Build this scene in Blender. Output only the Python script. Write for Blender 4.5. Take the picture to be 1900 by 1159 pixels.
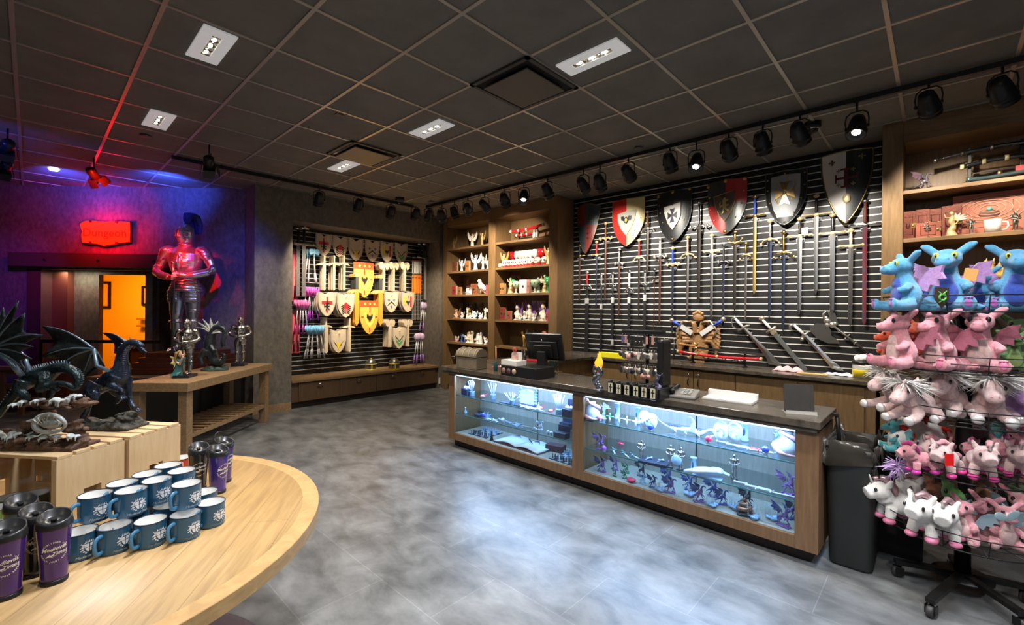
import bpy, math, random
from mathutils import Vector, Matrix, Quaternion, noise
PI=math.pi; sin=math.sin; cos=math.cos; V=Vector
random.seed(11)
for o in list(bpy.data.objects): bpy.data.objects.remove(o)
SC=bpy.context.scene; COL=SC.collection
# ---------------------------------------------------------------- camera
F,YAW,ROLL,CX,CY,CH=840.0,0.755,0.0095,950.0,574.0,1.545
fw=V((-sin(YAW),cos(YAW),0)); rt=V((cos(YAW),sin(YAW),0)); up=V((0,0,1))
cr=rt*cos(ROLL)+up*sin(ROLL); cu=up*cos(ROLL)-rt*sin(ROLL)
cam=bpy.data.cameras.new('camera'); camo=bpy.data.objects.new('camera',cam); COL.objects.link(camo)
m=Matrix.Identity(4)
for i in range(3): m[i][0]=cr[i]; m[i][1]=cu[i]; m[i][2]=-fw[i]
m.translation=V((0,0,CH)); camo.matrix_world=m
cam.sensor_width=36; cam.lens=36*F/1900; cam.shift_y=-(579.5-CY)/1900; cam.clip_start=.02
SC.camera=camo
EYE=V((0,0,CH))
def ray(x,y): return fw*F+cr*(x-CX)-cu*(y-CY)
def atZ(x,y,z): d=ray(x,y); return EYE+d*((z-CH)/d.z)      # the spot of the room seen at a photo pixel, on a plane
def atX(x,y,v): d=ray(x,y); return EYE+d*(v/d.x)
def atY(x,y,v): d=ray(x,y); return EYE+d*(v/d.y)
# ---------------------------------------------------------------- world and exposure
vs=SC.view_settings; vs.view_transform='Standard'; vs.look='None'; vs.gamma=1; vs.use_curve_mapping=False
vs.exposure=0.1
w=bpy.data.worlds.new('world'); SC.world=w; w.use_nodes=True
w.node_tree.nodes['Background'].inputs[0].default_value=(.8,.75,.7,1)
w.node_tree.nodes['Background'].inputs[1].default_value=.10
def lamp(kind,loc,aim,power,color,size=.1,blend=.6,angle=60,sy=None,spread=None):
    l=bpy.data.lights.new('lamp',kind); l.energy=power; l.color=color
    o=bpy.data.objects.new('lamp',l); COL.objects.link(o); o.location=loc
    d=V(aim)-V(loc); o.rotation_euler=d.to_track_quat('-Z','Y').to_euler()
    if kind=='AREA':
        l.size=size
        if sy: l.shape='RECTANGLE'; l.size_y=sy
        if spread: l.spread=math.radians(spread)
    else: l.shadow_soft_size=size
    if kind=='SPOT': l.spot_size=math.radians(angle); l.spot_blend=blend
    return o
WARM=(1,.80,.56); NEUT=(1,.90,.76); COOL=(.62,.78,1)
# added spots without fixtures, to brighten plush toys, table, floor, pillar and armor
lamp('SPOT',(-.2,1.4,3.1),(.15,3.6,1.0),150,(1,.90,.80),.05,.8,52)
lamp('SPOT',(-1.6,-1.2,3.1),(-2.2,.2,.8),10,(1,.84,.58),.05,.8,60)
lamp('SPOT',(-.5,.9,3.2),(-.85,1.9,0),150,(.66,.80,1),.12,1,62)
lamp('SPOT',(-6.3,2.0,3.1),(-7.15,2.45,1.4),60,(1,.88,.68),.04,.9,48)
lamp('SPOT',(-5.0,.15,2.95),(-7.5,1.42,2.14),1500,(1,.006,.004),.05,.6,15)
# the lit shop front behind the camera and the recessed panels there
lamp('AREA',(.9,-1.6,3.2),(.7,.5,0),30,(.85,.92,1),1.6,sy=1.2)
for (x,y) in ((-1.75,.81),(.05,.81),(.05,2.65),(1.9,2.0)): lamp('AREA',(x,y,3.27),(x,y,0),34,(.93,.95,1),.4,sy=.14,spread=120)
def DWp(s,z): return (-7.517-.7036*s,2.159-.7106*s,z)
# coloured effect lamps over the dungeon door
lamp('SPOT',(-7.0,.5,3.05),(-9.0,.66,2.7),190,(1,.01,.0),.03,1,60)
lamp('SPOT',(-7.0,.5,3.05),(-7.5,1.42,2.1),90,(1,.02,.01),.06,.5,26)
lamp('SPOT',(-6.5,-.2,3.05),(-7.5,1.42,2.1),90,(1,.03,.02),.06,.5,22)
lamp('SPOT',(-5.6,1.32,2.95),DWp(.12,1.95),125,(.08,.10,1),.03,1,50)
lamp('SPOT',(-7.4,-.2,3.0),DWp(3.75,1.5),150,(.28,.06,1),.03,1,50)
lamp('AREA',(-7.35,1.2,3.08),(-8.1,1.3,3.32),11,(.04,.10,1),.3,spread=110)
lamp('AREA',(-8.2,.2,3.08),(-8.8,.5,3.32),9,(.04,.08,1),.3,spread=110)
lamp('SPOT',(-6.2,-1.0,2.9),(-7.9,.9,3.3),55,(.06,.10,1),.03,1,60)
lamp('SPOT',(-6.6,-.9,3.05),(-5.9,-.5,0),110,(1,.22,.42),.05,1,60)
# ---------------------------------------------------------------- materials
MC={}
def mat(key,col=(.5,.5,.5),rough=.5,metal=0,emit=0,ecol=None,trans=0,alpha=1,coat=0,var=0,vscale=8,bump=0,bscale=60,kind=None,stretch=(1,1,1),col2=None,ior=1.45,spec=None,sheen=0):
    if key in MC: return MC[key]
    m=bpy.data.materials.new(key); m.use_nodes=True; nt=m.node_tree; N=nt.nodes; L=nt.links; b=N['Principled BSDF']
    c=tuple(col)+(1,)
    b.inputs['Base Color'].default_value=c; b.inputs['Roughness'].default_value=rough; b.inputs['Metallic'].default_value=metal
    b.inputs['IOR'].default_value=ior
    if spec is not None: b.inputs['Specular IOR Level'].default_value=spec
    if coat: b.inputs['Coat Weight'].default_value=coat; b.inputs['Coat Roughness'].default_value=.08
    if trans: b.inputs['Transmission Weight'].default_value=trans
    if alpha<1: b.inputs['Alpha'].default_value=alpha
    if sheen: b.inputs['Sheen Weight'].default_value=sheen
    if emit: b.inputs['Emission Strength'].default_value=emit; b.inputs['Emission Color'].default_value=tuple(ecol or col)+(1,)
    if var or kind or bump:
        tc=N.new('ShaderNodeTexCoord'); mp=N.new('ShaderNodeMapping'); L.new(tc.outputs['Object'],mp.inputs[0]); mp.inputs['Scale'].default_value=stretch
    if var or kind:
        c2=tuple(col2)+(1,) if col2 else tuple(max(0,x*(1-var)) for x in col)+(1,)
        n=N.new('ShaderNodeTexNoise'); n.inputs['Scale'].default_value=vscale; n.inputs['Detail'].default_value=8 if kind!='soft' else 3; n.inputs['Roughness'].default_value=.65
        if kind=='wood': n.inputs['Distortion'].default_value=.6
        L.new(mp.outputs[0],n.inputs['Vector'])
        r=N.new('ShaderNodeValToRGB'); r.color_ramp.elements[0].position=.34; r.color_ramp.elements[1].position=.68
        r.color_ramp.elements[0].color=c2; r.color_ramp.elements[1].color=c
        L.new(n.outputs['Fac'],r.inputs[0]); L.new(r.outputs[0],b.inputs['Base Color'])
    if bump:
        n2=N.new('ShaderNodeTexNoise'); n2.inputs['Scale'].default_value=bscale; n2.inputs['Detail'].default_value=6; L.new(mp.outputs[0],n2.inputs['Vector'])
        bp=N.new('ShaderNodeBump'); bp.inputs['Strength'].default_value=bump; bp.inputs['Distance'].default_value=.01
        L.new(n2.outputs['Fac'],bp.inputs['Height']); L.new(bp.outputs[0],b.inputs['Normal'])
    MC[key]=m; return m
def P(key,r,g,b,rough=.45,**k): return mat(key,(r,g,b),rough,**k)
woodB=mat('brown_laminate',(.225,.140,.064),.42,kind='wood',vscale=7,stretch=(7,7,.7),col2=(.150,.090,.040),bump=.05)
woodBh=mat('brown_laminate_shelf',(.24,.150,.072),.42,kind='wood',vscale=7,stretch=(.7,7,7),col2=(.17,.10,.046))
woodD=mat('dark_door_laminate',(.115,.070,.038),.45,kind='wood',vscale=6,stretch=(6,6,.6),col2=(.078,.046,.025))
woodK=mat('kick_plate',(.035,.024,.018),.5,var=.3,stretch=(6,1,1))
woodT=mat('blond_oak',(.62,.40,.185),.42,kind='wood',vscale=5,stretch=(1,9,9),col2=(.47,.29,.125),bump=.08)
woodTe=mat('blond_oak_edge',(.27,.17,.085),.5,kind='wood',vscale=5,stretch=(2,2,9),col2=(.17,.105,.05))
woodP=mat('pine_board',(.72,.52,.29),.5,kind='wood',vscale=4,stretch=(1.5,8,8),col2=(.60,.41,.21))
woodPv=mat('pine_end_board',(.72,.52,.29),.5,kind='wood',vscale=4,stretch=(8,8,1),col2=(.60,.41,.21))
woodW=mat('weathered_oak',(.36,.235,.12),.5,kind='wood',vscale=5,stretch=(1.2,9,9),col2=(.22,.135,.065),bump=.1)
woodR=mat('mahogany',(.085,.022,.014),.35,kind='wood',vscale=5,stretch=(1,8,8),col2=(.05,.013,.009))
ply=mat('toy_plywood',(.70,.57,.40),.6,var=.15,vscale=12)
plyE=mat('toy_plywood_edge',(.50,.38,.24),.6,var=.3,vscale=60)
granite=mat('dark_granite',(.115,.095,.072),.22,kind='wood',vscale=9,col2=(.045,.037,.030),stretch=(1,2.5,1),bump=.03)
black=mat('black_plastic',(.012,.012,.013),.38)
blackM=mat('black_metal',(.018,.018,.019),.35,metal=.3)
chrome=mat('polished_steel',(.78,.78,.80),.13,metal=1)
steel=mat('brushed_steel',(.50,.50,.50),.28,metal=1)
dsteel=mat('dark_steel',(.16,.16,.17),.3,metal=1)
silver=mat('antique_silver',(.62,.59,.54),.25,metal=1,var=.5,vscale=30)
gold=mat('brass_gold',(.75,.52,.20),.28,metal=1,var=.3,vscale=30)
paleg=mat('pale_gold_resin',(.80,.62,.33),.4,metal=.3,var=.3,vscale=30)
white=mat('white_plastic',(.82,.82,.80),.4)
cream=mat('cream_resin',(.70,.64,.54),.45,var=.15,vscale=20)
red=mat('red_paint',(.62,.02,.02),.35)
leather=mat('red_brown_leather',(.24,.052,.030),.5,var=.45,vscale=18,bump=.3)
stucco=mat('brown_plaster',(.185,.160,.128),.7,kind='x',vscale=9,stretch=(2.2,2.2,1.3),col2=(.105,.090,.072),bump=.3,bscale=30)
stuccoP=mat('dungeon_plaster',(.17,.145,.155),.7,kind='x',vscale=9,stretch=(2.2,2.2,1.3),col2=(.09,.077,.083),bump=.3,bscale=30)
# ---------------------------------------------------------------- geometry collector
def rotM(rx=0,ry=0,rz=0): return Matrix.Rotation(rz,4,'Z')@Matrix.Rotation(ry,4,'Y')@Matrix.Rotation(rx,4,'X')
def TR(x,y,z,rx=0,ry=0,rz=0,s=1):
    return Matrix.Translation((x,y,z))@rotM(rx,ry,rz)@(Matrix.Diagonal((s,s,s,1)) if not isinstance(s,(tuple,list)) else Matrix.Diagonal((s[0],s[1],s[2],1)))
class G:
    def __init__(s): s.v=[]; s.f=[]; s.mi=[]; s.m=0; s.sm=[]; s.smooth=True; s.X=None
    def add(s,vs,fs,smooth=None):
        n=len(s.v)
        if s.X is not None: vs=[s.X@V(p) for p in vs]
        s.v.extend([tuple(p) for p in vs])
        for f in fs: s.f.append(tuple(i+n for i in f)); s.mi.append(s.m); s.sm.append(s.smooth if smooth is None else smooth)
        return s
    def box(s,x0,x1,y0,y1,z0,z1,M=None):
        vs=[V((x,y,z)) for x in (x0,x1) for y in (y0,y1) for z in (z0,z1)]
        if M: vs=[M@p for p in vs]
        return s.add(vs,[(0,1,3,2),(4,6,7,5),(0,4,5,1),(2,3,7,6),(0,2,6,4),(1,5,7,3)],False)
    def cb(s,c,sz,M=None):
        x,y,z=c; a,b,d=sz[0]/2,sz[1]/2,sz[2]/2
        T=Matrix.Translation(c)@(M if M else Matrix.Identity(4))
        return s.box(-a,a,-b,b,-d,d,T)
    def ell(s,c,r,M=None,nu=14,nv=9):
        if not isinstance(r,(tuple,list)): r=(r,r,r)
        vs=[V((0,0,-r[2]))]
        for j in range(1,nv):
            t=-PI/2+PI*j/nv
            for i in range(nu):
                a=2*PI*i/nu; vs.append(V((r[0]*cos(t)*cos(a),r[1]*cos(t)*sin(a),r[2]*sin(t))))
        vs.append(V((0,0,r[2]))); fs=[]
        for i in range(nu):
            k=(i+1)%nu; fs.append((0,1+k,1+i)); b=1+(nv-2)*nu; fs.append((len(vs)-1,b+i,b+k))
            for j in range(nv-2): a=1+j*nu; fs.append((a+i,a+k,a+nu+k,a+nu+i))
        T=Matrix.Translation(c)@(M if M else Matrix.Identity(4))
        return s.add([T@p for p in vs],fs)
    def tube(s,pts,rad,n=8,cap=True,closed=False,sq=1):
        pts=[V(p) for p in pts]; k=len(pts)
        if not isinstance(rad,(list,tuple)): rad=[rad]*k
        if len(rad)!=k: rad=[rad[0]+(rad[-1]-rad[0])*i/(k-1) if len(rad)==2 else rad[min(len(rad)-1,int(i*len(rad)/k))] for i in range(k)]
        vs=[]; fs=[]; T0=(pts[1]-pts[0]).normalized(); ref=V((0,0,1)) if abs(T0.z)<.9 else V((1,0,0))
        u=T0.cross(ref).normalized()
        for i in range(k):
            if closed: t=pts[(i+1)%k]-pts[i-1]
            else: t=pts[min(i+1,k-1)]-pts[max(i-1,0)]
            if t.length<1e-9: t=V((0,0,1))
            t.normalize(); u=(u-t*u.dot(t)); u=u.normalized() if u.length>1e-6 else t.orthogonal().normalized(); w=t.cross(u)
            for j in range(n): a=2*PI*j/n; vs.append(pts[i]+(u*cos(a)+w*sin(a)*sq)*rad[i])
        for i in range(k if closed else k-1):
            a=i*n; b=((i+1)%k)*n
            for j in range(n): q=(j+1)%n; fs.append((a+j,a+q,b+q,b+j))
        if cap and not closed: fs.append(tuple(range(n-1,-1,-1))); fs.append(tuple(range((k-1)*n,k*n)))
        return s.add(vs,fs)
    def lathe(s,prof,n=20,c=(0,0,0),M=None,sx=1,sy=1,a0=0,a1=2*PI,cap=True):
        full=abs(a1-a0-2*PI)<1e-6; m=n if full else n+1; vs=[]; fs=[]
        T=Matrix.Translation(c)@(M if M else Matrix.Identity(4))
        for (r,z) in prof:
            for i in range(m): a=a0+(a1-a0)*i/n; vs.append(T@V((max(r,1e-5)*cos(a)*sx,max(r,1e-5)*sin(a)*sy,z)))
        for j in range(len(prof)-1):
            for i in range(n):
                k=(i+1)%m; a=j*m; fs.append((a+i,a+k,a+m+k,a+m+i))
        if full and cap:
            if prof[0][0]>1e-4: fs.append(tuple(range(m-1,-1,-1)))
            if prof[-1][0]>1e-4: fs.append(tuple(range((len(prof)-1)*m,len(prof)*m)))
        return s.add(vs,fs)
    def prism(s,poly,z0,z1,M=None):
        n=len(poly); vs=[V((p[0],p[1],z0)) for p in poly]+[V((p[0],p[1],z1)) for p in poly]
        if M: vs=[M@p for p in vs]
        return s.add(vs,[tuple(range(n-1,-1,-1)),tuple(range(n,2*n))]+[(i,(i+1)%n,n+(i+1)%n,n+i) for i in range(n)],False)
    def sheet(s,grid,th,normal=None):
        R=len(grid); Cn=len(grid[0]); top=[]; bot=[]
        for i in range(R):
            for j in range(Cn):
                p=V(grid[i][j])
                if normal: nn=V(normal)
                else:
                    a=V(grid[min(i+1,R-1)][j])-V(grid[max(i-1,0)][j]); b=V(grid[i][min(j+1,Cn-1)])-V(grid[i][max(j-1,0)]); nn=a.cross(b)
                    nn=nn.normalized() if nn.length>1e-9 else V((0,0,1))
                top.append(p+nn*th/2); bot.append(p-nn*th/2)
        vs=top+bot; o=R*Cn; fs=[]
        for i in range(R-1):
            for j in range(Cn-1):
                a=i*Cn+j; fs.append((a,a+1,a+Cn+1,a+Cn)); fs.append((o+a,o+a+Cn,o+a+Cn+1,o+a+1))
        ring=[j for j in range(Cn)]+[i*Cn+Cn-1 for i in range(1,R)]+[(R-1)*Cn+j for j in range(Cn-2,-1,-1)]+[i*Cn for i in range(R-2,0,-1)]
        for q in range(len(ring)): a=ring[q]; b=ring[(q+1)%len(ring)]; fs.append((a,o+a,o+b,b))
        return s.add(vs,fs)
    def text(s,txt,size,M,ext=.0006,shear=0,bold=0,align='CENTER',wrap=None,space=1):
        cu_=bpy.data.curves.new('t','FONT'); cu_.body=txt; cu_.size=size; cu_.extrude=ext; cu_.shear=shear; cu_.offset=bold*size; cu_.resolution_u=2; cu_.align_x=align; cu_.align_y='CENTER'; cu_.space_character=space
        o=bpy.data.objects.new('t',cu_); COL.objects.link(o); dg=bpy.context.evaluated_depsgraph_get(); me=bpy.data.meshes.new_from_object(o.evaluated_get(dg))
        vs=[v.co.copy() for v in me.vertices]; fs=[tuple(p.vertices) for p in me.polygons]
        bpy.data.objects.remove(o); bpy.data.curves.remove(cu_); bpy.data.meshes.remove(me)
        if wrap: vs=[wrap(p) for p in vs]
        return s.add([M@p for p in vs],fs,False)
    def mesh(s,name,mats):
        me=bpy.data.meshes.new(name); me.from_pydata(s.v,[],s.f)
        if not isinstance(mats,(list,tuple)): mats=[mats]
        for mm in mats: me.materials.append(mm)
        me.polygons.foreach_set('material_index',s.mi); me.polygons.foreach_set('use_smooth',s.sm); me.update(); return me
    def build(s,name,mats,parent=None,bevel=0,loc=None,rz=0,sub=0,fuse=0,fsmooth=3):
        me=s.mesh(name,mats)
        if fuse: me=remesh(me,fuse,fsmooth,mats)
        o=bpy.data.objects.new(name,me); COL.objects.link(o)
        if parent: o.parent=parent
        if loc is not None: o.location=loc
        if rz: o.rotation_euler.z=rz
        if bevel:
            b=o.modifiers.new('b','BEVEL'); b.width=bevel; b.segments=2; b.limit_method='ANGLE'; b.angle_limit=.7
        if sub: q=o.modifiers.new('s','SUBSURF'); q.levels=sub; q.render_levels=sub
        return o
def remesh(me,vox,it,mats):
    o=bpy.data.objects.new('tmp',me); COL.objects.link(o)
    r=o.modifiers.new('r','REMESH'); r.mode='VOXEL'; r.voxel_size=vox; r.use_smooth_shade=True
    if it: q=o.modifiers.new('q','SMOOTH'); q.iterations=it; q.factor=.5
    dg=bpy.context.evaluated_depsgraph_get(); nm=bpy.data.meshes.new_from_object(o.evaluated_get(dg))
    bpy.data.objects.remove(o); nm.name=me.name
    nm.materials.clear(); nm.materials.append(mats if not isinstance(mats,(list,tuple)) else mats[0])
    return nm
USED=set()
def tag(o,label,cat,group=None):
    o['label']=label; o['category']=cat
    if group: o['group']=group
    return o
def thing(name,label,cat,loc=(0,0,0),rz=0,group=None,rot=None,s=1):
    o=bpy.data.objects.new(name,None); o.empty_display_size=.05; COL.objects.link(o); o.location=loc
    o.rotation_euler=rot if rot else (0,0,rz)
    o.scale=(s,s,s) if not isinstance(s,(tuple,list)) else s
    return tag(o,label,cat,group)
def struct(name,g,mats,parent=None,**k):
    o=g.build(name,mats,parent,**k)
    if not parent: o['kind']='structure'
    return o
def dup(o,label=None,loc=None,rz=None,rot=None,s=None,group=None,parent=None):
    c=o.copy(); COL.objects.link(c)
    if parent: c.parent=parent
    if label: c['label']=label
    if group: c['group']=group
    if loc is not None: c.location=loc
    if rot is not None: c.rotation_euler=rot
    elif rz is not None: c.rotation_euler=(0,0,rz)
    if s is not None: c.scale=(s,s,s) if not isinstance(s,(tuple,list)) else s
    for ch in list(o.children):
        k=ch.copy(); COL.objects.link(k); k.parent=c
        for gch in list(ch.children): j=gch.copy(); COL.objects.link(j); j.parent=k
    return c
def drop(o):
    for ch in list(o.children): drop(ch)
    bpy.data.objects.remove(o)
def bez(pts,n=24):
    # Catmull-Rom through points (any dimension tuples)
    out=[]; P_=[pts[0]]+list(pts)+[pts[-1]]; segs=len(pts)-1
    for i in range(n+1):
        t=i/n*segs; k=min(int(t),segs-1); u=t-k; a,b,c,d=P_[k],P_[k+1],P_[k+2],P_[k+3]
        out.append(tuple(.5*((2*b[q])+(-a[q]+c[q])*u+(2*a[q]-5*b[q]+4*c[q]-d[q])*u*u+(-a[q]+3*b[q]-3*c[q]+d[q])*u**3) for q in range(len(b))))
    return out
# ================================================================ the setting
def floor_mat():
    m=bpy.data.materials.new('cloudy_vinyl'); m.use_nodes=True; nt=m.node_tree; N=nt.nodes; L=nt.links; b=N['Principled BSDF']
    tc=N.new('ShaderNodeTexCoord'); mp=N.new('ShaderNodeMapping'); mp.inputs['Scale'].default_value=(1.0,1.5,1); mp.inputs['Rotation'].default_value=(0,0,.35); L.new(tc.outputs['Object'],mp.inputs[0])
    n=N.new('ShaderNodeTexNoise'); n.inputs['Scale'].default_value=3.4; n.inputs['Detail'].default_value=10; n.inputs['Roughness'].default_value=.62; n.inputs['Distortion'].default_value=.3; L.new(mp.outputs[0],n.inputs['Vector'])
    r=N.new('ShaderNodeValToRGB'); e=r.color_ramp.elements; e[0].position=.32; e[0].color=(.058,.060,.061,1); e[1].position=.70; e[1].color=(.20,.205,.205,1); L.new(n.outputs['Fac'],r.inputs[0])
    br=N.new('ShaderNodeTexBrick'); br.inputs['Scale'].default_value=1; br.inputs['Mortar Size'].default_value=.0022; br.inputs['Brick Width'].default_value=.92; br.inputs['Row Height'].default_value=.46; br.inputs['Color1'].default_value=(1,1,1,1); br.inputs['Color2'].default_value=(.90,.90,.90,1); br.inputs['Mortar'].default_value=(1.35,1.35,1.35,1)
    L.new(tc.outputs['Object'],br.inputs['Vector'])
    mx=N.new('ShaderNodeMixRGB'); mx.blend_type='MULTIPLY'; mx.inputs[0].default_value=1; L.new(r.outputs[0],mx.inputs[1]); L.new(br.outputs['Color'],mx.inputs[2]); L.new(mx.outputs[0],b.inputs['Base Color'])
    b.inputs['Roughness'].default_value=.36; return m
struct('floor',G().box(-13,3.4,-4,6,-.05,0),floor_mat())
tileM=mat('ceiling_tile',(.18,.168,.148),.78,var=.25,vscale=3,bump=.35,bscale=180)
tbar=mat('ceiling_bar',(.46,.42,.36),.33,metal=.5)
cl=struct('ceiling',G().box(-13,3.4,-4,6,3.3,3.36),tileM)
g=G()
for k in range(-19,9): x=.61*(k-2.38); g.box(x-.012,x+.012,-4,5.95,3.292,3.301)
for k in range(-11,7): y=.61*(k+4.85)-.61*0; g.box(-12.9,3.4,y-.012,y+.012,3.2915,3.301) if y<5.95 else None
struct('trim_1',g,tbar)
struct('wall_back',G().box(-7.8,3.4,5.96,6.1,0,3.3),stucco)
struct('wall_right',G().box(3.4,3.5,-4,6.1,0,3.3),stucco)
struct('wall_front',G().box(-13,3.4,-4.1,-4,0,3.3),stucco)
# left wall with the merchandise recess
RY0,RY1,RZ=2.70,5.46,2.855
g=G(); g.box(-7.8,-7.1,2.18,RY0,0,3.3); g.box(-7.8,-7.1,RY1,5.96,0,3.3); g.box(-7.8,-7.1,RY0,RY1,RZ,3.3); g.box(-7.8,-7.672,RY0,RY1,0,RZ)
struct('wall_left',g,stucco)
struct('baseboard_left',G().box(-7.1,-7.086,2.18,RY0-.002,0,.115).box(-7.5,-7.086,2.166,2.18,0,.115),woodW,bevel=.002)
# angled dungeon wall: local x runs left along the wall, y points into the shop
MD=Matrix(((-.7036,.7106,0,-7.517),(-.7106,-.7036,0,2.159),(0,0,1,0),(0,0,0,1)))
def DW(s,n,z): return MD@V((s,n,z))
OL,OR,OH=3.08,.98,2.07
g=G(); g.X=MD; g.box(0,OR,-.15,0,0,3.3); g.box(OL,6.2,-.15,0,0,3.3); g.box(OR,OL,-.15,0,OH,3.3); g.box(-.02,.0,-.35,0,0,3.3)
struct('wall_dungeon',g,stuccoP)
g=G(); g.X=MD                                                   # vestibule behind the opening and the orange room
g.box(2.30,3.4,-.34,-.26,0,2.4); g.box(1.50,1.61,-.34,-.26,0,2.4); g.box(1.61,2.30,-.34,-.26,2.02,2.4); g.box(.9,1.50,-.9,-.82,0,2.4); g.box(1.46,1.5,-.9,-.34,0,2.4); g.box(.6,3.6,-2.9,0-.15,2.36,2.42); g.box(.92,.98,-.9,-.15,0,2.4)
struct('wall_vestibule',g,stucco)
g=G(); g.X=MD; g.box(1.0,5.0,-2.6,-2.52,0,2.9); g.box(1.25,1.33,-2.55,-.9,0,2.9); g.box(4.9,5.0,-2.55,-.34,0,2.9); g.box(1.0,5.0,-2.6,-.34,2.42,2.5)
struct('wall_orange_room',g,mat('orange_room_paint',(.80,.78,.72),.8))
lamp('AREA',DW(2.9,-1.3,2.35),DW(2.6,-2.2,.8),150,(1,.20,.001),.9)
lamp('AREA',DW(2.5,-.08,2.04),DW(2.5,-.24,1.0),3.5,(1,.88,.66),.5,sy=.08)
g=G(); g.X=MD; g.box(OL-.20,OL+.0,-.15,.02,0,OH); struct('trim_2',g,mat('purple_stained_post',(.10,.045,.04),.5,var=.3))
g=G(); g.X=MD; g.box(2.30,OL-.2,-.3,-.258,0,.001); g.box(2.66,OL-.20,-.26,-.15,0,OH); struct('trim_3',g,mat('vestibule_panel',(.16,.048,.028),.5,kind='wood',vscale=5,stretch=(7,7,.6)))
beam=thing('door_beam','dark timber lintel beam over the dungeon doorway, under the red sign','beam')
g=G(); g.X=MD; g.box(.82,3.24,.0,.13,2.10,2.30); g.build('beam_body',mat('dark_timber',(.06,.04,.035),.55,kind='wood',vscale=4,stretch=(1,6,6)),beam,bevel=.008)
g=G(); g.X=MD
for q in (2.72,1.98,1.2): g.ell((q,.135,2.2),(.02,.012,.02))
g.build('bolt_head',blackM,beam)
# pictures in the orange room
for i,(s0,s1,z0,z1,lab) in enumerate(((3.97,4.43,1.49,2.03,'black framed print on orange wall, left of the doorway view'),(2.98,3.36,1.55,1.95,'black framed print cut off by the right jamb of orange doorway'))):
    t=thing('picture_frame',lab,'picture',DW((s0+s1)/2,-2.51,(z0+z1)/2)); 
    R=MD.to_3x3().to_4x4(); w_,h_=(s1-s0)/2,(z1-z0)/2; g=G(); g.X=R
    g.box(-w_,w_,0,.03,h_-.045,h_); g.box(-w_,w_,0,.03,-h_,-h_+.045); g.box(-w_,-w_+.045,0,.03,-h_,h_); g.box(w_-.045,w_,0,.03,-h_,h_); g.build('frame',black,t)
    g=G(); g.X=R; g.box(-w_+.045,w_-.045,0,.012,-h_+.045,h_-.045); g.build('print',white,t)
    g=G(); g.X=R; g.ell((.03,.014,.06),(.03,.003,.03)); g.box(-.04,.04,.012,.015,-.08,-.075); g.box(-.02,.05,.012,.015,-.04,-.036); g.box(-.04,-.035,.012,.015,-.08,.0); g.build('drawing',black,t)
t=thing('display_shelf','small dark shelf unit inside the orange room at its right','shelf',DW(3.02,-2.2,0)); g=G(); g.X=MD.to_3x3().to_4x4(); g.box(-.3,.3,-.2,.2,.74,.86); g.box(-.25,.25,-.15,.15,0,.74); g.build('body',black,t)
for i,z in enumerate((1.13,1.27)):
    g=G(); g.X=MD; g.box(2.75,3.38,-2.5,-2.38,z,z+.035); tag(g.build('wall_shelf',mat('shelf_grey',(.3,.28,.25),.6)),('lower','upper')[i]+' short shelf on the orange wall at right','shelf','shelves in the orange room')
# ---------------------------------------------------------------- dungeon sign
def dungeon_sign():
    t=thing('dungeon_sign','ragged parchment shaped Dungeon sign glowing red on the plaster wall','sign',DW(1.95,.05,2.61))
    R=MD.to_3x3().to_4x4()@Matrix.Scale(-1,4,(1,0,0)); # x now runs to the right seen from the shop
    out=[(-.365,.12),(-.30,.165),(-.2,.175),(-.1,.165),(.0,.16),(.1,.17),(.22,.168),(.36,.165),(.365,.02),(.362,-.14),(.2,-.16),(.1,-.185),(-.02,-.205),(-.12,-.175),(-.25,-.165),(-.33,-.16),(-.345,-.05),(-.33,.0),(-.35,.06)]
    g=G(); g.X=R; g.prism(out,-.02,0,Matrix(((1,0,0,0),(0,0,1,0),(0,1,0,0),(0,0,0,1)))); g.build('edge_board',mat('sign_edge',(.05,.012,.02),.5),t)
    g=G(); g.X=R; g.prism([(x*.96,y*.95+.004) for x,y in out],0,.012,Matrix(((1,0,0,0),(0,0,1,0),(0,1,0,0),(0,0,0,1)))); g.build('lit_face',mat('sign_face',(.75,.06,.01),.5,emit=.85,ecol=(1,.03,.002)),t)
    g=G(); g.text('Dungeon',.17,R@TR(0,.013,-.01,PI/2,0,0)@Matrix.Identity(4),ext=.001); g.build('lettering',mat('sign_letters',(.5,.02,.0),.5,emit=.18,ecol=(1,.02,.0)),t)
    g=G(); g.X=R
    for (x,z) in ((-.2,.16),(.17,.155),(-.2,-.155),(.17,-.15)): g.box(x-.018,x+.018,0,.022,z-.02,z+.02)
    g.build('clip',mat('sign_clip',(.04,.01,.01),.5),t)
dungeon_sign()
lamp('AREA',DW(1.95,.32,2.62),DW(1.95,0,2.62),16,(1,.0,.0),.3,sy=.2)
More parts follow.
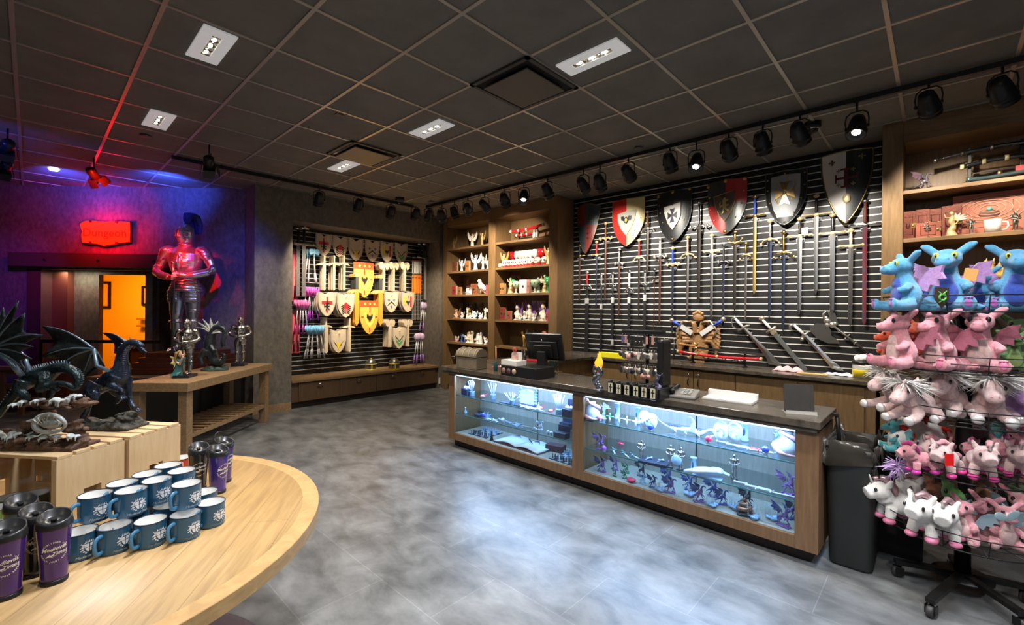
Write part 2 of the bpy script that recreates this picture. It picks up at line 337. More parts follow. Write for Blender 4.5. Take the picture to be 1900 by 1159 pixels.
# ---------------------------------------------------------------- ceiling fixtures
lights=[((-3.56,.815),'square white recessed light nearest camera on the left'),((-5.34,.81),'small recessed white ceiling light above the dungeon sign'),((-1.755,2.65),'long white recessed light right of the dark square diffuser'),((-3.6,2.655),'white recessed ceiling light at the middle of the ceiling'),((-5.35,2.63),'farthest recessed white light, beside the tan diffuser')]
emitW=mat('lamp_glow',(1,1,1),.5,emit=14,ecol=(1,.95,.86))
mirror=mat('reflector',(.5,.45,.36),.12,metal=1)
t=None
for (x,y),lab in lights:
    if t is None:
        t=thing('ceiling_light',lab,'ceiling light',(x,y,3.291),group='recessed ceiling lights'); g=G()
        for a in (-1,1): g.box(a*.245-(.09 if a>0 else 0),a*.245+(0 if a>0 else .09),-.095,.095,-.008,.004); g.box(-.155,.155,a*.095-(.068 if a>0 else 0),a*.095+(0 if a>0 else .068),-.008,.004)
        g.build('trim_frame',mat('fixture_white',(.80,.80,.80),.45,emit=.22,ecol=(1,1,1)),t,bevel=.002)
        g=G()
        for i in range(4):
            xx=-.155+.0775*i; g.box(xx,xx+.006,-.027,.027,-.004,.006); g.lathe([(.03,0),(.012,.006)],12,(xx+.039,0,-.003),sx=.9)
        g.box(-.155,.155,-.028,.028,.003,.006); g.build('louver',mirror,t)
        g=G(); 
        for i in range(3): g.ell((-.1+.1*i,-.004,-.003),(.028,.012,.004))
        g.build('lamp_tube',emitW,t); first=t
    else: dup(first,lab,(x,y,3.291))
    lamp('AREA',(x,y,3.275),(x,y,0),26,NEUT,.34,sy=.06,spread=125)
def diffuser(x,y,s,lab,col):
    t=thing('air_diffuser',lab,'air vent',(x,y,3.292),group='ceiling air diffusers'); h=s/2
    g=G(); g.box(-h,h,-h,-h+.03,-.012,.003); g.box(-h,h,h-.03,h,-.012,.003); g.box(-h,-h+.03,-h,h,-.012,.003); g.box(h-.03,h,-h,h,-.012,.003); g.build('frame',mat('vent_frame_'+col[0],col[1],.5),t)
    g=G(); g.box(-h+.03,h-.03,-h+.03,h-.03,-.0,.004); g.build('cavity',mat('vent_cavity',(.006,.006,.006),.8),t)
    g=G(); q=h-.075; g.box(-q,q,-q,q,-.034,-.024); g.build('plate',mat('vent_plate_'+col[0],col[2],.5),t,bevel=.004)
diffuser(-2.365,2.63,.60,'dark square air diffuser between two ceiling lights',('dark',(.05,.048,.044),(.085,.078,.068)))
diffuser(-4.76,2.58,.60,'tan lit square air diffuser near the far light',('tan',(.08,.07,.055),(.24,.19,.13)))
for (x,y,lab) in ((-2.353,4.461,'round flush speaker cap in ceiling above the track, near the black and white shields'),(-6.035,4.464,'tiny dark sprinkler cap in ceiling by the track corner'),(-5.931,.794,'faint dark round sensor beyond the small left ceiling light')):
    g=G(); g.lathe([(.045,0),(.05,.006),(.02,.012),(0,.012)],18); g=g; o=g.build('smoke_sensor' if x<-2.5 else 'ceiling_speaker',mat('cap_grey',(.10,.09,.08),.5)); o.location=(x,y,3.28); tag(o,lab,'ceiling fitting','round ceiling caps')
g=G(); g.box(-.045,.045,-.04,.04,-.005,.003); g.ell((0,0,-.006),(.02,.03,.006)); o=g.build('ceiling_hatch',black); o.location=(-3.944,1.912,3.297); tag(o,'small square black vent plate in ceiling left of centre','ceiling fitting')
g=G(); g.lathe([(.05,0),(.055,-.01),(.04,-.03),(0,-.033)],20); o=g.build('downlight',mat('downlight_glow',(1,1,1),.5,emit=5,ecol=(1,.9,.8))); o.location=(-8.27,.19,3.3); tag(o,'little round lit downlight by the red lamp, far left ceiling','ceiling light')
for (x,y,lab) in ((-6.228,4.0,'dome security camera near the track corner'),(-.86,4.95,'dome security camera half hidden behind a track head, top right')):
    t=thing('security_camera',lab,'camera',(x,y,3.3),group='dome cameras'); g=G(); g.lathe([(.07,0),(.072,-.04),(.055,-.06)],20); g.build('housing',blackM,t); g=G(); g.ell((0,0,-.058),(.05,.05,.045)); g.build('dome',mat('smoked_dome',(.03,.03,.03),.08,metal=.4),t); g=G(); g.tube([(.052*cos(a),.052*sin(a),-.062) for a in [PI*2*i/16 for i in range(16)]],.005,6,closed=True); g.build('ring',chrome,t)
# ---------------------------------------------------------------- track lights
RAILY,RAILX=4.57,-6.45
t=thing('light_track','long black ceiling track running over the counters','light track',(0,0,0),group='ceiling light tracks'); G().box(-6.3,2.6,RAILY-.018,RAILY+.018,3.245,3.285).build('rail',blackM,t); g=G()
for x in (-5,-3.2,-1.2,.9): g.box(x-.006,x+.006,RAILY-.006,RAILY+.006,3.285,3.3)
g.build('hanger',blackM,t)
t=thing('light_track','short black ceiling track in front of the toy display','light track',(0,0,0),group='ceiling light tracks'); G().box(RAILX-.018,RAILX+.018,1.1,4.4,3.245,3.285).build('rail',blackM,t); g=G()
for y in (1.6,2.8,4.0): g.box(RAILX-.006,RAILX+.006,y-.006,y+.006,3.285,3.3)
g.build('hanger',blackM,t)
def head_meshes():
    A=G(); A.lathe([(.025,.105),(.045,.10),(.056,.06),(.064,0),(.066,-.03),(.072,-.035),(.074,-.05),(.068,-.055),(.066,-.07),(.070,-.075),(.070,-.09),(.062,-.092),(.060,-.06),(0,-.055)],22)
    B=G(); B.tube([(-.072,0,.0),(-.078,0,.05),(-.07,0,.10),(-.04,0,.125),(.04,0,.125),(.07,0,.10),(.078,0,.05),(.072,0,.0)],.006,6); B.ell((-.073,0,0),(.01,.015,.015)); B.ell((.073,0,0),(.01,.015,.015))
    Cc=G(); Cc.lathe([(0,-.0565),(.058,-.0565),(.058,-.0575),(0,-.0575)],20)
    return [A.mesh('shell',blackM),B.mesh('yoke',blackM),Cc.mesh('lens',mat('lens_dark',(.03,.03,.03),.1)),Cc.mesh('lens',mat('lens_lit',(1,1,1),.3,emit=40,ecol=(1,.97,.88)))]
HM=head_meshes(); stemM=G().tube([(0,0,0),(0,0,1)],.008,8).box(-.02,.02,-.015,.015,.9,1.0).mesh('stem',blackM)
def track_head(p,aim,lab,lit,power,col,angle=48,zr=3.25):
    d=(V(aim)-V(p)).normalized(); q=d.to_track_quat('-Z','Y')
    t=thing('track_spotlight',lab,'track light',p,group='track spotlights')
    for nm,me in (('shell',HM[0]),('lens',HM[3] if lit else HM[2])):
        o=bpy.data.objects.new(nm,me); COL.objects.link(o); o.parent=t; o.rotation_euler=q.to_euler()
    # the yoke carries the head from the stem and stays upright
    o=bpy.data.objects.new('yoke',HM[1]); COL.objects.link(o); o.parent=t; yaw=math.atan2(d.y,d.x)-PI/2; o.rotation_euler=(0,0,yaw)
    o=bpy.data.objects.new('stem',stemM); COL.objects.link(o); o.parent=t; o.location=(0,0,.12); o.scale=(1,1,max(.02,zr-p[2]-.12))
    lp=V(p)+d*.10
    if power: lamp('SPOT',lp,V(aim),power,col,.035,.75,angle)
WW=(1,.83,.62)
main=[(1860,166,0,(.7,5.5,2.2)),(1723,190,0,(.1,5.6,2.4)),(1590,232,1,(-.55,3.4,1.0)),(1484,245,0,(-.6,5.9,1.9)),(1415,263,0,(-1.1,5.9,1.3)),(1352,276,0,(-1.5,5.9,2.1)),(1292,298,1,(-1.5,3.3,1.0)),(1243,299,0,(-2.0,5.9,1.3)),(1166,318,0,(-2.5,5.9,2.2)),(1113,336,1,(-3.0,5.9,1.5)),(1082,340,0,(-3.4,5.9,2.3)),(1016,351,0,(-3.7,5.9,1.4)),(972,361,1,(-3.3,3.4,.9)),(937,368,0,(-4.9,5.6,1.9)),(899,378,0,(-5.2,5.6,2.6)),(868,384,0,(-6.0,5.6,2.4)),(843,391,1,(-5.6,5.5,1.1)),(820,397,0,(-6.6,5.6,1.6))]
names=['first from the right edge','second from the right edge','brightly lit, above the tall white and black shield','unlit, touching the dome camera','unlit, above the grey shield with gold cross','unlit, just right of the starburst lamp','with the starburst glow, above the red and black shield','unlit, just left of the starburst lamp','tilted over the black shield with white inset','lit, above the red and yellow shield','unlit, left of the lit head over the dark kite shield','over the right post of the left bookcase','lit, over the right bay of the left bookcase','facing away above the bookcase middle','tilted above the bookcase left bay','second tilted head above the bookcase left bay','lit, in the far track corner','hanging lowest in the far track corner']
for (px,py,lit,aim),nm in zip(main,names):
    p=atY(px,py+4,RAILY); pw=185
    if aim[0]<-4.4: pw=140
    col=WW if (aim[0]<-4.4 or aim[0]>-.3) else (1,.92,.80)
    if aim[0]>0: pw=110
    if lit and aim[1]<4: pw=60; col=(1,.93,.82)
    track_head(p,aim,'black track spotlight '+nm,lit,pw,col,66)
left=[(796,400,(-7.6,5.2,1.4),'right end of the short track, tilted'),(771,398,(-7.6,4.7,1.7),'second from the right on the short track'),(725,394,(-7.6,4.2,1.5),'middle of the short track over the toy shields'),(665,381,(-7.6,3.7,1.8),'fourth along the short track, over the toy shields'),(592,370,(-7.6,3.1,1.5),'left, over the toy sword corner')]
for px,py,aim,nm in left:
    track_head(atX(px,py,RAILX),aim,'black track spotlight '+nm,0,120,(1,.84,.62),52)
for y in (2.9,3.5,4.1,4.7): lamp('SPOT',(RAILX,y,3.12),(-7.6,y+.2,1.5),120,(1,.85,.66),.03,.8,52)
# coloured heads with barn doors
def barn(p,aim,lab,col,name='effect_spotlight'):
    t=thing(name,lab,'stage light',p,group='coloured effect lights'); q=(V(aim)-V(p)).normalized().to_track_quat('-Z','Y')
    g=G(); g.lathe([(.03,.09),(.05,.07),(.05,-.05)],16); g.box(-.055,.055,-.055,.055,-.07,-.05); o=g.build('can',blackM,t); o.rotation_euler=q.to_euler()
    g=G()
    for a in range(4): g.box(-.055,.055,.055,.059,-.15,-.06,Matrix.Rotation(a*PI/2,4,'Z')@Matrix.Rotation(.25,4,'X'))
    o=g.build('barn_door',blackM,t); o.rotation_euler=q.to_euler()
    g=G(); g.box(-.05,.05,-.05,.05,-.072,-.0705); o=g.build('gel',mat('gel_'+lab[:6],col,.3,emit=.8,ecol=col),t); o.rotation_euler=q.to_euler()
    g=G(); g.tube([(0,0,.09),(0,0,max(.1,3.3-p[2]))],.008,6); g.tube([(-.065,0,0),(-.065,0,.09),(.065,0,.09),(.065,0,0)],.005,6); g.build('bracket',blackM,t)
barn(atZ(388,303,3.1),DW(.3,0,1.6),'black barn door light at the near end of the short track',(.2,.25,.9))
barn(atZ(174,324,3.1),DW(.8,0,1.6),'reddish barn door light above the dungeon wall',(.9,.1,.05))
barn(atZ(14,272,3.12),DW(4,0,1.6),'dark barn door light at the left photo edge, upper one',(.1,.02,.2))
barn(atZ(10,310,3.12),DW(4.4,0,1.4),'red lit barn door light at the left photo edge, lower one',(1,.02,.01))
# ================================================================ fixtures: slat walls, bookcases, counters
slatM=mat('slat_black',(.013,.013,.013),.36,var=.2,vscale=3); slatI=mat('slat_insert',(.80,.78,.73),.35,metal=.35)
def slat(name,lab,axis,c,a0,a1,z0,z1,first):
    # axis 'y': panel in a y=c plane facing -y; axis 'x': panel in an x=c plane facing +x
    g=G(); p=.0762; z=first
    while z>z0: z-=p
    def bx(u0,u1,d0,d1,za,zb):
        if axis=='y': g.box(u0,u1,c-d1,c-d0,za,zb)
        else: g.box(c+d0,c+d1,u0,u1,za,zb)
    bx(a0,a1,-.018,-.010,z0,z1)
    while z<z1:
        lo,hi=max(z0,z+.008),min(z1,z+p-.006)
        if hi>lo: g.m=0; bx(a0,a1,-.010,0,lo,hi)
        if z>z0: g.m=1; bx(a0,a1,-.010,-.003,z-.0045,z+.0060); g.m=0
        z+=p
    return tag(g.build(name,[slatM,slatI]),lab,'wall panel')
SY=5.93; SX=-7.65
slat('slatwall','black slatwall with metal strips behind the swords and shields','y',SY,-4.235,-.38,.9,3.3,3.24)
slat('slatwall','black slatwall in the recess behind the toy shields','x',SX,RY0,RY1,.442,RZ-.002,2.80)
# left bookcase
SHZ=[2.70,2.26,1.815,1.365,.915]
def bookcase(lab,x0,x1,stiles,yf,yb,hb,shz,side):
    t=thing('bookcase',lab,'bookcase',(0,0,0))
    g=G(); g.box(x0+.01,x1-.01,yb,yb+.02,0,3.3); g.build('back_panel',woodB,t)
    for a,b in stiles:
        g=G(); g.box(a,b,yf,yb if True else yf+.03,0,3.3); g.build('upright',woodB,t,bevel=.003)
    g=G()
    for i in range(len(stiles)-1):
        a,b=stiles[i][1],stiles[i+1][0]
        gg=G(); gg.box(a,b,yf+.004,yf+.03,hb,3.3); gg.box(a,b,yf+.03,yb,hb,hb+.02); gg.build('header',woodBh,t,bevel=.002)
        for z in shz: s=G(); s.box(a,b,yf+.012,yb,z-.035,z); s.build('shelf',woodBh,t,bevel=.002)
        gg=G(); gg.box(a,b,yf+.05,yb,0,.09); gg.build('kick',woodK,t)
    return t
bookcase('tall brown bookcase of figurines in the corner, left of the swords',-7.03,-4.235,[(-7.03,-6.91),(-5.755,-5.592),(-4.40,-4.235)],5.5,5.90,3.12,SHZ,1)
RSH=[2.665,2.225,1.785,1.345]
bookcase('tall brown bookcase behind the plush rack at the right photo edge',-.39,2.6,[(-.39,-.24),(1.05,1.2),(2.45,2.6)],5.45,5.88,3.10,RSH,0)
# lamps hidden nowhere: shelf picks up the track light above
# recess cabinet
t=thing('storage_bench','low brown storage bench with locked flap doors under the toy display','cabinet',(0,0,0))
G().box(-7.64,-7.075,RY0+.002,RY1-.002,.40,.44).build('bench_top',woodBh,t,bevel=.003)
G().box(-7.64,-7.12,RY0+.002,RY1-.002,.10,.40).build('carcass',woodD,t)
G().box(-7.64,-7.17,RY0+.002,RY1-.002,0,.10).build('kick',woodK,t)
for a,b in ((2.815,3.462),(3.468,4.125),(4.131,4.763),(4.769,5.395)):
    d=G().box(-7.12,-7.10,a,b,.105,.385).build('door',woodD,t,bevel=.002)
    m=(a+b)/2; G().ell((-7.096,m,.345),(.006,.014,.014)).build('lock',chrome,d)
    G().tube([(-7.1,m-.045,.305),(-7.085,m-.03,.30),(-7.085,m+.03,.30),(-7.1,m+.045,.305)],.005,6).build('handle',blackM,d)
g=G().box(-7.1,-7.085,5.47,5.5,.08,.20); tag(g.build('wall_outlet',mat('outlet_white',(.7,.68,.6),.4)),'pale outlet plate low at the bookcase foot','outlet')
# display counter
CX0,CX1=-4.02,-.513; YF,YK=3.24,3.74
caseM=mat('case_laminate',(.20,.115,.058),.45,kind='wood',vscale=6,stretch=(7,7,.7),col2=(.135,.076,.036))
caseIn=mat('case_interior',(.30,.285,.26),.5,kind='wood',vscale=6,stretch=(7,7,.7),col2=(.23,.215,.19))
def glass(key,tint=(.93,.97,.98),gl=.08):
    if key in MC: return MC[key]
    m=bpy.data.materials.new(key); m.use_nodes=True; nt=m.node_tree; N=nt.nodes; N.clear(); o=N.new('ShaderNodeOutputMaterial'); t_=N.new('ShaderNodeBsdfTransparent'); t_.inputs[0].default_value=tuple(tint)+(1,)
    g_=N.new('ShaderNodeBsdfGlossy'); g_.inputs['Roughness'].default_value=.02; mx=N.new('ShaderNodeMixShader'); lw=N.new('ShaderNodeLayerWeight'); lw.inputs[0].default_value=.5; pw=N.new('ShaderNodeMath'); pw.operation='POWER'; pw.inputs[1].default_value=4.5; ml=N.new('ShaderNodeMath'); ml.operation='MULTIPLY_ADD'; ml.inputs[1].default_value=.85; ml.inputs[2].default_value=.035
    L=nt.links; L.new(lw.outputs['Facing'],pw.inputs[0]); L.new(pw.outputs[0],ml.inputs[0]); L.new(ml.outputs[0],mx.inputs[0]); L.new(t_.outputs[0],mx.inputs[1]); L.new(g_.outputs[0],mx.inputs[2]); L.new(mx.outputs[0],o.inputs[0]); MC[key]=m; return m
gls=glass('clear_glass'); shelfE=mat('glass_shelf_edge',(.05,.16,.17),.15,emit=0); shelfG=glass('shelf_glass',(.90,.955,.96))
t=thing('display_counter','long glass fronted sales counter with dark stone top, lit inside','counter',(0,0,0))
G().box(-4.12,-.50,3.20,3.775,.85,.895).box(-4.10,-.52,3.215,3.76,.822,.85).build('countertop',granite,t,bevel=.004)
for a,b in ((CX0,-3.92),(-2.315,-2.20),(-.637,CX1)): G().box(a,b,YF,YF+.03,.09,.822).build('stile',caseM,t,bevel=.002)
for a,b in ((-3.92,-2.315),(-2.20,-.637)): 
    G().box(a,b,YF,YF+.03,.09,.168).build('bottom_rail',caseM,t,bevel=.002)
    G().box(a,b,YF+.012,YF+.018,.168,.822).build('glass_front',gls,t)
    f=G().box(a-.03,b+.03,YF+.03,YK-.03,.13,.155); f.build('case_floor',caseIn,t)
    for z in ((.585,.378) if a<-3 else (.602,.362)):
        s=G().box(a-.02,b+.02,YF+.05,YK-.035,z-.008,z).build('glass_shelf',shelfG,t)
        G().box(a-.02,b+.02,YF+.046,YF+.05,z-.009,z).build('polished_edge',shelfE,s)
    s=G().box(a,b,YF+.032,YF+.05,.80,.815).build('led_strip',mat('led_strip',(1,1,1),.4,emit=2.2,ecol=(.60,.80,1)),t)
    l=lamp('AREA',((a+b)/2,YF+.07,.797),((a+b)/2,YF-.14,.2),26,(.42,.62,1),b-a-.06,sy=.03)
    l=lamp('AREA',((a+b)/2,YF+.30,.80),((a+b)/2,YF+.40,.3),13,(.42,.66,1),b-a-.1,sy=.1)
G().box(CX0,CX1,YK-.03,YK,.09,.822).build('back_panel',caseIn,t)
for a,b in ((CX0,CX0+.02),(-2.27,-2.245),(CX1-.02,CX1)): G().box(a,b,YF+.03,YK-.03,.09,.822).build('divider',caseM,t)
for x in (-3.1,-1.42): G().box(x-.004,x+.004,YK-.036,YK-.03,.16,.82).build('shelf_track',blackM,t)
G().box(-4.0,-.56,3.32,3.70,0,.09).build('kick',woodK,t)
# back counter and return
t=thing('back_counter','dark stone work counter running under the sword wall','counter',(0,0,0))
G().box(-3.5,-.40,5.38,5.915,.86,.90).build('countertop',granite,t,bevel=.004)
G().box(-3.5,-.42,5.44,5.91,.10,.86).build('carcass',woodB,t)
G().box(-3.5,-.42,5.50,5.9,0,.10).build('kick',woodK,t)
xs=[-3.44,-2.93,-2.59,-2.12,-1.65,-1.05,-.50]
for i in range(len(xs)-1):
    d=G().box(xs[i]+.004,xs[i+1]-.004,5.42,5.44,.13,.835).build('door',woodB,t,bevel=.003)
    hx=xs[i+1]-.06 if i%2==0 else xs[i]+.06
    G().ell((hx,5.416,.79),(.013,.006,.013)).build('lock',chrome,d)
    G().tube([(hx,5.42,.74),(hx,5.395,.73),(hx,5.395,.67),(hx,5.42,.66)],.006,6).build('handle',blackM,d)
t=thing('return_counter','short dark stone return counter below the left bookcase','counter',(0,0,0))
G().box(-4.23,-3.505,3.80,5.915,.86,.90).build('countertop',granite,t,bevel=.004)
G().box(-4.2,-3.56,3.82,5.9,0,.86).build('carcass',woodB,t)
# ---------------------------------------------------------------- round table
TC=V((-2.24,.007,0)); TR_=.90
t=thing('round_table','large round blond oak table in the left foreground','table',TC)
def rt_mat():
    m=bpy.data.materials.new('table_planks'); m.use_nodes=True; nt=m.node_tree; N=nt.nodes; L=nt.links; b=N['Principled BSDF']
    tc=N.new('ShaderNodeTexCoord'); mp=N.new('ShaderNodeMapping'); mp.inputs['Rotation'].default_value=(0,0,.62); L.new(tc.outputs['Object'],mp.inputs[0])
    ms=N.new('ShaderNodeMapping'); ms.inputs['Scale'].default_value=(1.2,13,3); L.new(mp.outputs[0],ms.inputs[0])
    n=N.new('ShaderNodeTexNoise'); n.inputs['Scale'].default_value=3.2; n.inputs['Detail'].default_value=9; n.inputs['Roughness'].default_value=.6; n.inputs['Distortion'].default_value=.25; L.new(ms.outputs[0],n.inputs['Vector'])
    r=N.new('ShaderNodeValToRGB'); e=r.color_ramp.elements; e[0].position=.3; e[0].color=(.37,.22,.083,1); e[1].position=.62; e[1].color=(.54,.34,.138,1); L.new(n.outputs['Fac'],r.inputs[0])
    br=N.new('ShaderNodeTexBrick'); br.inputs['Scale'].default_value=1; br.inputs['Mortar Size'].default_value=.0014; br.inputs['Brick Width'].default_value=3; br.inputs['Row Height'].default_value=.135; br.inputs['Color1'].default_value=(1,1,1,1); br.inputs['Color2'].default_value=(.90,.89,.86,1); br.inputs['Mortar'].default_value=(.62,.58,.52,1); L.new(mp.outputs[0],br.inputs['Vector'])
    mx=N.new('ShaderNodeMixRGB'); mx.blend_type='MULTIPLY'; mx.inputs[0].default_value=1; L.new(r.outputs[0],mx.inputs[1]); L.new(br.outputs['Color'],mx.inputs[2]); L.new(mx.outputs[0],b.inputs['Base Color']); b.inputs['Roughness'].default_value=.42; return m
G().lathe([(0,.742),(.838,.742),(.838,.75),(0,.75)],96).build('tabletop',rt_mat(),t)
g=G(); g.smooth=False; g.lathe([(.840,.7485),(.8975,.75),(.899,.748),(.899,.704),(.80,.704),(.80,.742),(.8395,.742)],96); g.build('edge_band',[mat('table_rim',(.54,.335,.135),.42,kind='wood',vscale=6,stretch=(3,3,9),col2=(.40,.24,.095))],t)
G().lathe([(.10,.03),(.10,.08),(.065,.12),(.065,.60),(.30,.68),(.30,.704)],32).build('pedestal',woodTe,t)
G().lathe([(0,0),(.76,0),(.76,.015),(.72,.03),(0,.03)],64).build('base_plate',mat('table_base',(.085,.06,.07),.4),t)
# ---------------------------------------------------------------- oak table with statues (turned 45 degrees)
TA=V((-5.45,1.08,0)); tu=V((-.70,.714,0)).normalized(); tv=V((-.714,-.70,0)).normalized()
t=thing('display_table','oak table with slatted lower shelf carrying knight and dragon statues','table',TA)
MT=Matrix(((tu.x,tv.x,0,0),(tu.y,tv.y,0,0),(0,0,1,0),(0,0,0,1)))
def TT(u,v,z): return TA+tu*u+tv*v+V((0,0,z))
LT,WT=1.66,.62
g=G(); g.X=MT; g.box(0,LT,0,WT,.69,.78); g.build('tabletop',woodW,t,bevel=.004)
for a in (.03,LT-.12):
    for b in (.03,WT-.12): g=G(); g.X=MT; g.box(a,a+.09,b,b+.09,0,.69); g.build('leg',woodW,t,bevel=.004)
g=G(); g.X=MT
for b in (.04,WT-.08): g.box(.12,LT-.12,b,b+.04,.20,.24)
for i in range(13): x=.16+i*.115; g.box(x,x+.03,.04,WT-.04,.24,.255)
g.build('slatted_shelf',woodW,t)
# ---------------------------------------------------------------- wooden crates on the round table
def crate(lab,c,az,L_,W_,H_,open_front):
    t=thing('wooden_crate',lab,'crate',c,group='pine crates on the round table'); t.rotation_euler=(0,0,az)
    for s in (-1,1):
        x=s*(L_/2-.01)
        # end board with a hand slot cut out
        g=G(); g.box(x-.01,x+.01,-W_/2,-.032,0,H_-.012); g.box(x-.01,x+.01,.032,W_/2,0,H_-.012); g.box(x-.01,x+.01,-.032,.032,0,.045 if True else 0); g.box(x-.01,x+.01,-.032,.032,.125,H_-.012)
        a=[(-.032,.125),(.032,.125)]+[(.032*cos(q),.108+.017*0+.030*0+.017*sin(q)) for q in [PI*i/8 for i in range(9)]]
        g.build('end_board',woodPv,t)
    n=4; w_=(W_-.0)/n
    for i in range(n): y=-W_/2+i*w_; G().box(-L_/2,L_/2,y+.003,y+w_-.008,H_-.012,H_).build('top_slat',woodP,t,bevel=.0015)
    for z in (0,.09,.18):
        for s in (-1,1):
            if s==open_front: continue
            G().box(-L_/2+.02,L_/2-.02,s*(W_/2)-.006,s*(W_/2)+.006,z+.01,z+.075).build('side_slat',woodP,t)
    return t
# ================================================================ goods on the round table
def recolor(o,m):
    for ch in o.children:
        k=ch.name.split('.')[0]
        if k in m:
            for i,sl in enumerate(ch.material_slots):
                mm=m[k][i] if isinstance(m[k],(list,tuple)) else m[k]
                if i<1 or isinstance(m[k],(list,tuple)): sl.link='OBJECT'; sl.material=mm
        for g2 in ch.children:
            k=g2.name.split('.')[0]
            if k in m: g2.material_slots[0].link='OBJECT'; g2.material_slots[0].material=m[k]
    return o
cw=V((-.6,.8,0)); cl_=V((-.8,-.6,0)); c1=V((-2.214,.064,.75))+cw*.1225+cl_*.21
crate('pine slatted crate nearest the camera, open side facing left',c1,math.atan2(.6,.8),.42,.245,.27,-1)
crate('pine slatted crate behind, under the standing blue dragon',c1+cw*.253-cl_*.012,math.atan2(.6,.8),.42,.245,.27,-1)
def wrapcyl(r):
    return lambda p: V((r(p.y)*sin(p.x/r(p.y)) if callable(r) else (r+p.z)*sin(p.x/r), -(r+p.z)*cos(p.x/r), p.y))
I4=Matrix.Identity(4)
def crest(g,sc,r,z0):
    # crown over a quartered shield with leafy sides and a line of script, wrapped on the mug
    wr=wrapcyl(r)
    def poly(pts,d=.0004):
        vs=[wr(V((x*sc,y*sc+z0,d))) for x,y in pts]; g.add(vs,[tuple(range(len(vs)))],False)
    def rect(x0,x1,y0,y1): poly([(x0,y0),(x1,y0),(x1,y1),(x0,y1)])
    rect(-.42,-.05,.0,.34); rect(.04,.42,.02,.34); poly([(-.40,-.05),(-.03,-.05),(-.03,-.5),(-.2,-.42)]); poly([(.03,-.05),(.40,-.05),(.2,-.42),(.03,-.5)])
    for i in range(5): x=-.32+.16*i; poly([(x-.07,.46),(x+.07,.46),(x,.72)])
    rect(-.42,.42,.40,.46)
    for s in (-1,1):
        for (a,b,c_) in ((.5,.30,.2),(.66,.42,.12),(.56,.08,.2),(.72,.0,.13),(.55,-.18,.18),(.70,-.28,.12),(.46,-.40,.16),(.30,-.55,.14)):
            poly([(s*(a+c_*.6*cos(q)),b+c_*.55*sin(q)) for q in [PI*2*i/7 for i in range(7)]])
    g.text('Medieval Times',sc*.36,I4,ext=.0001,shear=.35,wrap=lambda p: wr(V((p.x,p.y+z0-sc*.92,.0005))))
def make_mug(key,col,edge):
    h,r=.082,.0445
    t=thing('enamel_mug','mug','mug',(0,0,0),group=None)
    g=G(); g.lathe([(0,.0),(.040,0),(.0435,.004),(r,.03),(r,h-.004),(r+.0012,h),(r-.0015,h+.0005)],40,cap=False); g.build('body',mat('enamel_'+key,col,.22,coat=.3),t)
    g=G(); g.lathe([(r-.0012,h),(r-.003,h-.004),(r-.003,.012),(.035,.005),(0,.0045)],40,cap=False); g.build('lining',mat('enamel_white',(.80,.79,.76),.25),t)
    g=G(); g.tube([(r*cos(a),r*sin(a),h) for a in [2*PI*i/40 for i in range(40)]],.0017,6,closed=True); g.build('rim',mat('mug_rim_'+key,edge,.3),t)
    g=G(); g.tube([(-p[0],0,p[1]) for p in bez([(.0437,.066),(.060,.068),(.071,.060),(.073,.042),(.069,.024),(.058,.016),(.0437,.017)],18)],.0046,8,sq=1.5); g.build('handle',mat('enamel_handle_'+key,[min(1,c*1.4+.02) for c in col],.2,coat=.4),t)
    g=G(); crest(g,.030,r+.0003,.040); g.X=None; o=g.build('printed_crest',mat('print_white',(.78,.80,.80),.5),t)
    # crest sits about 115 degrees round from the handle
    o.rotation_euler.z=math.radians(-12)
    return t
mug=make_mug('blue',(.026,.125,.235),(.02,.03,.05))
rim_h=.082
def mugat(lab,p,rz,src=mug,group='blue enamel mugs'): return dup(src,lab,p,rz,group=group)
hz=math.radians(43+86)
bott=[((344,996),'blue enamel mug at the front right corner of the lower row'),((279,1009),'second blue mug from the right in the front of the lower row'),((212,1020),'third blue mug from the right in the front of the lower row'),((148,1032),'lower row blue mug beside the purple tumbler'),((391,972),'blue enamel mug farthest right on the table, its crest in full view'),((378,951),'blue mug half hidden behind the farthest right mug'),((312,978),'blue mug in the lower row mostly covered by stacked mugs'),((247,990),'blue mug buried in the middle of the lower row'),((300,946),'blue lower mug showing a sliver of its rim behind the front ones')]
for (px,lab) in bott: mugat(lab,atZ(px[0],px[1],.75),hz+random.uniform(-.12,.12))
topm=[((346,896),'upper blue mug at right, its handle facing the camera'),((291,889),'upper blue mug with full crest in the middle of the stack'),((243,908),'upper blue mug at the front of the stack, crest at its right'),((177,916),'upper blue mug nearest the crate hand slot'),((227,895),'upper blue mug against the crate, third from the left'),((273,878),'upper blue mug against the crate, right of the crate gap'),((337,872),'upper blue mug at the back right, second from the tumblers'),((312,862),'farthest upper blue mug, below the far crate slot')]
for (px,lab) in topm: mugat(lab,atZ(px[0],px[1],.75+.0835+.0825)-V((0,0,.0825)),hz+random.uniform(-.15,.1))
drop(mug)
rm=make_mug('red',(.45,.06,.03),(.05,.02,.02)); rm.location=atZ(337,880,.75); rm.rotation_euler.z=3; tag(rm,'red enamel mug peeking from behind the far crate','mug')
gm=make_mug('green',(.30,.50,.14),(.03,.05,.02)); gm.location=atZ(-8,985,.75); gm.rotation_euler.z=2.4; tag(gm,'light green mug cut off by the left photo edge','mug')
for i,(px,lab) in enumerate(((( 20,962),'olive mug inside the near crate, left one'),((62,955),'olive mug inside the near crate, right one'))):
    o=make_mug('olive',(.05,.065,.035),(.3,.3,.25)) if i==0 else dup(o_,lab); o_=o; o.location=atZ(px[0],px[1],.75+.003); tag(o,lab,'mug','mugs inside the near crate')
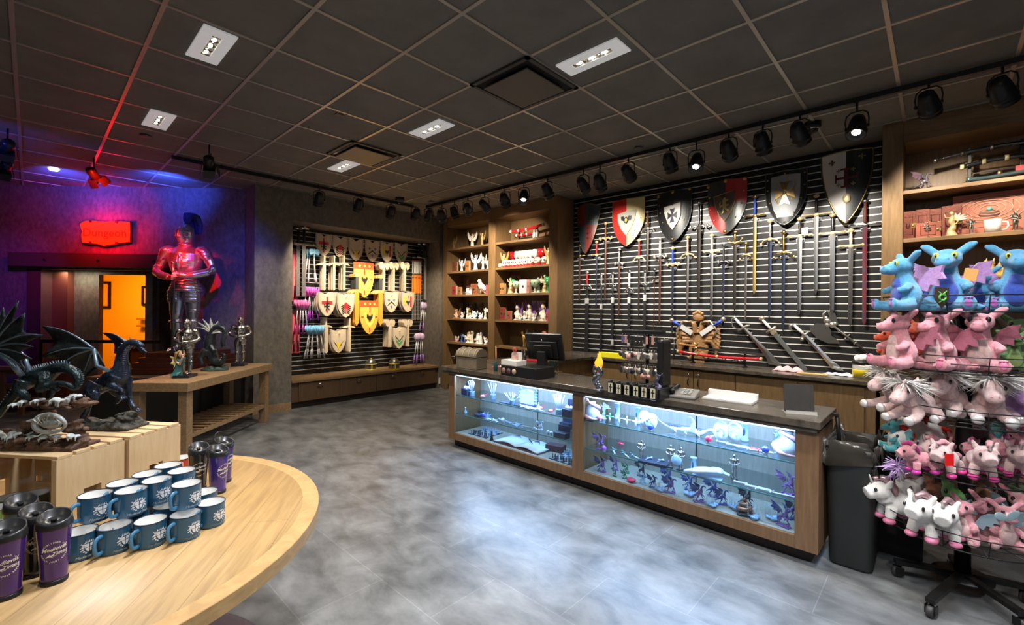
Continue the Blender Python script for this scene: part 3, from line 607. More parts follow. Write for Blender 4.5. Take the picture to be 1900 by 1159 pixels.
def tumbler(key,col,lab,p,rz,logo=True,ring=False,metal=.0):
    t=thing('travel_tumbler',lab,'tumbler',p,rz,'travel tumblers')
    R=lambda z: .0295+(z/.17)*.0085
    g=G(); g.lathe([(.0300,.010),(.0295,.02),(.0315,.06),(.0360,.125),(.0385,.162),(.0385,.166)],40); g.build('body',mat('tumbler_'+key,col,.16,metal=metal,coat=.8),t)
    g=G(); g.lathe([(0,0),(.0302,0),(.0312,.003),(.0312,.011),(.0298,.013)],32); g.build('base_ring',black,t)
    lm=mat('lid_black',(.02,.02,.021),.3)
    g=G(); n=32; prof=[(.0400,.160,0),(.0405,.170,0),(.0385,.178,.35),(.0375,.190,1),(.0335,.188,1),(.030,.176,.35),(.012,.174,.3),(0,.174,.3)]
    vs=[];fs=[]
    for (r,z,k) in prof:
        for i in range(n): a=2*PI*i/n; vs.append(V((r*cos(a),r*sin(a),z+k*.011*sin(a))))
    for j in range(len(prof)-1):
        for i in range(n): q=(i+1)%n; fs.append((j*n+i,j*n+q,(j+1)*n+q,(j+1)*n+i))
    g.add(vs,fs); l=g.build('lid',lm,t); G().box(-.006,.006,-.005,.012,.176,.181).build('sip_tab',black,l,bevel=.001)
    if ring: g=G(); g.tube([(.03*cos(a),.028,.195+.03*sin(a)) for a in [PI*i/12 for i in range(13)]],.0022,6); g.build('carry_loop',lm,l)
    if logo:
        g=G(); pm=mat('logo_cream',(.80,.74,.62),.5)
        def wr(p):
            z=p.y+.098; r=R(z)+.0012+p.z; return V((r*sin(p.x/r),-r*cos(p.x/r),z))
        def arc(txt,rad,sz,a_mid,dirn):
            n=len(txt); st=sz*.78/rad
            for i,ch in enumerate(txt):
                a=a_mid-dirn*(i-(n-1)/2)*st; x,y=rad*cos(a),rad*sin(a)
                rot=a-PI/2 if dirn>0 else a+PI/2
                if ch!=' ': g.text(ch,sz,I4,ext=.0001,bold=.02,wrap=lambda p,rot=rot,x=x,y=y: wr(V((x+p.x*cos(rot)-p.y*sin(rot),y+p.x*sin(rot)+p.y*cos(rot),p.z))))
        arc('ESTABLISHED 1093',.0265,.0056,PI/2,1); arc('GUZZLE.JOUST.REPEAT',.0285,.0056,-PI/2,-1)
        g.text('Medieval',.0150,I4,ext=.0001,shear=.3,bold=.015,wrap=lambda p: wr(V((p.x-.002,p.y+.0085+p.x*.12,p.z))))
        g.text('Times',.0135,I4,ext=.0001,shear=.3,bold=.015,wrap=lambda p: wr(V((p.x+.011,p.y-.0045+p.x*.12,p.z))))
        for pts in ([(-.019,-.0125),(-.012,-.0085),(-.010,-.0045),(-.008,-.0080),(-.003,-.0065),(.000,-.0045),(-.002,-.0090),(-.005,-.0115),(-.003,-.0150),(-.0085,-.0125),(-.014,-.0125),(-.017,-.0155)],[(-.003,-.0120),(.022,-.0088),(.022,-.0094),(-.003,-.0132)]):
            vs=[wr(V((x,y,0))) for x,y in pts]; g.add(vs,[tuple(range(len(vs)))],False)
        g.build('printed_logo',pm,t)
    return t
pur=(.055,.018,.15)
def face(px,off=0): # rotation that turns local -y to the camera side
    return YAW+math.radians(off)
tumbler('purple',pur,'purple tumbler with script logo, standing beside the blue mugs',atZ(100,1078,.75),face(0,46))
tumbler('purple',pur,'purple tumbler cut off by the left photo edge',atZ(12,1106,.75),face(0,42))
tumbler('black',(.012,.018,.02),'black tumbler standing behind the two purple ones at left',atZ(66,1064,.75),face(0,60))
tumbler('teal',(.02,.09,.08),'dark teal tumbler tucked in front of the near crate',atZ(38,1040,.75),face(0,60),logo=False)
tumbler('black2',(.03,.025,.018),'smoky black tumbler at the far end beside the crates',atZ(368,908,.75),face(0,40))
tumbler('blue',(.04,.02,.22),'blue purple tumbler in front at the far right tumbler group',atZ(404,913,.75),face(0,75))
tumbler('purple2',(.06,.03,.16),'purple tumbler with carry loop, farthest right and behind',atZ(415,893,.75),face(0,80),ring=True)
# ================================================================ dragons
dk=mat('dragon_blue_black',(.045,.062,.10),.18,metal=.5,var=.75,vscale=28,col2=(.006,.010,.016),bump=.45,bscale=110)
dkw=mat('dragon_wing_dark',(.035,.045,.05),.35,metal=.3,var=.6,vscale=22,col2=(.010,.012,.012),bump=.3,bscale=90)
dkl=mat('dragon_highlight',(.20,.28,.36),.3,metal=.5,var=.5,vscale=40)
rock=mat('rock_resin',(.085,.075,.055),.6,var=.7,vscale=25,col2=(.022,.024,.020),bump=.8,bscale=70)
rockb=mat('rock_brown',(.16,.085,.045),.6,var=.7,vscale=22,col2=(.045,.020,.014),bump=.8,bscale=60)
snow=mat('snow_paint',(.62,.68,.66),.6,var=.2,vscale=50)
class Px:
    def __init__(s,cx,cy,k): s.cx,s.cy,s.k=cx,cy,k
    def __call__(s,x,y,d=0): return V(((x-s.cx)*s.k,d,(s.cy-y)*s.k))
def wing(name,par,p,root,tips,arm,r,mats,sag=.18,seg=7,dsp=0,thick=.003):
    # arm polyline, then finger bones from the wrist to each tip with scalloped membranes between them
    wst=arm[-1]; g=G(); g.m=1; g.tube([p(*a) for a in arm],[r*1.5,r*1.1] if len(arm)==2 else [r*1.6]*(len(arm)-1)+[r*1.1],8)
    W=p(*wst); T=[p(*q) for q in tips]
    def bone(t,u):
        m=W.lerp(t,u); bow=(t-W).length*.09*sin(PI*u); return m+V((0,0,bow))
    for t in T: g.tube([bone(t,i/8) for i in range(9)],[r*1.0,r*.18],6)
    g.m=0
    for i in range(len(T)-1):
        grid=[]
        for a in range(seg+1):
            u=a/seg; row=[]
            for b in range(seg+1):
                v=b/seg; A=bone(T[i],u); B=bone(T[i+1],u); q=A.lerp(B,v); q=q.lerp(W,sag*sin(PI*v)*u); q.y+=(B-A).length*.10*sin(PI*v); row.append(q)
            grid.append(row)
        g.sheet(grid,thick)
    return g.build(name,mats,par)
def spikes(g,pts,h,r,dirs=None,every=1):
    for i in range(1,len(pts)-1,every):
        t=(pts[i+1]-pts[i-1]).normalized(); n=V((-t.z,0,t.x)); n=n if dirs is None else n*dirs
        g.tube([pts[i]+n*r*.5,pts[i]+n*(r+h)-t*h*.5],[h*.35,h*.04],5)
def rocks(g,c,ext,n,s,seed):
    R=random.Random(seed)
    for i in range(n):
        q=V(c)+V((R.uniform(-1,1)*ext[0],R.uniform(-1,1)*ext[1],R.uniform(-1,1)*ext[2])); a=R.uniform(.6,1.2)*s
        g.ell(q,(a*1.5,a*1.1,a*.55),rotM(R.uniform(-.4,.4),R.uniform(-.4,.4),R.uniform(0,3)),8,5)
K1=.00240; p1=Px(203,797,K1)
def head(g,c,d,s,up_=V((0,0,1)),mout=.25):
    # angular skull, snout, jaw, horns; d = facing direction
    d=V(d).normalized(); u=(up_-d*up_.dot(d)).normalized(); w=d.cross(u); c=V(c)
    g.tube([c-d*s*.5,c,c+d*s*.8,c+d*s*1.6,c+d*s*1.85],[s*.38,s*.55,s*.40,s*.27,s*.12],8)
    g.tube([c+d*s*.1-u*s*.25,c+d*s*.9-u*s*(.38+mout*.6),c+d*s*1.5-u*s*(.35+mout)],[s*.30,s*.20,s*.08],7)
    for k in (-1,1):
        g.ell(c+d*s*.35+w*k*s*.36+u*s*.34,(s*.2,s*.12,s*.12)); 
        g.tube([c-d*s*.1+w*k*s*.3+u*s*.35,c-d*s*.9+w*k*s*.5+u*s*.75,c-d*s*1.7+w*k*s*.45+u*s*.75],[s*.17,s*.1,s*.02],6)
        g.tube([c-d*s*.1+w*k*s*.45,c-d*s*.8+w*k*s*.7+u*s*.1],[s*.12,s*.02],5); g.tube([c+w*k*s*.45-u*s*.2,c-d*s*.5+w*k*s*.6-u*s*.35],[s*.1,s*.02],5)
        g.tube([c+d*s*1.6+w*k*s*.12+u*s*.15,c+d*s*1.6+w*k*s*.16+u*s*.38],[s*.1,s*.02],5)
    return c,d,u,w
def dragon_standing():
    t=thing('dragon_statue','x','statue',(0,0,0)); p=p1; k=K1; g=G()
    sp=bez([(258,652,0,5.5),(247,645,0,6.5),(234,648,0,7.5),(225,660,0,8.5),(222,676,0,10),(222,692,0,14),(214,706,0,18),(200,714,2,17),(186,722,4,13),(172,734,6,9),(158,744,10,6.5),(146,752,14,5),(136,760,20,3.5),(128,766,24,1.5)],60)
    g.tube([p(a,b,c*k) for a,b,c,r in sp],[r*k for a,b,c,r in sp],12)
    head(g,p(256,655),(.85,-.10,-.52),.0185)
    def limb(q,n=14): q=bez(q,n); g.tube([p(a,b,c*k) for a,b,c,r in q],[r*k for a,b,c,r in q],8)
    limb([(222,703,-12,10),(217,716,-16,8),(226,722,-18,6),(238,727,-19,4.5),(241,736,-20,4)])       # raised fore leg
    limb([(224,708,8,9),(226,728,8,7),(229,744,8,5),(236,757,6,4.5),(244,764,4,5)])
    limb([(188,716,-12,13),(184,728,-18,11),(192,738,-20,8),(182,750,-18,5),(176,764,-16,4.5),(170,776,-18,5)])
    limb([(192,720,12,12),(200,736,16,9),(206,744,16,6),(198,756,16,4.5)])
    for (x,y,d,dx) in ((243,738,-22,5),(248,766,4,7),(168,778,-20,-4),(174,779,-18,6)):
        for j in (-1,0,1): g.tube([p(x-dx*.3,y-1,(d+j*3)*k),p(x+dx*.6,y+2,(d+j*5)*k),p(x+dx,y+5,(d+j*5)*k)],[2.2*k,1.6*k,.5*k],5)
    o=g.build('body',dk,t,fuse=.0022,fsmooth=1)
    g=G(); pts=[p(a,b,c*k) for a,b,c,r in sp]
    for i in range(5,len(pts)-2,2):
        tt=(pts[i+1]-pts[i-1]).normalized(); n=V((-tt.z,0,tt.x)); n=n*(1 if n.z>0 or n.x<0 else -1); r=sp[i][3]*k
        if n.x>.2 and n.z<.3: n=-n
        g.tube([pts[i]+n*r*.7,pts[i]+n*(r+.011)+tt*.005],[.005,.0008],5)
    g.build('back_spikes',dkl,t)
    g=G()
    for i in range(8,40,1):
        tt=(pts[i+1]-pts[i-1]).normalized(); n=V((-tt.z,0,tt.x)); n=-(n*(1 if n.z>0 or n.x<0 else -1)) if not (n.x>.2 and n.z<.3) else n
        n=V((.9,-.25,-.2)) if 8<i<30 else V((0,-.2,-1)); r=sp[i][3]*k; g.tube([pts[i]+n*(r*.80)-V((0,.012,0)),pts[i]+n*(r*.92),pts[i]+n*(r*.80)+V((0,.012,0))],.0032,6)
    g.build('belly_plates',mat('dragon_belly',(.17,.15,.22),.3,metal=.3,var=.4,vscale=30),t)
    wing('wing',t,p,None,[(100,615,-.05),(108,668,-.07),(128,690,-.06),(163,710,-.03),(192,688,0)],[(212,695,-.03),(192,684,-.04),(189,655,-.045)],.0055,[dkw,dkl])
    wing('wing',t,p,None,[(150,630,.10),(172,668,.10),(190,690,.08),(205,690,.06)],[(214,695,.03),(206,676,.05),(214,648,.05)],.005,[mat('dragon_wing_blue',(.025,.03,.09),.35,metal=.4,var=.5),dkl])
    g=G(); rocks(g,p(202,790,.0),(.115,.045,.012),46,.020,3); rocks(g,p(232,780),(.035,.03,.016),14,.018,4); g.box(-.12,.12,-.06,.06,.0,.012); g.build('rock_base',rock,t,fuse=.0035,fsmooth=1)
    return t
D1=dragon_standing(); D1.location=atZ(205,793,1.02)+V((0,0,0)); D1.rotation_euler.z=YAW
tag(D1,'standing blue black dragon statue with raised wing on the far crate','statue')
D1.location.z=1.021
def dragon_left():
    K=.0021; p=Px(75,833,K); t=thing('dragon_statue','black winged dragon statue on a snowy rock, cut off at left photo edge','statue',(0,0,0)); k=K; g=G()
    sp=bez([(104,728,-14,5),(112,720,-12,5),(128,722,-8,5),(140,728,-4,5.5),(141,714,0,6.5),(130,701,2,8),(112,695,4,9),(95,697,6,11),(78,706,8,15),(60,712,10,17),(44,718,10,14),(32,730,8,10),(22,745,4,8),(12,762,0,6.5),(2,780,-2,5),(-8,800,-4,2.5)],64)
    g.tube([p(a,b,c*k) for a,b,c,r in sp],[r*k for a,b,c,r in sp],12); head(g,p(102,728,-14*k),(-.9,-.3,-.15),.013)
    def limb(q,n=14): q=bez(q,n); g.tube([p(a,b,c*k) for a,b,c,r in q],[r*k for a,b,c,r in q],8)
    limb([(84,706,-6,11),(92,716,-12,10),(88,730,-14,7),(104,724,-14,5),(118,732,-12,4)])
    limb([(52,716,-8,12),(50,732,-12,9),(62,744,-12,6),(56,758,-12,5)]); limb([(66,716,16,10),(74,736,18,7),(70,752,18,5)])
    g.build('body',mat('dragon_green_black',(.035,.060,.065),.25,metal=.45,var=.75,vscale=26,col2=(.006,.010,.010),bump=.5,bscale=110),t,fuse=.0022,fsmooth=1)
    pts=[p(a,b,c*k) for a,b,c,r in sp]; g=G()
    for i in range(14,len(pts)-2,1):
        tt=(pts[i+1]-pts[i-1]).normalized(); n=V((-tt.z,0,tt.x)); n=n if n.z>-.2 else -n
        if i<24: n=V((.95,0,.3))
        if i>44: n=V((-.8,0,.5))
        r=sp[i][3]*k; g.tube([pts[i]+n*r*.7,pts[i]+n*(r+.010)],[.0042,.0006],5)
    g.build('back_spikes',dkl,t)
    wing('wing',t,p,None,[(18,588,-.02),(50,577,-.03),(66,598,-.04),(102,635,-.05),(86,655,-.05),(78,676,-.04),(62,700,-.02)],[(52,708,-.02),(36,682,-.03),(0,662,-.03)],.006,[dkw,dkl],sag=.30)
    wing('wing',t,p,None,[(-60,590,.06),(-50,640,.08),(-20,690,.08),(20,705,.05)],[(40,706,.03),(20,680,.05),(-5,650,.05)],.005,[dkw,dkl],sag=.25)
    g=G(); rocks(g,p(82,822),(.150,.05,.016),60,.020,7); rocks(g,p(70,790),(.03,.03,.035),22,.018,8); rocks(g,p(104,757),(.115,.03,.014),34,.016,9); rocks(g,p(140,800),(.03,.03,.02),14,.018,10); rocks(g,p(20,812),(.04,.03,.02),14,.018,12); g.box(-.15,.17,-.06,.06,0,.012); g.build('rock_base',rockb,t,fuse=.0035,fsmooth=1)
    g=G(); R=random.Random(5)
    for i in range(34):
        x=R.uniform(10,156); up_=R.random()<.5; y=(752-(x-104)*.12+R.uniform(-4,2)) if up_ and x>52 else (812+R.uniform(-4,5)); c=p(x,y,R.uniform(-.045,0)); g.ell(c+V((0,-.01,.008)),(R.uniform(.008,.016),.012,.006),None,8,5)
        for q in range(2): xx=c.x+R.uniform(-.01,.01); g.tube([V((xx,c.y-.022,c.z+.008)),V((xx,c.y-.024,c.z-R.uniform(.006,.02)))],[.004,.0008],5)
    g.build('snow_cap',snow,t,fuse=.0028,fsmooth=1)
    g=G(); q=[(118+26*cos(a)*(1-.0*a),786-15*sin(a),-.055-.004*sin(a*2),5.5-abs(a-2.6)*.9) for a in [-.6+i*.28 for i in range(23)]]
    g.tube([p(a,b,c) for a,b,c,r in q],[max(.9,r)*k for a,b,c,r in q],8); g.ell(p(118,786,-.045),(.032,.018,.022)); head(g,p(90,780,-.06),(-.8,-.4,-.1),.009)
    for j in range(6): a=.5+j*.38; g.tube([p(112,792,-.06),p(112+30*cos(a),790-22*sin(a),-.068)],[.0035,.001],5)
    g.build('white_dragon',mat('pearl_white',(.60,.62,.60),.3,metal=.2,var=.4,vscale=40),t,fuse=.002,fsmooth=1)
    return t
D2=dragon_left(); D2.location=atZ(75,828,1.02); D2.rotation_euler.z=YAW; D2.location.z=1.021
# ================================================================ knights
def knight(name,lab,loc,rz,H,m,plume=True,base=None,skin=.0035,cat='statue',stance=0):
    t=thing(name,lab,cat,loc,rz); s=H
    def S(*a): return V(a)*s
    def E(g,c,r,M=None): g.ell(V(c)*s,tuple(x*s for x in r),M,16,10)
    def T(g,pts,r,n=12): g.tube([V(q)*s for q in pts],[x*s for x in r],n)
    z0=base if base else 0
    def P_(g): g.X=Matrix.Translation((0,0,z0)); return g
    for sd in (-1,1):
        g=P_(G()); fx=sd*.060; fy=-.03 if sd==stance else 0
        T(g,[(sd*.05,0,.50),(sd*.055,-.005,.40),(sd*.058,-.012,.29),(sd*.060,-.006+fy*.3,.26),(sd*.062,.004+fy*.6,.17),(fx,.006+fy,.06),(fx,0+fy,.03)],[.055,.056,.042,.036,.040,.026,.028])
        E(g,(sd*.060,-.028,.275),(.030,.022,.034)); E(g,(sd*.062,-.035+fy,.020),(.026,.065,.020)); T(g,[(sd*.062,-.08+fy,.016),(sd*.066,-.115+fy,.008)],[.016,.004])
        for zz in (.32,.235): g.lathe([(.044*s,(zz-.006)*s),(.049*s,zz*s),(.044*s,(zz+.006)*s)],16,(sd*.060*s,-.008*s,0))
        g.build('leg_armor',m,t,fuse=skin*s,fsmooth=2)
    g=P_(G()); g.lathe([(.070*s,.55*s),(.082*s,.585*s),(.105*s,.64*s),(.122*s,.70*s),(.120*s,.755*s),(.085*s,.80*s),(.045*s,.822*s)],28,sy=.78); E(g,(0,-.045,.69),(.085,.060,.075)); g.tube([V((0,-.100,.74))*s,V((0,-.112,.69))*s,V((0,-.08,.60))*s],[.006*s,.010*s,.004*s],8); g.build('breastplate',m,t,fuse=skin*s,fsmooth=2)
    g=P_(G()); 
    for i in range(4): g.lathe([((.080+.008*i)*s,(.560-.022*i)*s),((.098+.009*i)*s,(.532-.022*i)*s),((.094+.009*i)*s,(.530-.022*i)*s)],28,sy=.80)
    g.build('fauld',m,t)
    for sd in (-1,1):
        g=P_(G())
        for i in range(3): E(g,(sd*(.065),-.055,.455-.028*i),(.050,.020,.030-.003*i),rotM(.15,0,sd*.35))
        g.build('tasset',m,t,fuse=skin*s,fsmooth=1)
        g=P_(G()); 
        for i in range(3): E(g,(sd*(.132+.012*i),0,.775-.022*i),(.058-.006*i,.058-.004*i,.045-.008*i),rotM(0,sd*.5,0))
        g.build('pauldron',m,t,fuse=skin*s,fsmooth=1)
        g=P_(G()); T(g,[(sd*.145,0,.76),(sd*.175,.005,.70),(sd*.195,-.005,.645),(sd*.18,-.05,.61),(sd*.115,-.105,.585),(sd*.06,-.128,.575)],[.036,.036,.030,.031,.030,.022]); E(g,(sd*.198,-.008,.64),(.034,.036,.036)); E(g,(sd*.215,.0,.64),(.014,.03,.03)); g.build('arm_armor',m,t,fuse=skin*s,fsmooth=2)
        g=P_(G()); z=.575+sd*.012; T(g,[(sd*.075,-.122,.580),(sd*.035,-.138,z)],[.026,.024]); E(g,(sd*.028,-.14,z),(.024,.018,.022))
        for f in range(4): a=-.014+f*.0095; T(g,[(sd*.026,-.152,z-a),(sd*.004,-.164,z-a),(-sd*.010,-.150,z-a)],[.0062,.006,.005],6)
        T(g,[(sd*.03,-.135,z+.016),(sd*.008,-.138,z+.026)],[.007,.005],6); g.build('gauntlet',m,t,fuse=skin*s*.7,fsmooth=0)
    g=P_(G()); g.lathe([(.05*s,.815*s),(.052*s,.83*s),(.040*s,.845*s),(.046*s,.862*s),(.054*s,.89*s),(.056*s,.925*s),(.048*s,.962*s),(.030*s,.986*s),(0,.995*s)],26,sy=1.12); T(g,[(0,-.05,.86),(0,-.085,.885),(0,-.068,.93)],[.030,.026,.030]); T(g,[(0,-.055,.955),(0,-.02,1.0),(0,.045,.985),(0,.062,.93)],[.006,.008,.008,.005],8); g.build('helmet',m,t,fuse=skin*s*.7,fsmooth=1)
    g=P_(G())
    for zz in (.876,.889,.902,.916,.929): g.tube([V((.058*sin(a)*1.0,-.020-.066*cos(a),zz))*s for a in [-1.0+i*.2 for i in range(11)]],.0028*s,5)
    g.build('visor_bars',dsteel,t)
    if plume:
        g=P_(G()); R=random.Random(3)
        for i in range(26):
            a=R.uniform(-.022,.022); L_=R.uniform(.85,1.1)
            T(g,[(a*.3,.01,.985),(a*.9,.012,1.03),(a*1.4,.040,1.075*1),(a*2,.085*L_,1.065),(a*2.2,.12*L_,1.0*1),(a*2.1,.125*L_,.93)],[.006,.012,.015,.015,.013,.004],6)
        g.build('plume',mat('blue_plume',(.02,.04,.35),.5,var=.5,vscale=30),t,fuse=.006*s,fsmooth=0)
    g=P_(G()); T(g,[(0,-.152,.66),(0,-.152,.57)],[.010,.010]); E(g,(0,-.152,.675),(.016,.016,.016)); g.box(-.07*s,.07*s,-.160*s,-.146*s,.545*s,.557*s); g.add([V(q)*s for q in ((-.014,-.152,.545),(.014,-.152,.545),(.010,-.152,.02),(-.010,-.152,.02),(0,-.152,0),(0,-.156,.3),(0,-.148,.3))],[(0,5,3),(5,4,3),(5,1,2),(5,2,4),(0,5,1),(0,3,6),(6,3,4),(6,2,1),(6,4,2),(0,6,1)],False); g.build('sword',steel,t)
    if base:
        G().box(-.13*s,.13*s,-.20*s,.10*s,0,base).build('plinth',mat('plinth_dark',(.02,.02,.03),.3),t,bevel=.004)
    return t
face_cam=YAW
kp=DW(.50,.50,0)
knight('suit_of_armor','life size suit of armor with blue plume, lit red, behind the oak table',(kp.x,kp.y,.93),YAW+.10,1.76,mat('suit_steel',(.60,.60,.62),.24,metal=.92),True,None,.0045,'suit of armor',1)
t=thing('armor_pedestal','stepped dark red pedestal carrying the suit of armor','pedestal',(0,0,0))
for i,(w_,z0,z1) in enumerate(((.54,.66,.73),(.48,.73,.80),(.42,.80,.865),(.36,.865,.93))):
    g=G(); g.X=MD; g.box(.50-w_,.50+w_,.02 if i==0 else .06,.50+w_*.62,z0,z1); g.build('step',woodR,t,bevel=.004)
t=thing('display_platform','low black platform under the armor pedestal','platform',(0,0,0)); g=G(); g.X=MD; g.box(-.05,1.32,.02,1.0,0,.60); g.build('body',mat('platform_black',(.02,.018,.016),.5),t); g=G(); g.X=MD; g.box(-.08,1.35,.02,1.04,.60,.655); g.build('top',mat('platform_top',(.07,.05,.04),.4),t,bevel=.004)
sm=silver
p=TT(.42,.30,.78); knight('knight_statuette','silver knight statuette in the middle of the oak table, in front of the big armor',(p.x,p.y,p.z),YAW+.15,.60,sm,False,.03,.0035,'statue',1)
p=TT(1.42,.30,.78); knight('knight_statuette','silver knight statuette at the far right end of the oak table',(p.x,p.y,p.z),YAW+.30,.60,sm,False,.04,.0035,'statue',-1)
# curled dragon statue with fanned white wings
def dragon_curled():
    K=.0067; p=Px(417,684,K); t=thing('dragon_statue','coiled dark dragon statue with pale fan wings between the two silver knights','statue',(0,0,0)); k=K; g=G()
    sp=bez([(434,640,-2,3.2),(432,632,-2,4),(434,622,0,4),(432,612,1,4.5),(424,606,2,5),(414,610,2,6),(408,622,2,8),(406,640,2,10),(410,656,2,10),(416,668,1,8),(428,672,-3,5),(435,666,-5,4),(436,656,-5,3),(431,654,-6,1.5)],50)
    g.tube([p(a,b,c*k) for a,b,c,r in sp],[r*k for a,b,c,r in sp],12); head(g,p(431,640,-2*k),(.35,-.4,-.85),.024)
    g.tube([p(404,648,-4*k),p(396,662,-8*k),p(402,674,-10*k)],[.05,.035,.02],8); g.tube([p(414,640,-8*k),p(424,650,-12*k),p(428,646,-14*k)],[.03,.02,.012],8)
    g.build('body',mat('dragon_slate',(.07,.085,.10),.28,metal=.45,var=.7,vscale=16,col2=(.015,.02,.025),bump=.5,bscale=60),t,fuse=.006,fsmooth=1)
    pale=mat('pale_wing',(.42,.46,.48),.35,metal=.2,var=.4,vscale=14)
    wing('wing',t,p,None,[(386,607,-.04),(388,598,-.03),(396,592,-.02),(408,590,0),(420,596,.02),(432,606,.03),(438,620,.03)],[(408,640,0),(412,618,-.02)],.010,[pale,mat('pale_bone',(.55,.55,.5),.35)],sag=.42,thick=.006)
    g=G()
    for i in range(10,46,2):
        q=p(*(sp[i][0],sp[i][1],sp[i][2]*k)); tt=(p(sp[i+1][0],sp[i+1][1])-p(sp[i-1][0],sp[i-1][1])).normalized(); n=V((-tt.z,0,tt.x)); n=n if n.x<0 else -n; g.tube([q+n*sp[i][3]*k*.7,q+n*(sp[i][3]*k+.022)],[.010,.001],5)
    g.build('back_spikes',pale,t)
    g=G(); rocks(g,p(416,680),(.10,.07,.015),30,.028,21); g.lathe([(0,0),(.155,0),(.15,.02),(0,.025)],18,sy=.8); g.build('rock_base',mat('rock_green',(.05,.08,.065),.5,var=.6),t,fuse=.008,fsmooth=1)
    return t
d=dragon_curled(); d.location=TT(.95,.33,.781); d.rotation_euler.z=YAW
def fairy_statue():
    K=.0058; p=Px(333,702,K); t=thing('fairy_statuette','small blond fairy figurine in turquoise dress at the near edge of oak table','statue',(0,0,0))
    g=G(); g.tube([p(334,676),p(332,686),p(330,694),p(328,700)],[.030,.038,.045,.062],12); g.tube([p(326,696),p(334,700)],[.05,.06],10); g.tube([p(338,680,-.02),p(345,672,-.04),p(348,664,-.04)],[.014,.012,.01],8); g.tube([p(333,668),p(336,680)],[.026,.034],10); g.build('dress',mat('turquoise_dress',(.08,.30,.33),.4,var=.5,vscale=12),t,fuse=.005,fsmooth=1)
    g=G(); g.ell(p(337,659),(.033,.034,.038)); g.tube([p(335,668),p(333,674)],[.012,.022],8); g.tube([p(331,673,-.02),p(338,677,-.04),p(344,668,-.06),(p(347,662,-.06))],[.013,.012,.010,.008],8); g.tube([p(345,661,-.06),p(349,658,-.06)],[.007,.004],6); g.ell(p(341,660,-.02),(.01,.008,.008)); g.build('body',mat('figurine_skin',(.72,.46,.34),.5),t,fuse=.004,fsmooth=1)
    g=G(); R=random.Random(2)
    for i in range(22): a=i/22*PI*1.5; g.tube([p(337,653)+V((.02*cos(a),.02*sin(a),0)),p(334,655)+V((.036*cos(a)-.004,.036*sin(a),-.01)),p(331,668)+V((.03*cos(a)-.01,.03*sin(a),-.02))],[.011,.010,.004],6)
    g.build('hair',mat('blond_hair',(.50,.36,.14),.5,var=.4),t,fuse=.004,fsmooth=0)
    for s,(tips,c_) in enumerate(((((318,646,.02),(322,658,.03),(324,668,.03),(328,676,.02)),(.25,.42,.50)),(((321,662,-.05),(322,676,-.05),(327,686,-.04)),(.55,.50,.25)))):
        wing('wing',t,p,None,list(tips),[(333,672,.01),(330,670,.01)],.004,[mat('fairy_wing_%d'%s,c_,.35),mat('fairy_vein',(.5,.55,.6),.4)],sag=.2,thick=.004)
    g=G(); g.lathe([(0,0),(.07,0),(.065,.012),(0,.014)],20,sy=.8); g.build('base',mat('figurine_base',(.05,.09,.10),.4),t)
    return t
f=fairy_statue(); f.location=atZ(333,700,.781); f.rotation_euler.z=YAW; f.location.z=.781
# lattice fence and rope rail by the dungeon door
t=thing('lattice_fence','low brown lattice fence at the far left behind the dragons','fence',(0,0,0)); g=G(); g.X=MD
for i in range(9): s0=2.60+i*.26; g.box(s0,s0+.07,.24,.28,0,.60)
for z in (.16,.36,.56): g.box(2.55,4.9,.22,.26,z,z+.07)
g.build('lattice',woodR if False else mat('lattice_wood',(.20,.10,.05),.5,kind='wood',vscale=4,stretch=(6,1,6)),t); g=G(); g.X=MD; g.box(2.5,4.95,.2,.30,.63,.68); g.build('cap_rail',mat('lattice_wood'),t,bevel=.004)
t=thing('barrier_rail','thin black rail across the dungeon doorway','rail',(0,0,0)); g=G(); g.X=MD; g.box(.98,2.60,.28,.32,1.02,1.065); g.build('rail_bar',blackM,t)
for s0 in (.86,2.56): g=G(); g.X=MD; g.box(s0+(.54 if s0<1 else 0),s0+.04+(.54 if s0<1 else 0),.28,.32,0,1.02); g.build('post',blackM,t)
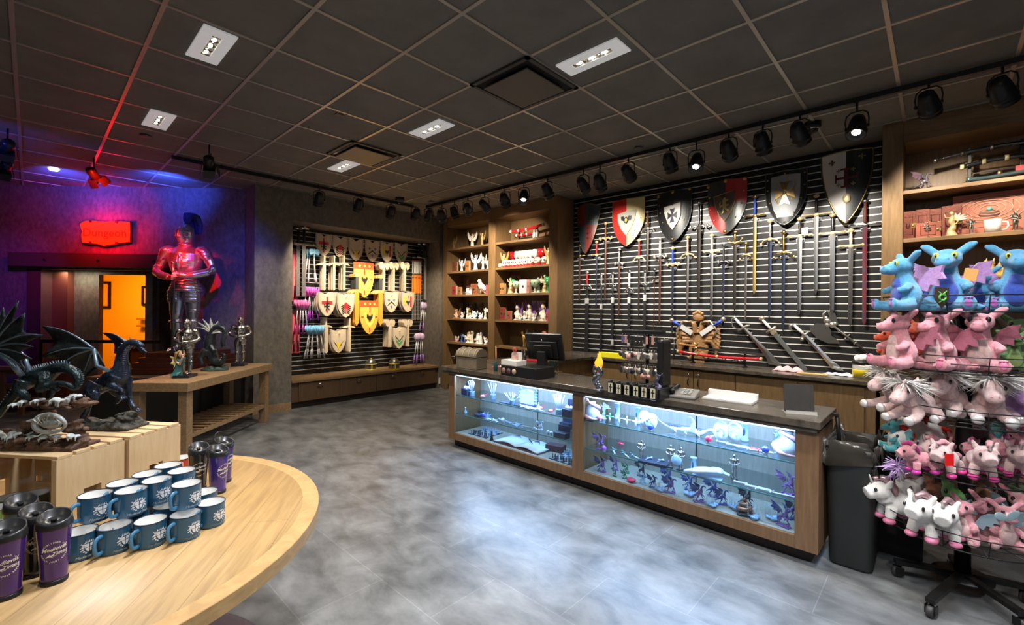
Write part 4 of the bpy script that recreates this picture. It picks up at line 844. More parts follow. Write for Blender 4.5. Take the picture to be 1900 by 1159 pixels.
# ================================================================ shields
def heater(p=.33,q=1.0):
    return lambda v: 1.0 if v<p else max(0.0,cos((v-p)/(1-p)*PI/2))**(.62*q)
def shield(name,lab,cat,W,H,loc,rz,mats,zone=None,wf=None,top=None,bulge=.05,th=.012,nu=14,nv=18,group=None,front=-1,rim=None,rimr=.006):
    t=thing(name,lab,cat,loc,rz,group); wf=wf or heater(); top=top or (lambda u:0)
    def S(u,v,off=0):
        a=wf(v); X=u*a; return V((X*W/2,-bulge*(1-X*X)-off,-v*H+top(X if v<.3 else 0)*max(0,1-v*3)*H))
    g=G(); n=nu+1; vs=[]; fs=[]
    vl=[0]+[(j/nv)**.9 for j in range(1,nv+1)]; vl[-1]=.999
    for sd in (0,1):
        for v in vl:
            for i in range(n): p=S(-1+2*i/nu,v,0); p.y+=th*sd; vs.append(p)
    m=(nv+1)*n
    mi=[]
    for j in range(nv):
        for i in range(nu):
            a=j*n+i; u=-1+2*(i+.5)/nu; v=(vl[j]+vl[j+1])/2; k=zone(u*wf(v),v) if zone else 0
            g.m=k; b=len(g.v); g.add([vs[a],vs[a+1],vs[a+n+1],vs[a+n]],[(0,3,2,1)]); g.m=0; g.add([vs[m+a],vs[m+a+1],vs[m+a+n+1],vs[m+a+n]],[(0,1,2,3)])
    ring=[i for i in range(n)]+[j*n+nu for j in range(1,nv+1)]+[nv*n+i for i in range(nu-1,-1,-1)]+[j*n for j in range(nv-1,0,-1)]
    g.m=0
    for q in range(len(ring)): a=ring[q]; b=ring[(q+1)%len(ring)]; g.add([vs[a],vs[b],vs[m+b],vs[m+a]],[(0,1,2,3)])
    g.build('face',mats,t)
    if rim:
        g=G(); g.tube([vs[a] for a in ring if True][:],rimr,6,closed=True); g.build('rim',rim,t)
    def M(X,Z,off=.002): # point on the face at X in -1..1 and Z down in 0..1
        return V((X*W/2,-bulge*(1-X*X)-off,-Z*H))
    return t,M
def dec(g,M,poly,off=.003,th=.002):
    # subdivide long edges so that the emblem follows the curved face
    a=[M(x,z,off) for x,z in poly]; b=[p+V((0,th,0)) for p in a]; n=len(a)
    g.add(a+b,[tuple(range(n)),tuple(range(2*n-1,n-1,-1))]+[(i,(i+1)%n,n+(i+1)%n,n+i) for i in range(n)],False)
def emb_bars(g,M,bars,off=.003):
    for x0,x1,z0,z1 in bars:
        n=max(1,int((x1-x0)/.1)); q=[x0+(x1-x0)*i/n for i in range(n+1)]
        for a,b in zip(q,q[1:]): dec(g,M,[(a,z0),(b,z0),(b,z1),(a,z1)],off)
def maltese(g,M,cx,cz,rx,rz_,off=.004,n=.34):
    for k in range(4):
        a=k*PI/2
        def R(x,z): return (cx+(x*cos(a)-z*sin(a))*rx,cz+(x*sin(a)+z*cos(a))*rz_)
        dec(g,M,[R(-.06,-.04),R(-n,-1),R(0,-.86),R(n,-1),R(.06,-.04),R(.0,0)],off)
def fleur(g,M,cx,cz,rx,rz_,off=.004):
    P_=[(0,-1),(.22,-.5),(.16,-.1),(.5,-.35),(.85,-.25),(.8,.15),(.5,.15),(.55,-.05),(.22,.15),(.2,.4),(.35,.6),(.12,.6),(0,1),(-.12,.6),(-.35,.6),(-.2,.4),(-.22,.15),(-.55,-.05),(-.5,.15),(-.8,.15),(-.85,-.25),(-.5,-.35),(-.16,-.1),(-.22,-.5)]
    dec(g,M,[(cx+x*rx,cz+z*rz_) for x,z in P_],off)
def eagle(g,M,cx,cz,rx,rz_,off=.004):
    P_=[(0,-.55),(.15,-.8),(.2,-.4),(.45,-.75),(.5,-1),(.7,-.8),(.95,-.9),(.9,-.3),(.75,.1),(.55,-.1),(.5,.2),(.3,.15),(.35,.6),(.15,.5),(0,1)]
    P_=P_+[(-x,z) for x,z in P_[-2:0:-1]]
    dec(g,M,[(cx+x*rx,cz+z*rz_) for x,z in P_],off)
def lion(g,M,cx,cz,rx,rz_,off=.004):
    P_=[(-.1,-1),(.25,-.95),(.3,-.7),(.75,-.8),(.6,-.55),(.25,-.45),(.3,-.1),(.75,-.15),(.65,.1),(.3,.15),(.35,.4),(.75,.6),(.6,.85),(.3,.6),(.0,.45),(-.1,.9),(-.45,1),(-.25,.4),(-.35,.1),(-.8,.3),(-.9,-.3),(-.6,-.6),(-.7,-.1),(-.3,-.1),(-.35,-.6)]
    dec(g,M,[(cx+x*rx,cz+z*rz_) for x,z in P_],off)
def studs(g,M,pts,r,off=.004):
    for x,z in pts: p=M(x,z,off); g.ell(p,(r,r*.6,r),None,8,5)
def wallshield(lab,px,W,H,mats,**k):
    p=atY(px[0],px[1],SY-.075); return shield('wall_shield',lab,'shield',W,H,(p.x,SY-.03,p.z),0,mats,group=None,**k)
blk=mat('shield_black',(.022,.024,.024),.38,metal=.3); shR=mat('shield_red',(.55,.03,.025),.3); shC=mat('shield_cream',(.68,.57,.27),.3); shW=mat('shield_white',(.62,.61,.59),.5); shG=mat('shield_grey',(.34,.36,.38),.55,metal=.1)
dR=mat('shield_dark_red',(.20,.03,.025),.4); dB=mat('shield_dark_slate',(.04,.06,.07),.4)
peak=lambda X: .035*(1-abs(X))-.0+.03*abs(X)**3
def WpH(xl,xr,yt,yb):
    a=atY(xl,(yt+yb)/2,SY-.05); b=atY(xr,(yt+yb)/2,SY-.05); c=atY((xl+xr)/2,yt,SY-.07); d=atY((xl+xr)/2,yb,SY-.07); return b.x-a.x,c.z-d.z,((xl+xr)/2,yt)
w_,h_,q=WpH(1068,1110,379,470); t,M=wallshield('dark kite shield quartered in dull red and slate, farthest left on sword wall',q,w_,h_,[dR,dB],zone=lambda X,v: int((X>0)!=(v>.42)),wf=lambda v: max(.02,cos(v*PI/2))**.65,bulge=.08,top=lambda X:-.06*X*X,rim=mat('old_brass',(.25,.19,.09),.35,metal=1))
g=G(); emb_bars(g,M,[(.35,.42,.18,.34),(.2,.55,.34,.36)]); [fleur(g,M,.2,z,.16,.03) for z in (.5,.6,.7)]; g.build('emblem',mat('old_brass'),t)
w_,h_,q=WpH(1133,1193,371,456); t,M=wallshield('red and cream halved shield with a small eagle inset, second from left',q,w_,h_,[shR,shC],zone=lambda X,v:int(X>0),top=peak,rim=mat('old_brass'),rimr=.004)
ins=[(-.58,.28),(.0,.25),(.58,.23),(.52,.42),(.33,.60),(.0,.78),(-.33,.62),(-.53,.45)]
g=G(); dec(g,M,ins,.012,.01); g.build('inset',mat('inset_grey',(.40,.38,.32),.4),t); g=G(); eagle(g,M,0,.44,.34,.10,.0155); g.build('eagle_emblem',mat('emblem_black',(.02,.02,.03),.4),t); g=G(); g.ell(M(0,.44,.018),(.020,.004,.026)); g.build('gold_disc',mat('emblem_gold',(.75,.42,.05),.4),t); g=G(); studs(g,M,[(-.85,.25),(.85,.2),(-.72,.45),(.8,.42),(-.45,.7),(.5,.68)],.010); g.build('stud',gold,t)
w_,h_,q=WpH(1217,1280,356,449); t,M=wallshield('black shield with white inset and black maltese cross, third from left',q,w_,h_,[blk],top=peak,rim=dsteel,rimr=.004)
ins=[(-.52,.28),(.48,.22),(.47,.48),(.30,.62),(.03,.76),(-.25,.62),(-.44,.45)]
g=G(); dec(g,M,ins,.012,.01); g.build('inset',shW,t); g=G(); g.tube([M(x,z,.014) for x,z in ins],.004,5,closed=True); g.build('inset_rim',gold,t); g=G(); maltese(g,M,.0,.47,.29,.145,.0165,.5); g.build('cross_emblem',mat('emblem_black'),t)
g=G(); studs(g,M,[(-.85,.22),(-.8,.38),(-.62,.58),(.82,.38),(.62,.58)],.010); studs(g,M,[(0,.0),(-.95,.03),(.9,-.02),(0,.94)],.022); g.build('brass_fitting',gold,t)
w_,h_,q=WpH(1310,1383,336,434); t,M=wallshield('red and black quartered shield with gold lion inset, in the middle',q,w_,h_,[mat('shield_charcoal',(.055,.06,.058),.3),mat('shield_coral',(.52,.045,.045),.28)],zone=lambda X,v: int((X>0)!=(v>.43)),top=peak,rim=None)
ins=[(-.62,.27),(.45,.19),(.47,.40),(.30,.60),(.0,.76),(-.30,.62),(-.52,.45)]
g=G(); dec(g,M,ins,.012,.01); g.build('inset',mat('inset_brown',(.14,.10,.09),.4),t); g=G(); g.tube([M(x,z,.014) for x,z in ins],.005,5,closed=True); studs(g,M,[(-.88,.26),(-.82,.50),(-.58,.72),(.85,.22),(.78,.45),(.5,.70)],.011); studs(g,M,[(0,.0),(-.95,.04),(.9,.0),(0,.95)],.024); g.build('brass_fitting',gold,t); g=G(); lion(g,M,-.03,.46,.30,.15,.016); g.build('lion_emblem',mat('lion_gold',(.70,.55,.18),.3,metal=.5),t)
w_,h_,q=WpH(1418,1495,319,417); t,M=wallshield('black rimmed grey shield with large gold maltese cross, second from right',q,w_,h_,[shG,blk],zone=lambda X,v: int(abs(X)>.76*heater()(v) or v<.10 or v>.84),top=peak,rim=dsteel)
g=G(); maltese(g,M,0,.40,.50,.22,.012,.52); g.build('cross_emblem',gold,t); g=G(); [fleur(g,M,x,z,.10,.05,.006) for x,z in ((-.4,.25),(.42,.22),(-.35,.55),(.35,.52))]; studs(g,M,[(-.88,.1),(-.88,.3),(-.75,.55),(-.45,.78),(0,.95),(.45,.78),(.75,.52),(.9,.28),(.9,.05),(0,.03)],.010); g.ell(M(0,.40,.012),(.02,.01,.02)); g.build('brass_fitting',gold,t)
w_,h_,q=WpH(1522,1618,281,413); t,M=wallshield('tall kite shield half white half black with red cross, farthest right',q,w_,h_,[shW,blk],zone=lambda X,v:int(X>0),wf=lambda v:1 if v<.12 else max(.02,cos((v-.12)/.88*PI/2))**.72,top=lambda X:.01*(1-X*X),rim=mat('kite_brass',(.30,.24,.11),.3,metal=1),rimr=.009)
g=G(); emb_bars(g,M,[(-.07,.07,.24,.50),(-.38,.42,.355,.385),(-.20,.20,.235,.26),(-.20,.20,.48,.505),(-.42,-.36,.31,.43),(.40,.46,.31,.43)],.006); g.build('cross_emblem',mat('cross_maroon',(.10,.018,.018),.4),t)
g=G(); [maltese(g,M,x,z,.09,.025,.006) for x,z in ((-.28,.26),(.28,.26),(-.28,.46),(.28,.46))]; fleur(g,M,-.55,.13,.16,.05,.006); fleur(g,M,.6,.10,.16,.05,.006); g.build('small_emblem',mat('kite_brass'),t); g=G(); g.ell(M(.04,.66,.01),(.035,.01,.05)); g.tube([M(.0,.62,.012),M(-.06,.66,.014)],[.016,.008],6); g.build('helm_badge',paleg,t)
# ================================================================ swords on the wall
bladeM=mat('sword_blade',(.30,.30,.31),.26,metal=1); scab=mat('scabbard_black',(.015,.015,.017),.35); pewter=mat('pewter',(.50,.48,.44),.3,metal=.9)
def sword(lab,x,yt,yg,yb,gw,gs='straight',gripm=None,metalm=None,bl=None,bw=.020,scabb=None,tipm=None,group=None,name='wall_sword'):
    A=atY(x,yt,SY-.05); B=atY(x,yg,SY-.05); C_=atY(x,yb,SY-.05); gl=A.z-B.z; L_=B.z-C_.z; hw=gw
    t=thing(name,lab,'sword',(B.x,SY-.055,B.z),0,group); mm=metalm or pewter
    g=G(); w2=bw; g.add([V(q) for q in ((-w2,0,0),(w2,0,0),(w2*.82,0,-L_+w2*2.2),(0,0,-L_),(-w2*.82,0,-L_+w2*2.2),(0,-.006,0),(0,-.005,-L_+w2*2.4),(0,.006,0),(0,.005,-L_+w2*2.4))],[(0,4,6,5),(5,6,2,1),(4,3,6),(3,2,6),(0,7,8,4),(7,1,2,8),(4,8,3),(3,8,2),(0,5,1,7)],False); g.build('blade',bl or bladeM,t)
    if scabb:
        g=G(); g.box(-w2*1.25,w2*1.25,-.012,.012,-L_-.02,-L_*scabb); g.build('scabbard',scab,t,bevel=.004); g=G()
        for z0 in (-L_*scabb-.06,-L_-.09): g.box(-w2*1.35,w2*1.35,-.014,.014,z0,z0+.085)
        g.build('scabbard_fitting',tipm or mat('white_metal',(.7,.7,.68),.3,metal=.6),t,bevel=.003)
    g=G(); hw_=hw
    if gs=='straight': g.tube([(-hw_,0,0),(-hw_*.4,0,0),(hw_*.4,0,0),(hw_,0,0)],[.011,.008,.008,.011],8)
    elif gs=='down': g.tube([(-hw_,0,-.055),(-hw_*.7,0,-.015),(0,0,.004),(hw_*.7,0,-.015),(hw_,0,-.055)],[.006,.010,.011,.010,.006],8)
    elif gs=='up': g.tube([(-hw_,0,.045),(-hw_*.7,0,.01),(0,0,-.004),(hw_*.7,0,.01),(hw_,0,.045)],[.006,.010,.012,.010,.006],8)
    elif gs=='wing':
        for sd in (-1,1): g.tube([(0,0,0),(sd*hw_*.5,0,.012),(sd*hw_*.8,0,-.02),(sd*hw_,0,.015)],[.018,.014,.012,.006],8); g.ell((sd*hw_*.95,0,.01),(.018,.010,.018))
    elif gs=='basket':
        g.tube([(-hw_,0,0),(hw_*.8,0,0)],[.01,.008],8); g.tube([(-hw_,0,0),(-hw_*1.2,0,gl*.4),(-hw_*.6,0,gl*.85)],.005,6)
    g.ell((0,0,-.006),(.026,.013,.022)); 
    for sd in (-1,1): g.ell((sd*hw_,0,(-.055 if gs=='down' else .045 if gs=='up' else 0)),(.014,.010,.014))
    g.build('guard',mm,t)
    g=G(); n=9; g.lathe([(.010+.003*(i%2)+.003*sin(i/n*PI),.012+(gl-.055)*i/n) for i in range(n+1)],10); g.build('grip',gripm or mat('grip_black',(.02,.02,.02),.5),t)
    g=G(); g.lathe([(.009,gl-.045),(.018,gl-.038),(.024,gl-.022),(.018,gl-.006),(.006,gl)],12,sy=.7); g.ell((0,0,gl-.022),(.030,.012,.018)); g.build('pommel',mm,t)
    g=G(); g.box(-.035,-.022,.0,.056,-.05,-.042); g.box(.022,.035,.0,.056,-.05,-.042); g.box(-.04,.04,.036,.0545,-.07,-.03); g.build('wall_peg',mat('peg_clear',(.35,.35,.35),.2),t)
    return t
gR=mat('grip_red',(.42,.02,.02),.4); gB=mat('grip_blue',(.02,.06,.42),.45); gBr=mat('grip_brown',(.16,.07,.03),.5); gI=mat('grip_ivory',(.62,.55,.45),.4); gP=mat('grip_rose',(.55,.35,.30),.4); gS=mat('grip_silver',(.6,.6,.58),.3,metal=.8)
darkb=mat('blade_dark',(.07,.06,.055),.3,metal=.8); rustb=mat('blade_bronze',(.16,.08,.06),.3,metal=.8); bluesh=mat('blade_blue_steel',(.10,.12,.19),.25,metal=.9)
c5=lambda x,y: (1050+x*.3968,260+y*.3968); c6=lambda x,y: (1340+x*.414,240+y*.414)
SW=[(c5,65,485,540,755,.085,'straight',None,gold,rustb,.018,None,'short dark bronze sword hanging at the left end under the kite shield'),
(c5,100,612,675,1000,.075,'down',gR,pewter,scab,.022,.22,'red gripped sword in black scabbard with two white metal bands, far left'),
(c5,144,470,535,785,.085,'straight',gR,paleg,bluesh,.014,None,'slim sword with red grip and gold pommel, left of the brown gripped one'),
(c5,167,618,675,1000,.06,'straight',gS,chrome,scab,.013,.30,'slim silver hilted sword in black scabbard reaching the return counter'),
(c5,186,382,460,750,.105,'wing',gBr,paleg,rustb,.018,None,'brown gripped sword with ornate winged guard between two shields'),
(c5,220,615,680,930,.05,'basket',gS,chrome,scab,.014,.25,'silver basket hilted rapier hanging above the key ring spinner'),
(c5,250,505,578,828,.07,'wing',gS,pewter,rustb,.017,None,'grey sword with dark knotted guard and reddish blade, left of centre'),
(c5,297,607,690,930,.065,'down',gI,chrome,scab,.015,.22,'silver hilted sword with drooping guard above the spinner'),
(c5,343,460,545,825,.085,'down',gR,paleg,darkb,.018,None,'sword with red grip and arched silver guard right of the red and cream shield'),
(c5,371,607,675,930,.075,'up',gS,chrome,scab,.015,.22,'silver hilted sword with T shaped pommel above the spinner'),
(c5,383,328,410,620,.095,'down',gBr,pewter,darkb,.020,None,'high hung sword with arched guard right of the red and cream shield'),
(c5,414,598,640,895,.02,'straight',None,dsteel,rustb,.009,None,'very thin dark sword hanging right of the T pommel sword'),
(c5,441,455,545,865,.085,'wing',gI,pewter,rustb,.017,None,'ivory gripped sword with spread ornate guard under the black shield'),
(c5,500,497,580,905,.085,'wing',gB,paleg,bluesh,.017,None,'bright blue gripped sword reaching down to the carved eagle'),
(c5,570,447,530,835,.095,'down',gP,paleg,steel,.018,None,'rose gripped sword with arched guard left of the huge dark sword'),
(c5,623,285,405,760,.115,'wing',dsteel,pewter,darkb,.026,None,'huge dark fantasy sword with flared silver guard in the bright patch'),
(c5,683,437,520,835,.09,'straight',gP,paleg,steel,.019,None,'rose gripped sword under the red and black shield'),
(c5,738,483,570,880,.07,'wing',None,dsteel,bluesh,.014,None,'dark slim sword below the tip of the red and black shield'),
(c6,58,452,508,815,.08,'up',gold,gold,darkb,.020,None,'gold hilted sword with upturned guard, right of the red and black shield tip'),
(c6,107,503,560,860,.065,'down',gold,gold,steel,.014,None,'small gold hilted sword with dainty guard, blade short and pale'),
(c6,147,293,385,740,.10,'straight',gB,gold,mat('blade_gilt',(.62,.44,.16),.3,metal=.9),.020,None,'blue and gold royal sword with wide guard left of the grey shield'),
(c6,215,402,490,845,.095,'down',gS,paleg,bluesh,.019,None,'sword with round cross pommel hanging under the grey shield left half'),
(c6,276,452,550,905,.10,'down',gold,gold,bluesh,.018,None,'gold sword with broad ornate guard and long dark blade'),
(c6,348,392,475,830,.11,'straight',None,paleg,steel,.024,None,'dark gripped sword with long guard and small pink price tag'),
(c6,422,290,380,740,.115,'straight',None,paleg,steel,.022,None,'high hung sword with long scrolled guard right of the grey shield'),
(c6,495,375,462,830,.11,'straight',dsteel,paleg,steel,.024,None,'ball pommel sword with long guard under the tall kite shield'),
(c6,577,443,520,885,.10,'straight',gI,paleg,steel,.020,None,'ivory gripped sword with twisted guard near the right end'),
(c6,640,312,425,878,.13,'straight',mat('grip_leather',(.13,.035,.025),.6),steel,mat('blade_marbled',(.10,.10,.16),.3,metal=.6,var=.8,vscale=9,col2=(.30,.04,.04)),.020,None,'long sword with brown leather grip and plain cross guard, farthest right')]
for (fn,x,yt,yg,yb,gw,gs,gm_,mm,bl,bw,sc,lab) in SW:
    a=fn(x,yt); b=fn(x,yg); c=fn(x,yb); sword(lab,a[0],a[1],b[1],c[1],gw,gs,gm_,mm,bl,bw,sc)
g=G(); p=atY(1493,427,SY-.07); g.box(-.03,.03,-.002,.002,-.05,.03); o=g.build('price_tag',mat('tag_pink',(.75,.45,.42),.6)); o.location=p; tag(o,'pink paper tag tied to the dark gripped sword','tag')
# leaning sabres and axe at the foot of the wall
def slanted(name,lab,p0,p1_,kind,cat='sword'):
    # p0 pommel pixel, p1_ tip pixel
    A=atY(p0[0],p0[1],SY-.06); B=atY(p1_[0],p1_[1],SY-.06); L_=(B-A).length; d=(B-A).normalized(); t=thing(name,lab,cat,A); t.location=(A.x,SY-.045,A.z)
    ang=math.atan2(d.x,-d.z); t.rotation_euler=(0,-ang,0)   # local -z runs along the blade
    gl=.17
    def strip(pts,th=.006):
        g=G(); n=len(pts); vs=[]; fs=[]
        for (z,x0,x1) in pts: xm=(x0+x1)/2; vs+=[V((x0,0,-z)),V((xm,-th,-z)),V((x1,0,-z)),V((xm,th,-z))]
        for i in range(n-1):
            for j in range(4): k=(j+1)%4; fs.append((i*4+j,i*4+k,(i+1)*4+k,(i+1)*4+j))
        fs+=[(3,2,1,0),tuple((n-1)*4+j for j in range(4))]; return g.add(vs,fs,False)
    if kind=='cutlass':
        strip([(gl,-.02,.02),(gl+.15,-.018,.026),(L_*.6,-.02,.035),(L_*.78,-.035,.045),(L_*.86,-.06,.04),(L_*.9,-.03,.045),(L_,.03,.034)]).build('blade',steel,t)
        g=G(); g.tube([(-.075,0,-gl+.01),(-.03,0,-gl),(.04,0,-gl),(.075,0,-gl-.02)],[.008,.012,.012,.008],8); g.tube([(-.06,0,-gl+.02),(-.085,0,-gl*.45),(-.04,0,-.005),(0,0,0)],[.008,.006,.006,.008],7); g.ell((0,0,-.01),(.026,.015,.022)); g.build('guard',pewter,t)
    elif kind=='scimitar':
        strip([(gl,-.022,.02),(L_*.35,-.024,.02),(L_*.6,-.03,.012),(L_*.8,-.045,.008),(L_*.86,-.055,.018),(L_*.93,-.03,.02),(L_,.012,.016)]).build('blade',steel,t)
        g=G(); g.tube([(-.05,0,-gl),(.05,0,-gl)],[.012,.012],8); g.tube([(0,0,-.02),(-.03,0,.0),(-.06,0,-.03),(-.05,0,-.05)],[.018,.018,.014,.008],8); g.ell((-.05,0,-gl-.02),(.02,.012,.016)); g.build('guard',pewter,t)
    elif kind=='scabbard':
        g=G(); g.box(-.024,.024,-.012,.012,-L_,-gl-.01); g.build('scabbard',mat('scabbard_grey',(.10,.11,.11),.35,metal=.4),t,bevel=.006); g=G(); g.tube([(-.06,0,-gl),(.06,0,-gl)],[.016,.016],8); g.ell((0,0,-.005),(.032,.018,.028)); g.box(-.027,.027,-.015,.015,-gl-.06,-gl-.02); g.build('guard',mat('guard_champagne',(.55,.45,.33),.3,metal=.8),t)
    if kind!='axe':
        g=G(); g.lathe([(.014,-gl+.01),(.017,-gl*.5),(.012,-.02)],10); g.build('grip',mat('grip_white',(.65,.64,.62),.4),t)
    else:
        g=G(); g.tube([(0,0,-.06),(0,0,-L_+.03)],[.013,.012],8); g.build('shaft',mat('axe_shaft',(.05,.045,.04),.4),t); g=G(); g.tube([(0,0,-L_*.62),(0,0,-L_*.64)],[.018,.018],8); g.tube([(0,0,-L_*.93),(0,0,-L_*.97),(0,0,-L_)],[.016,.012,.002],8); g.build('shaft_band',pewter,t)
        g=G(); q=[(-.03,-.05),(-.08,.02),(-.155,.05),(-.19,.0),(-.20,-.10),(-.17,-.20),(-.10,-.27),(-.085,-.24),(-.09,-.16),(-.05,-.12)]; g.prism([(x,z) for x,z in q],-.004,.004,Matrix(((1,0,0,0),(0,0,1,0),(0,1,0,0),(0,0,0,1)))); g.prism([(.02,-.05),(.08,.04),(.11,-.02),(.04,-.13)],-.004,.004,Matrix(((1,0,0,0),(0,0,1,0),(0,1,0,0),(0,0,0,1)))); g.build('axe_blade',steel,t); g=G()
        for (x,z,r) in ((0,-.03,.035),(0,-.09,.032),(.02,.0,.02),(-.03,-.06,.025),(.03,-.10,.02)): g.ell((x,0,z),(r,.02,r*1.1),None,8,6)
        g.tube([(0,0,0),(.03,0,.05),(.09,0,.05)],[.015,.012,.003],6); g.build('dragon_head_socket',pewter,t)
    g=G(); g.box(-.03,.03,0,.044,-gl-.10,-gl-.09); g.build('wall_peg',mat('peg_clear'),t)
    return t
slanted('leaning_sword','silver pirate cutlass slanting over the red katana, knuckle guard at top',(1361,588),(1446,684),'cutlass')
slanted('leaning_sword','slanting sword in grey scabbard with champagne guard, tip by the pink cloth',(1412,590),(1495,688),'scabbard')
slanted('leaning_sword','slanting scimitar with hooked pommel and widening blade',(1470,600),(1563,690),'scimitar')
slanted('battle_axe','slanting battle axe with dragon head socket, rightmost of the leaning weapons',(1530,592),(1622,664),'axe','axe')
# carved double eagle with crossed swords
p=atY(1297,632,SY-.03); t=thing('carved_eagle','brown carved double headed eagle plaque crossed by two blue hilted swords','wall carving',(p.x,SY-.03,p.z)); k=.0083*.85
def e2(x,y,d=0): q=atY(x,y,SY-.03)-p; return V((q.x,-d,q.z))
g=G()
g.ell(e2(1297,645,.01),(.13,.03,.20)); g.ell(e2(1297,588,.015),(.075,.03,.06))
for sx in (-1,1):
    g.tube([e2(1297+sx*4,618,.02),e2(1297+sx*8,600,.03),e2(1297+sx*14,597,.03),e2(1297+sx*20,603,.03)],[.035,.032,.03,.012],8)
    for i in range(9): a=-.6+i*.26; g.tube([e2(1297+sx*8,618+i*2,.015),e2(1297+sx*(24+4*cos(a)),616+18*sin(a),.03+.012*(i%2)),e2(1297+sx*(33+7*cos(a)),622+30*sin(a),.02),e2(1297+sx*(31+7*cos(a)),628+31*sin(a),.025)],[.022,.026,.02,.012],7)
    g.tube([e2(1297+sx*6,655,.02),e2(1297+sx*16,664,.025),e2(1297+sx*22,660,.02)],[.03,.022,.01],7)
for i in range(-2,3): g.tube([e2(1297+i*2,655,.015),e2(1297+i*6,680,.01)],[.028,.016],7)
for i in range(5): g.ell(e2(1289+i*4,578+abs(i-2)*2,.03),(.02,.02,.02))
g.build('carving',mat('carved_wood',(.32,.17,.065),.45,var=.6,vscale=26,bump=.6,bscale=50),t,fuse=.006,fsmooth=0)
for sx,(a,b) in ((-1,((1250,594),(1288,618))),(1,((1345,592),(1304,620)))):
    A=e2(a[0],a[1],.06); B=e2(b[0],b[1],.075); A2=A.lerp(B,.42)
    g=G(); g.tube([A,A2],[.018,.016],8); g2=g.build('sword_grip',gB,t); g=G(); g.ell(A,(.03,.025,.03)); n=(B-A).cross(V((0,1,0))).normalized(); g.tube([A2-n*.12+(B-A)*.3,A2-n*.07,A2+n*.07,A2+n*.12+(B-A)*.3],[.010,.014,.014,.010],8); g.build('sword_guard',mat('guard_champagne'),g2)
    g=G(); dd=(B-A).normalized(); g.add([A2+n*.03+V((0,-.004,0)),A2-n*.03+V((0,-.004,0)),B-n*.03+V((0,-.004,0)),B+n*.03+V((0,-.004,0)),A2+n*.03+V((0,.004,0)),A2-n*.03+V((0,.004,0)),B-n*.03+V((0,.004,0)),B+n*.03+V((0,.004,0))],[(0,1,2,3),(7,6,5,4),(0,4,5,1),(1,5,6,2),(2,6,7,3),(3,7,4,0)],False); g.build('sword_blade',mat('sword_silver',(.6,.6,.6),.4,metal=.4),g2)
# ================================================================ goods on the back counter (top at z .90)
def katana(par,A,B,m,fit,curve=.03,r=.014):
    pts=[A.lerp(B,i/12)+V((0,0,-curve*sin(PI*i/12))) for i in range(13)]
    g=G(); g.tube(pts,[r]*13,8); k=g.build('scabbard',m,par); g=G()
    for f in (0,.27,.30,.55,1): q=int(f*12); g.tube([pts[q]-(B-A).normalized()*.012,pts[q]+(B-A).normalized()*.012],r*1.25,8)
    g.build('fitting',fit,k)
    return k
zc=.90
def stand(p,rz,w_,lev,lab,items,name='sword_stand',cat='sword stand'):
    t=thing(name,lab,cat,p,rz); 
    for sx in (-1,1): g=G(); g.box(sx*w_-.012,sx*w_+.012,-.05,.05,0,.015); g.box(sx*w_-.01,sx*w_+.01,-.012,.012,0,lev[-1]+.03); [g.box(sx*w_-.01,sx*w_+.01,-.05,-.01,z-.022,z-.014) for z in lev]; g.build('post',black,t)
    G().box(-w_,w_,-.012,.012,.04,.06).build('crossbar',black,t)
    return t
A=atZ(1258,664,zc+.13); B=atZ(1418,668,zc+.10)
yk=5.62
a=atY(1258,655,yk); b=atY(1412,667,yk)
t=stand(((a.x+b.x)/2,yk+.035,zc),0,.30,[.10,.16],'black stand holding the red katana and the grey straight sword','sword_stand'); 
t2=thing('katana','bright red katana resting on the low black stand under the eagle','sword',((a.x+b.x)/2,yk,zc+.115)); katana(t2,V(((a-b).x/2,0,.02)),V(((b-a).x/2,0,.0)),mat('lacquer_red',(.62,.01,.02),.2,coat=.6),paleg,.02,.017)
a=atY(1263,636,yk+.03); b=atY(1424,645,yk+.03)
t3=thing('straight_sword','grey bladed sword with gold star guard lying above the red katana','sword',((a.x+b.x)/2,yk+.02,zc+.185)); h=(b.x-a.x)/2
g=G(); g.box(-h+.2,h,-.004,.004,-.016,.012,rotM(0,.045,0)); g.build('blade',steel,t3); g=G(); g.tube([(-h,0,.045),(-h+.2,0,.025)],[.014,.012],8); g.ell((-h,0,.045),(.028,.02,.02)); g.build('grip',mat('grip_amber',(.5,.25,.08),.4,var=.6),t3); g=G()
for i in range(6): an=i*PI/3; g.tube([(-h+.2,0,.022),(-h+.2+.05*cos(an),0,.022+.065*sin(an))],[.012,.003],5)
g.build('star_guard',gold,t3)
def skullchain(lab,p):
    t=thing('ornate_dagger',lab,'dagger',p,-.05); g=G(); pts=[V((-.26+.04*i,0,.035+.018*sin(i*1.7))) for i in range(14)]
    g.tube(pts,[.014+.008*(i%2) for i in range(14)],8); g.tube([V((-.26,0,.035)),V((-.33,0,.05)),V((-.36,0,.02)),V((-.27,-.01,.016))],[.008]*4,6)
    for i in range(8): g.ell((-.2+.055*i,-.006,.04+.01*(i%2)),(.018,.016,.016),None,8,5)
    g.build('hilt_body',mat('pewter_dark',(.3,.3,.31),.3,metal=.9,var=.6,vscale=40),t); g=G()
    for i in range(3): g.ell((-.14+.18*i,-.018,.05),(.010,.008,.010))
    g.build('gem',mat('gem_red',(.5,.02,.03),.15),t)
skullchain('ornate pewter dagger with jewels lying below the red katana',atZ(1334,673,zc)+V((0,.03,0)))
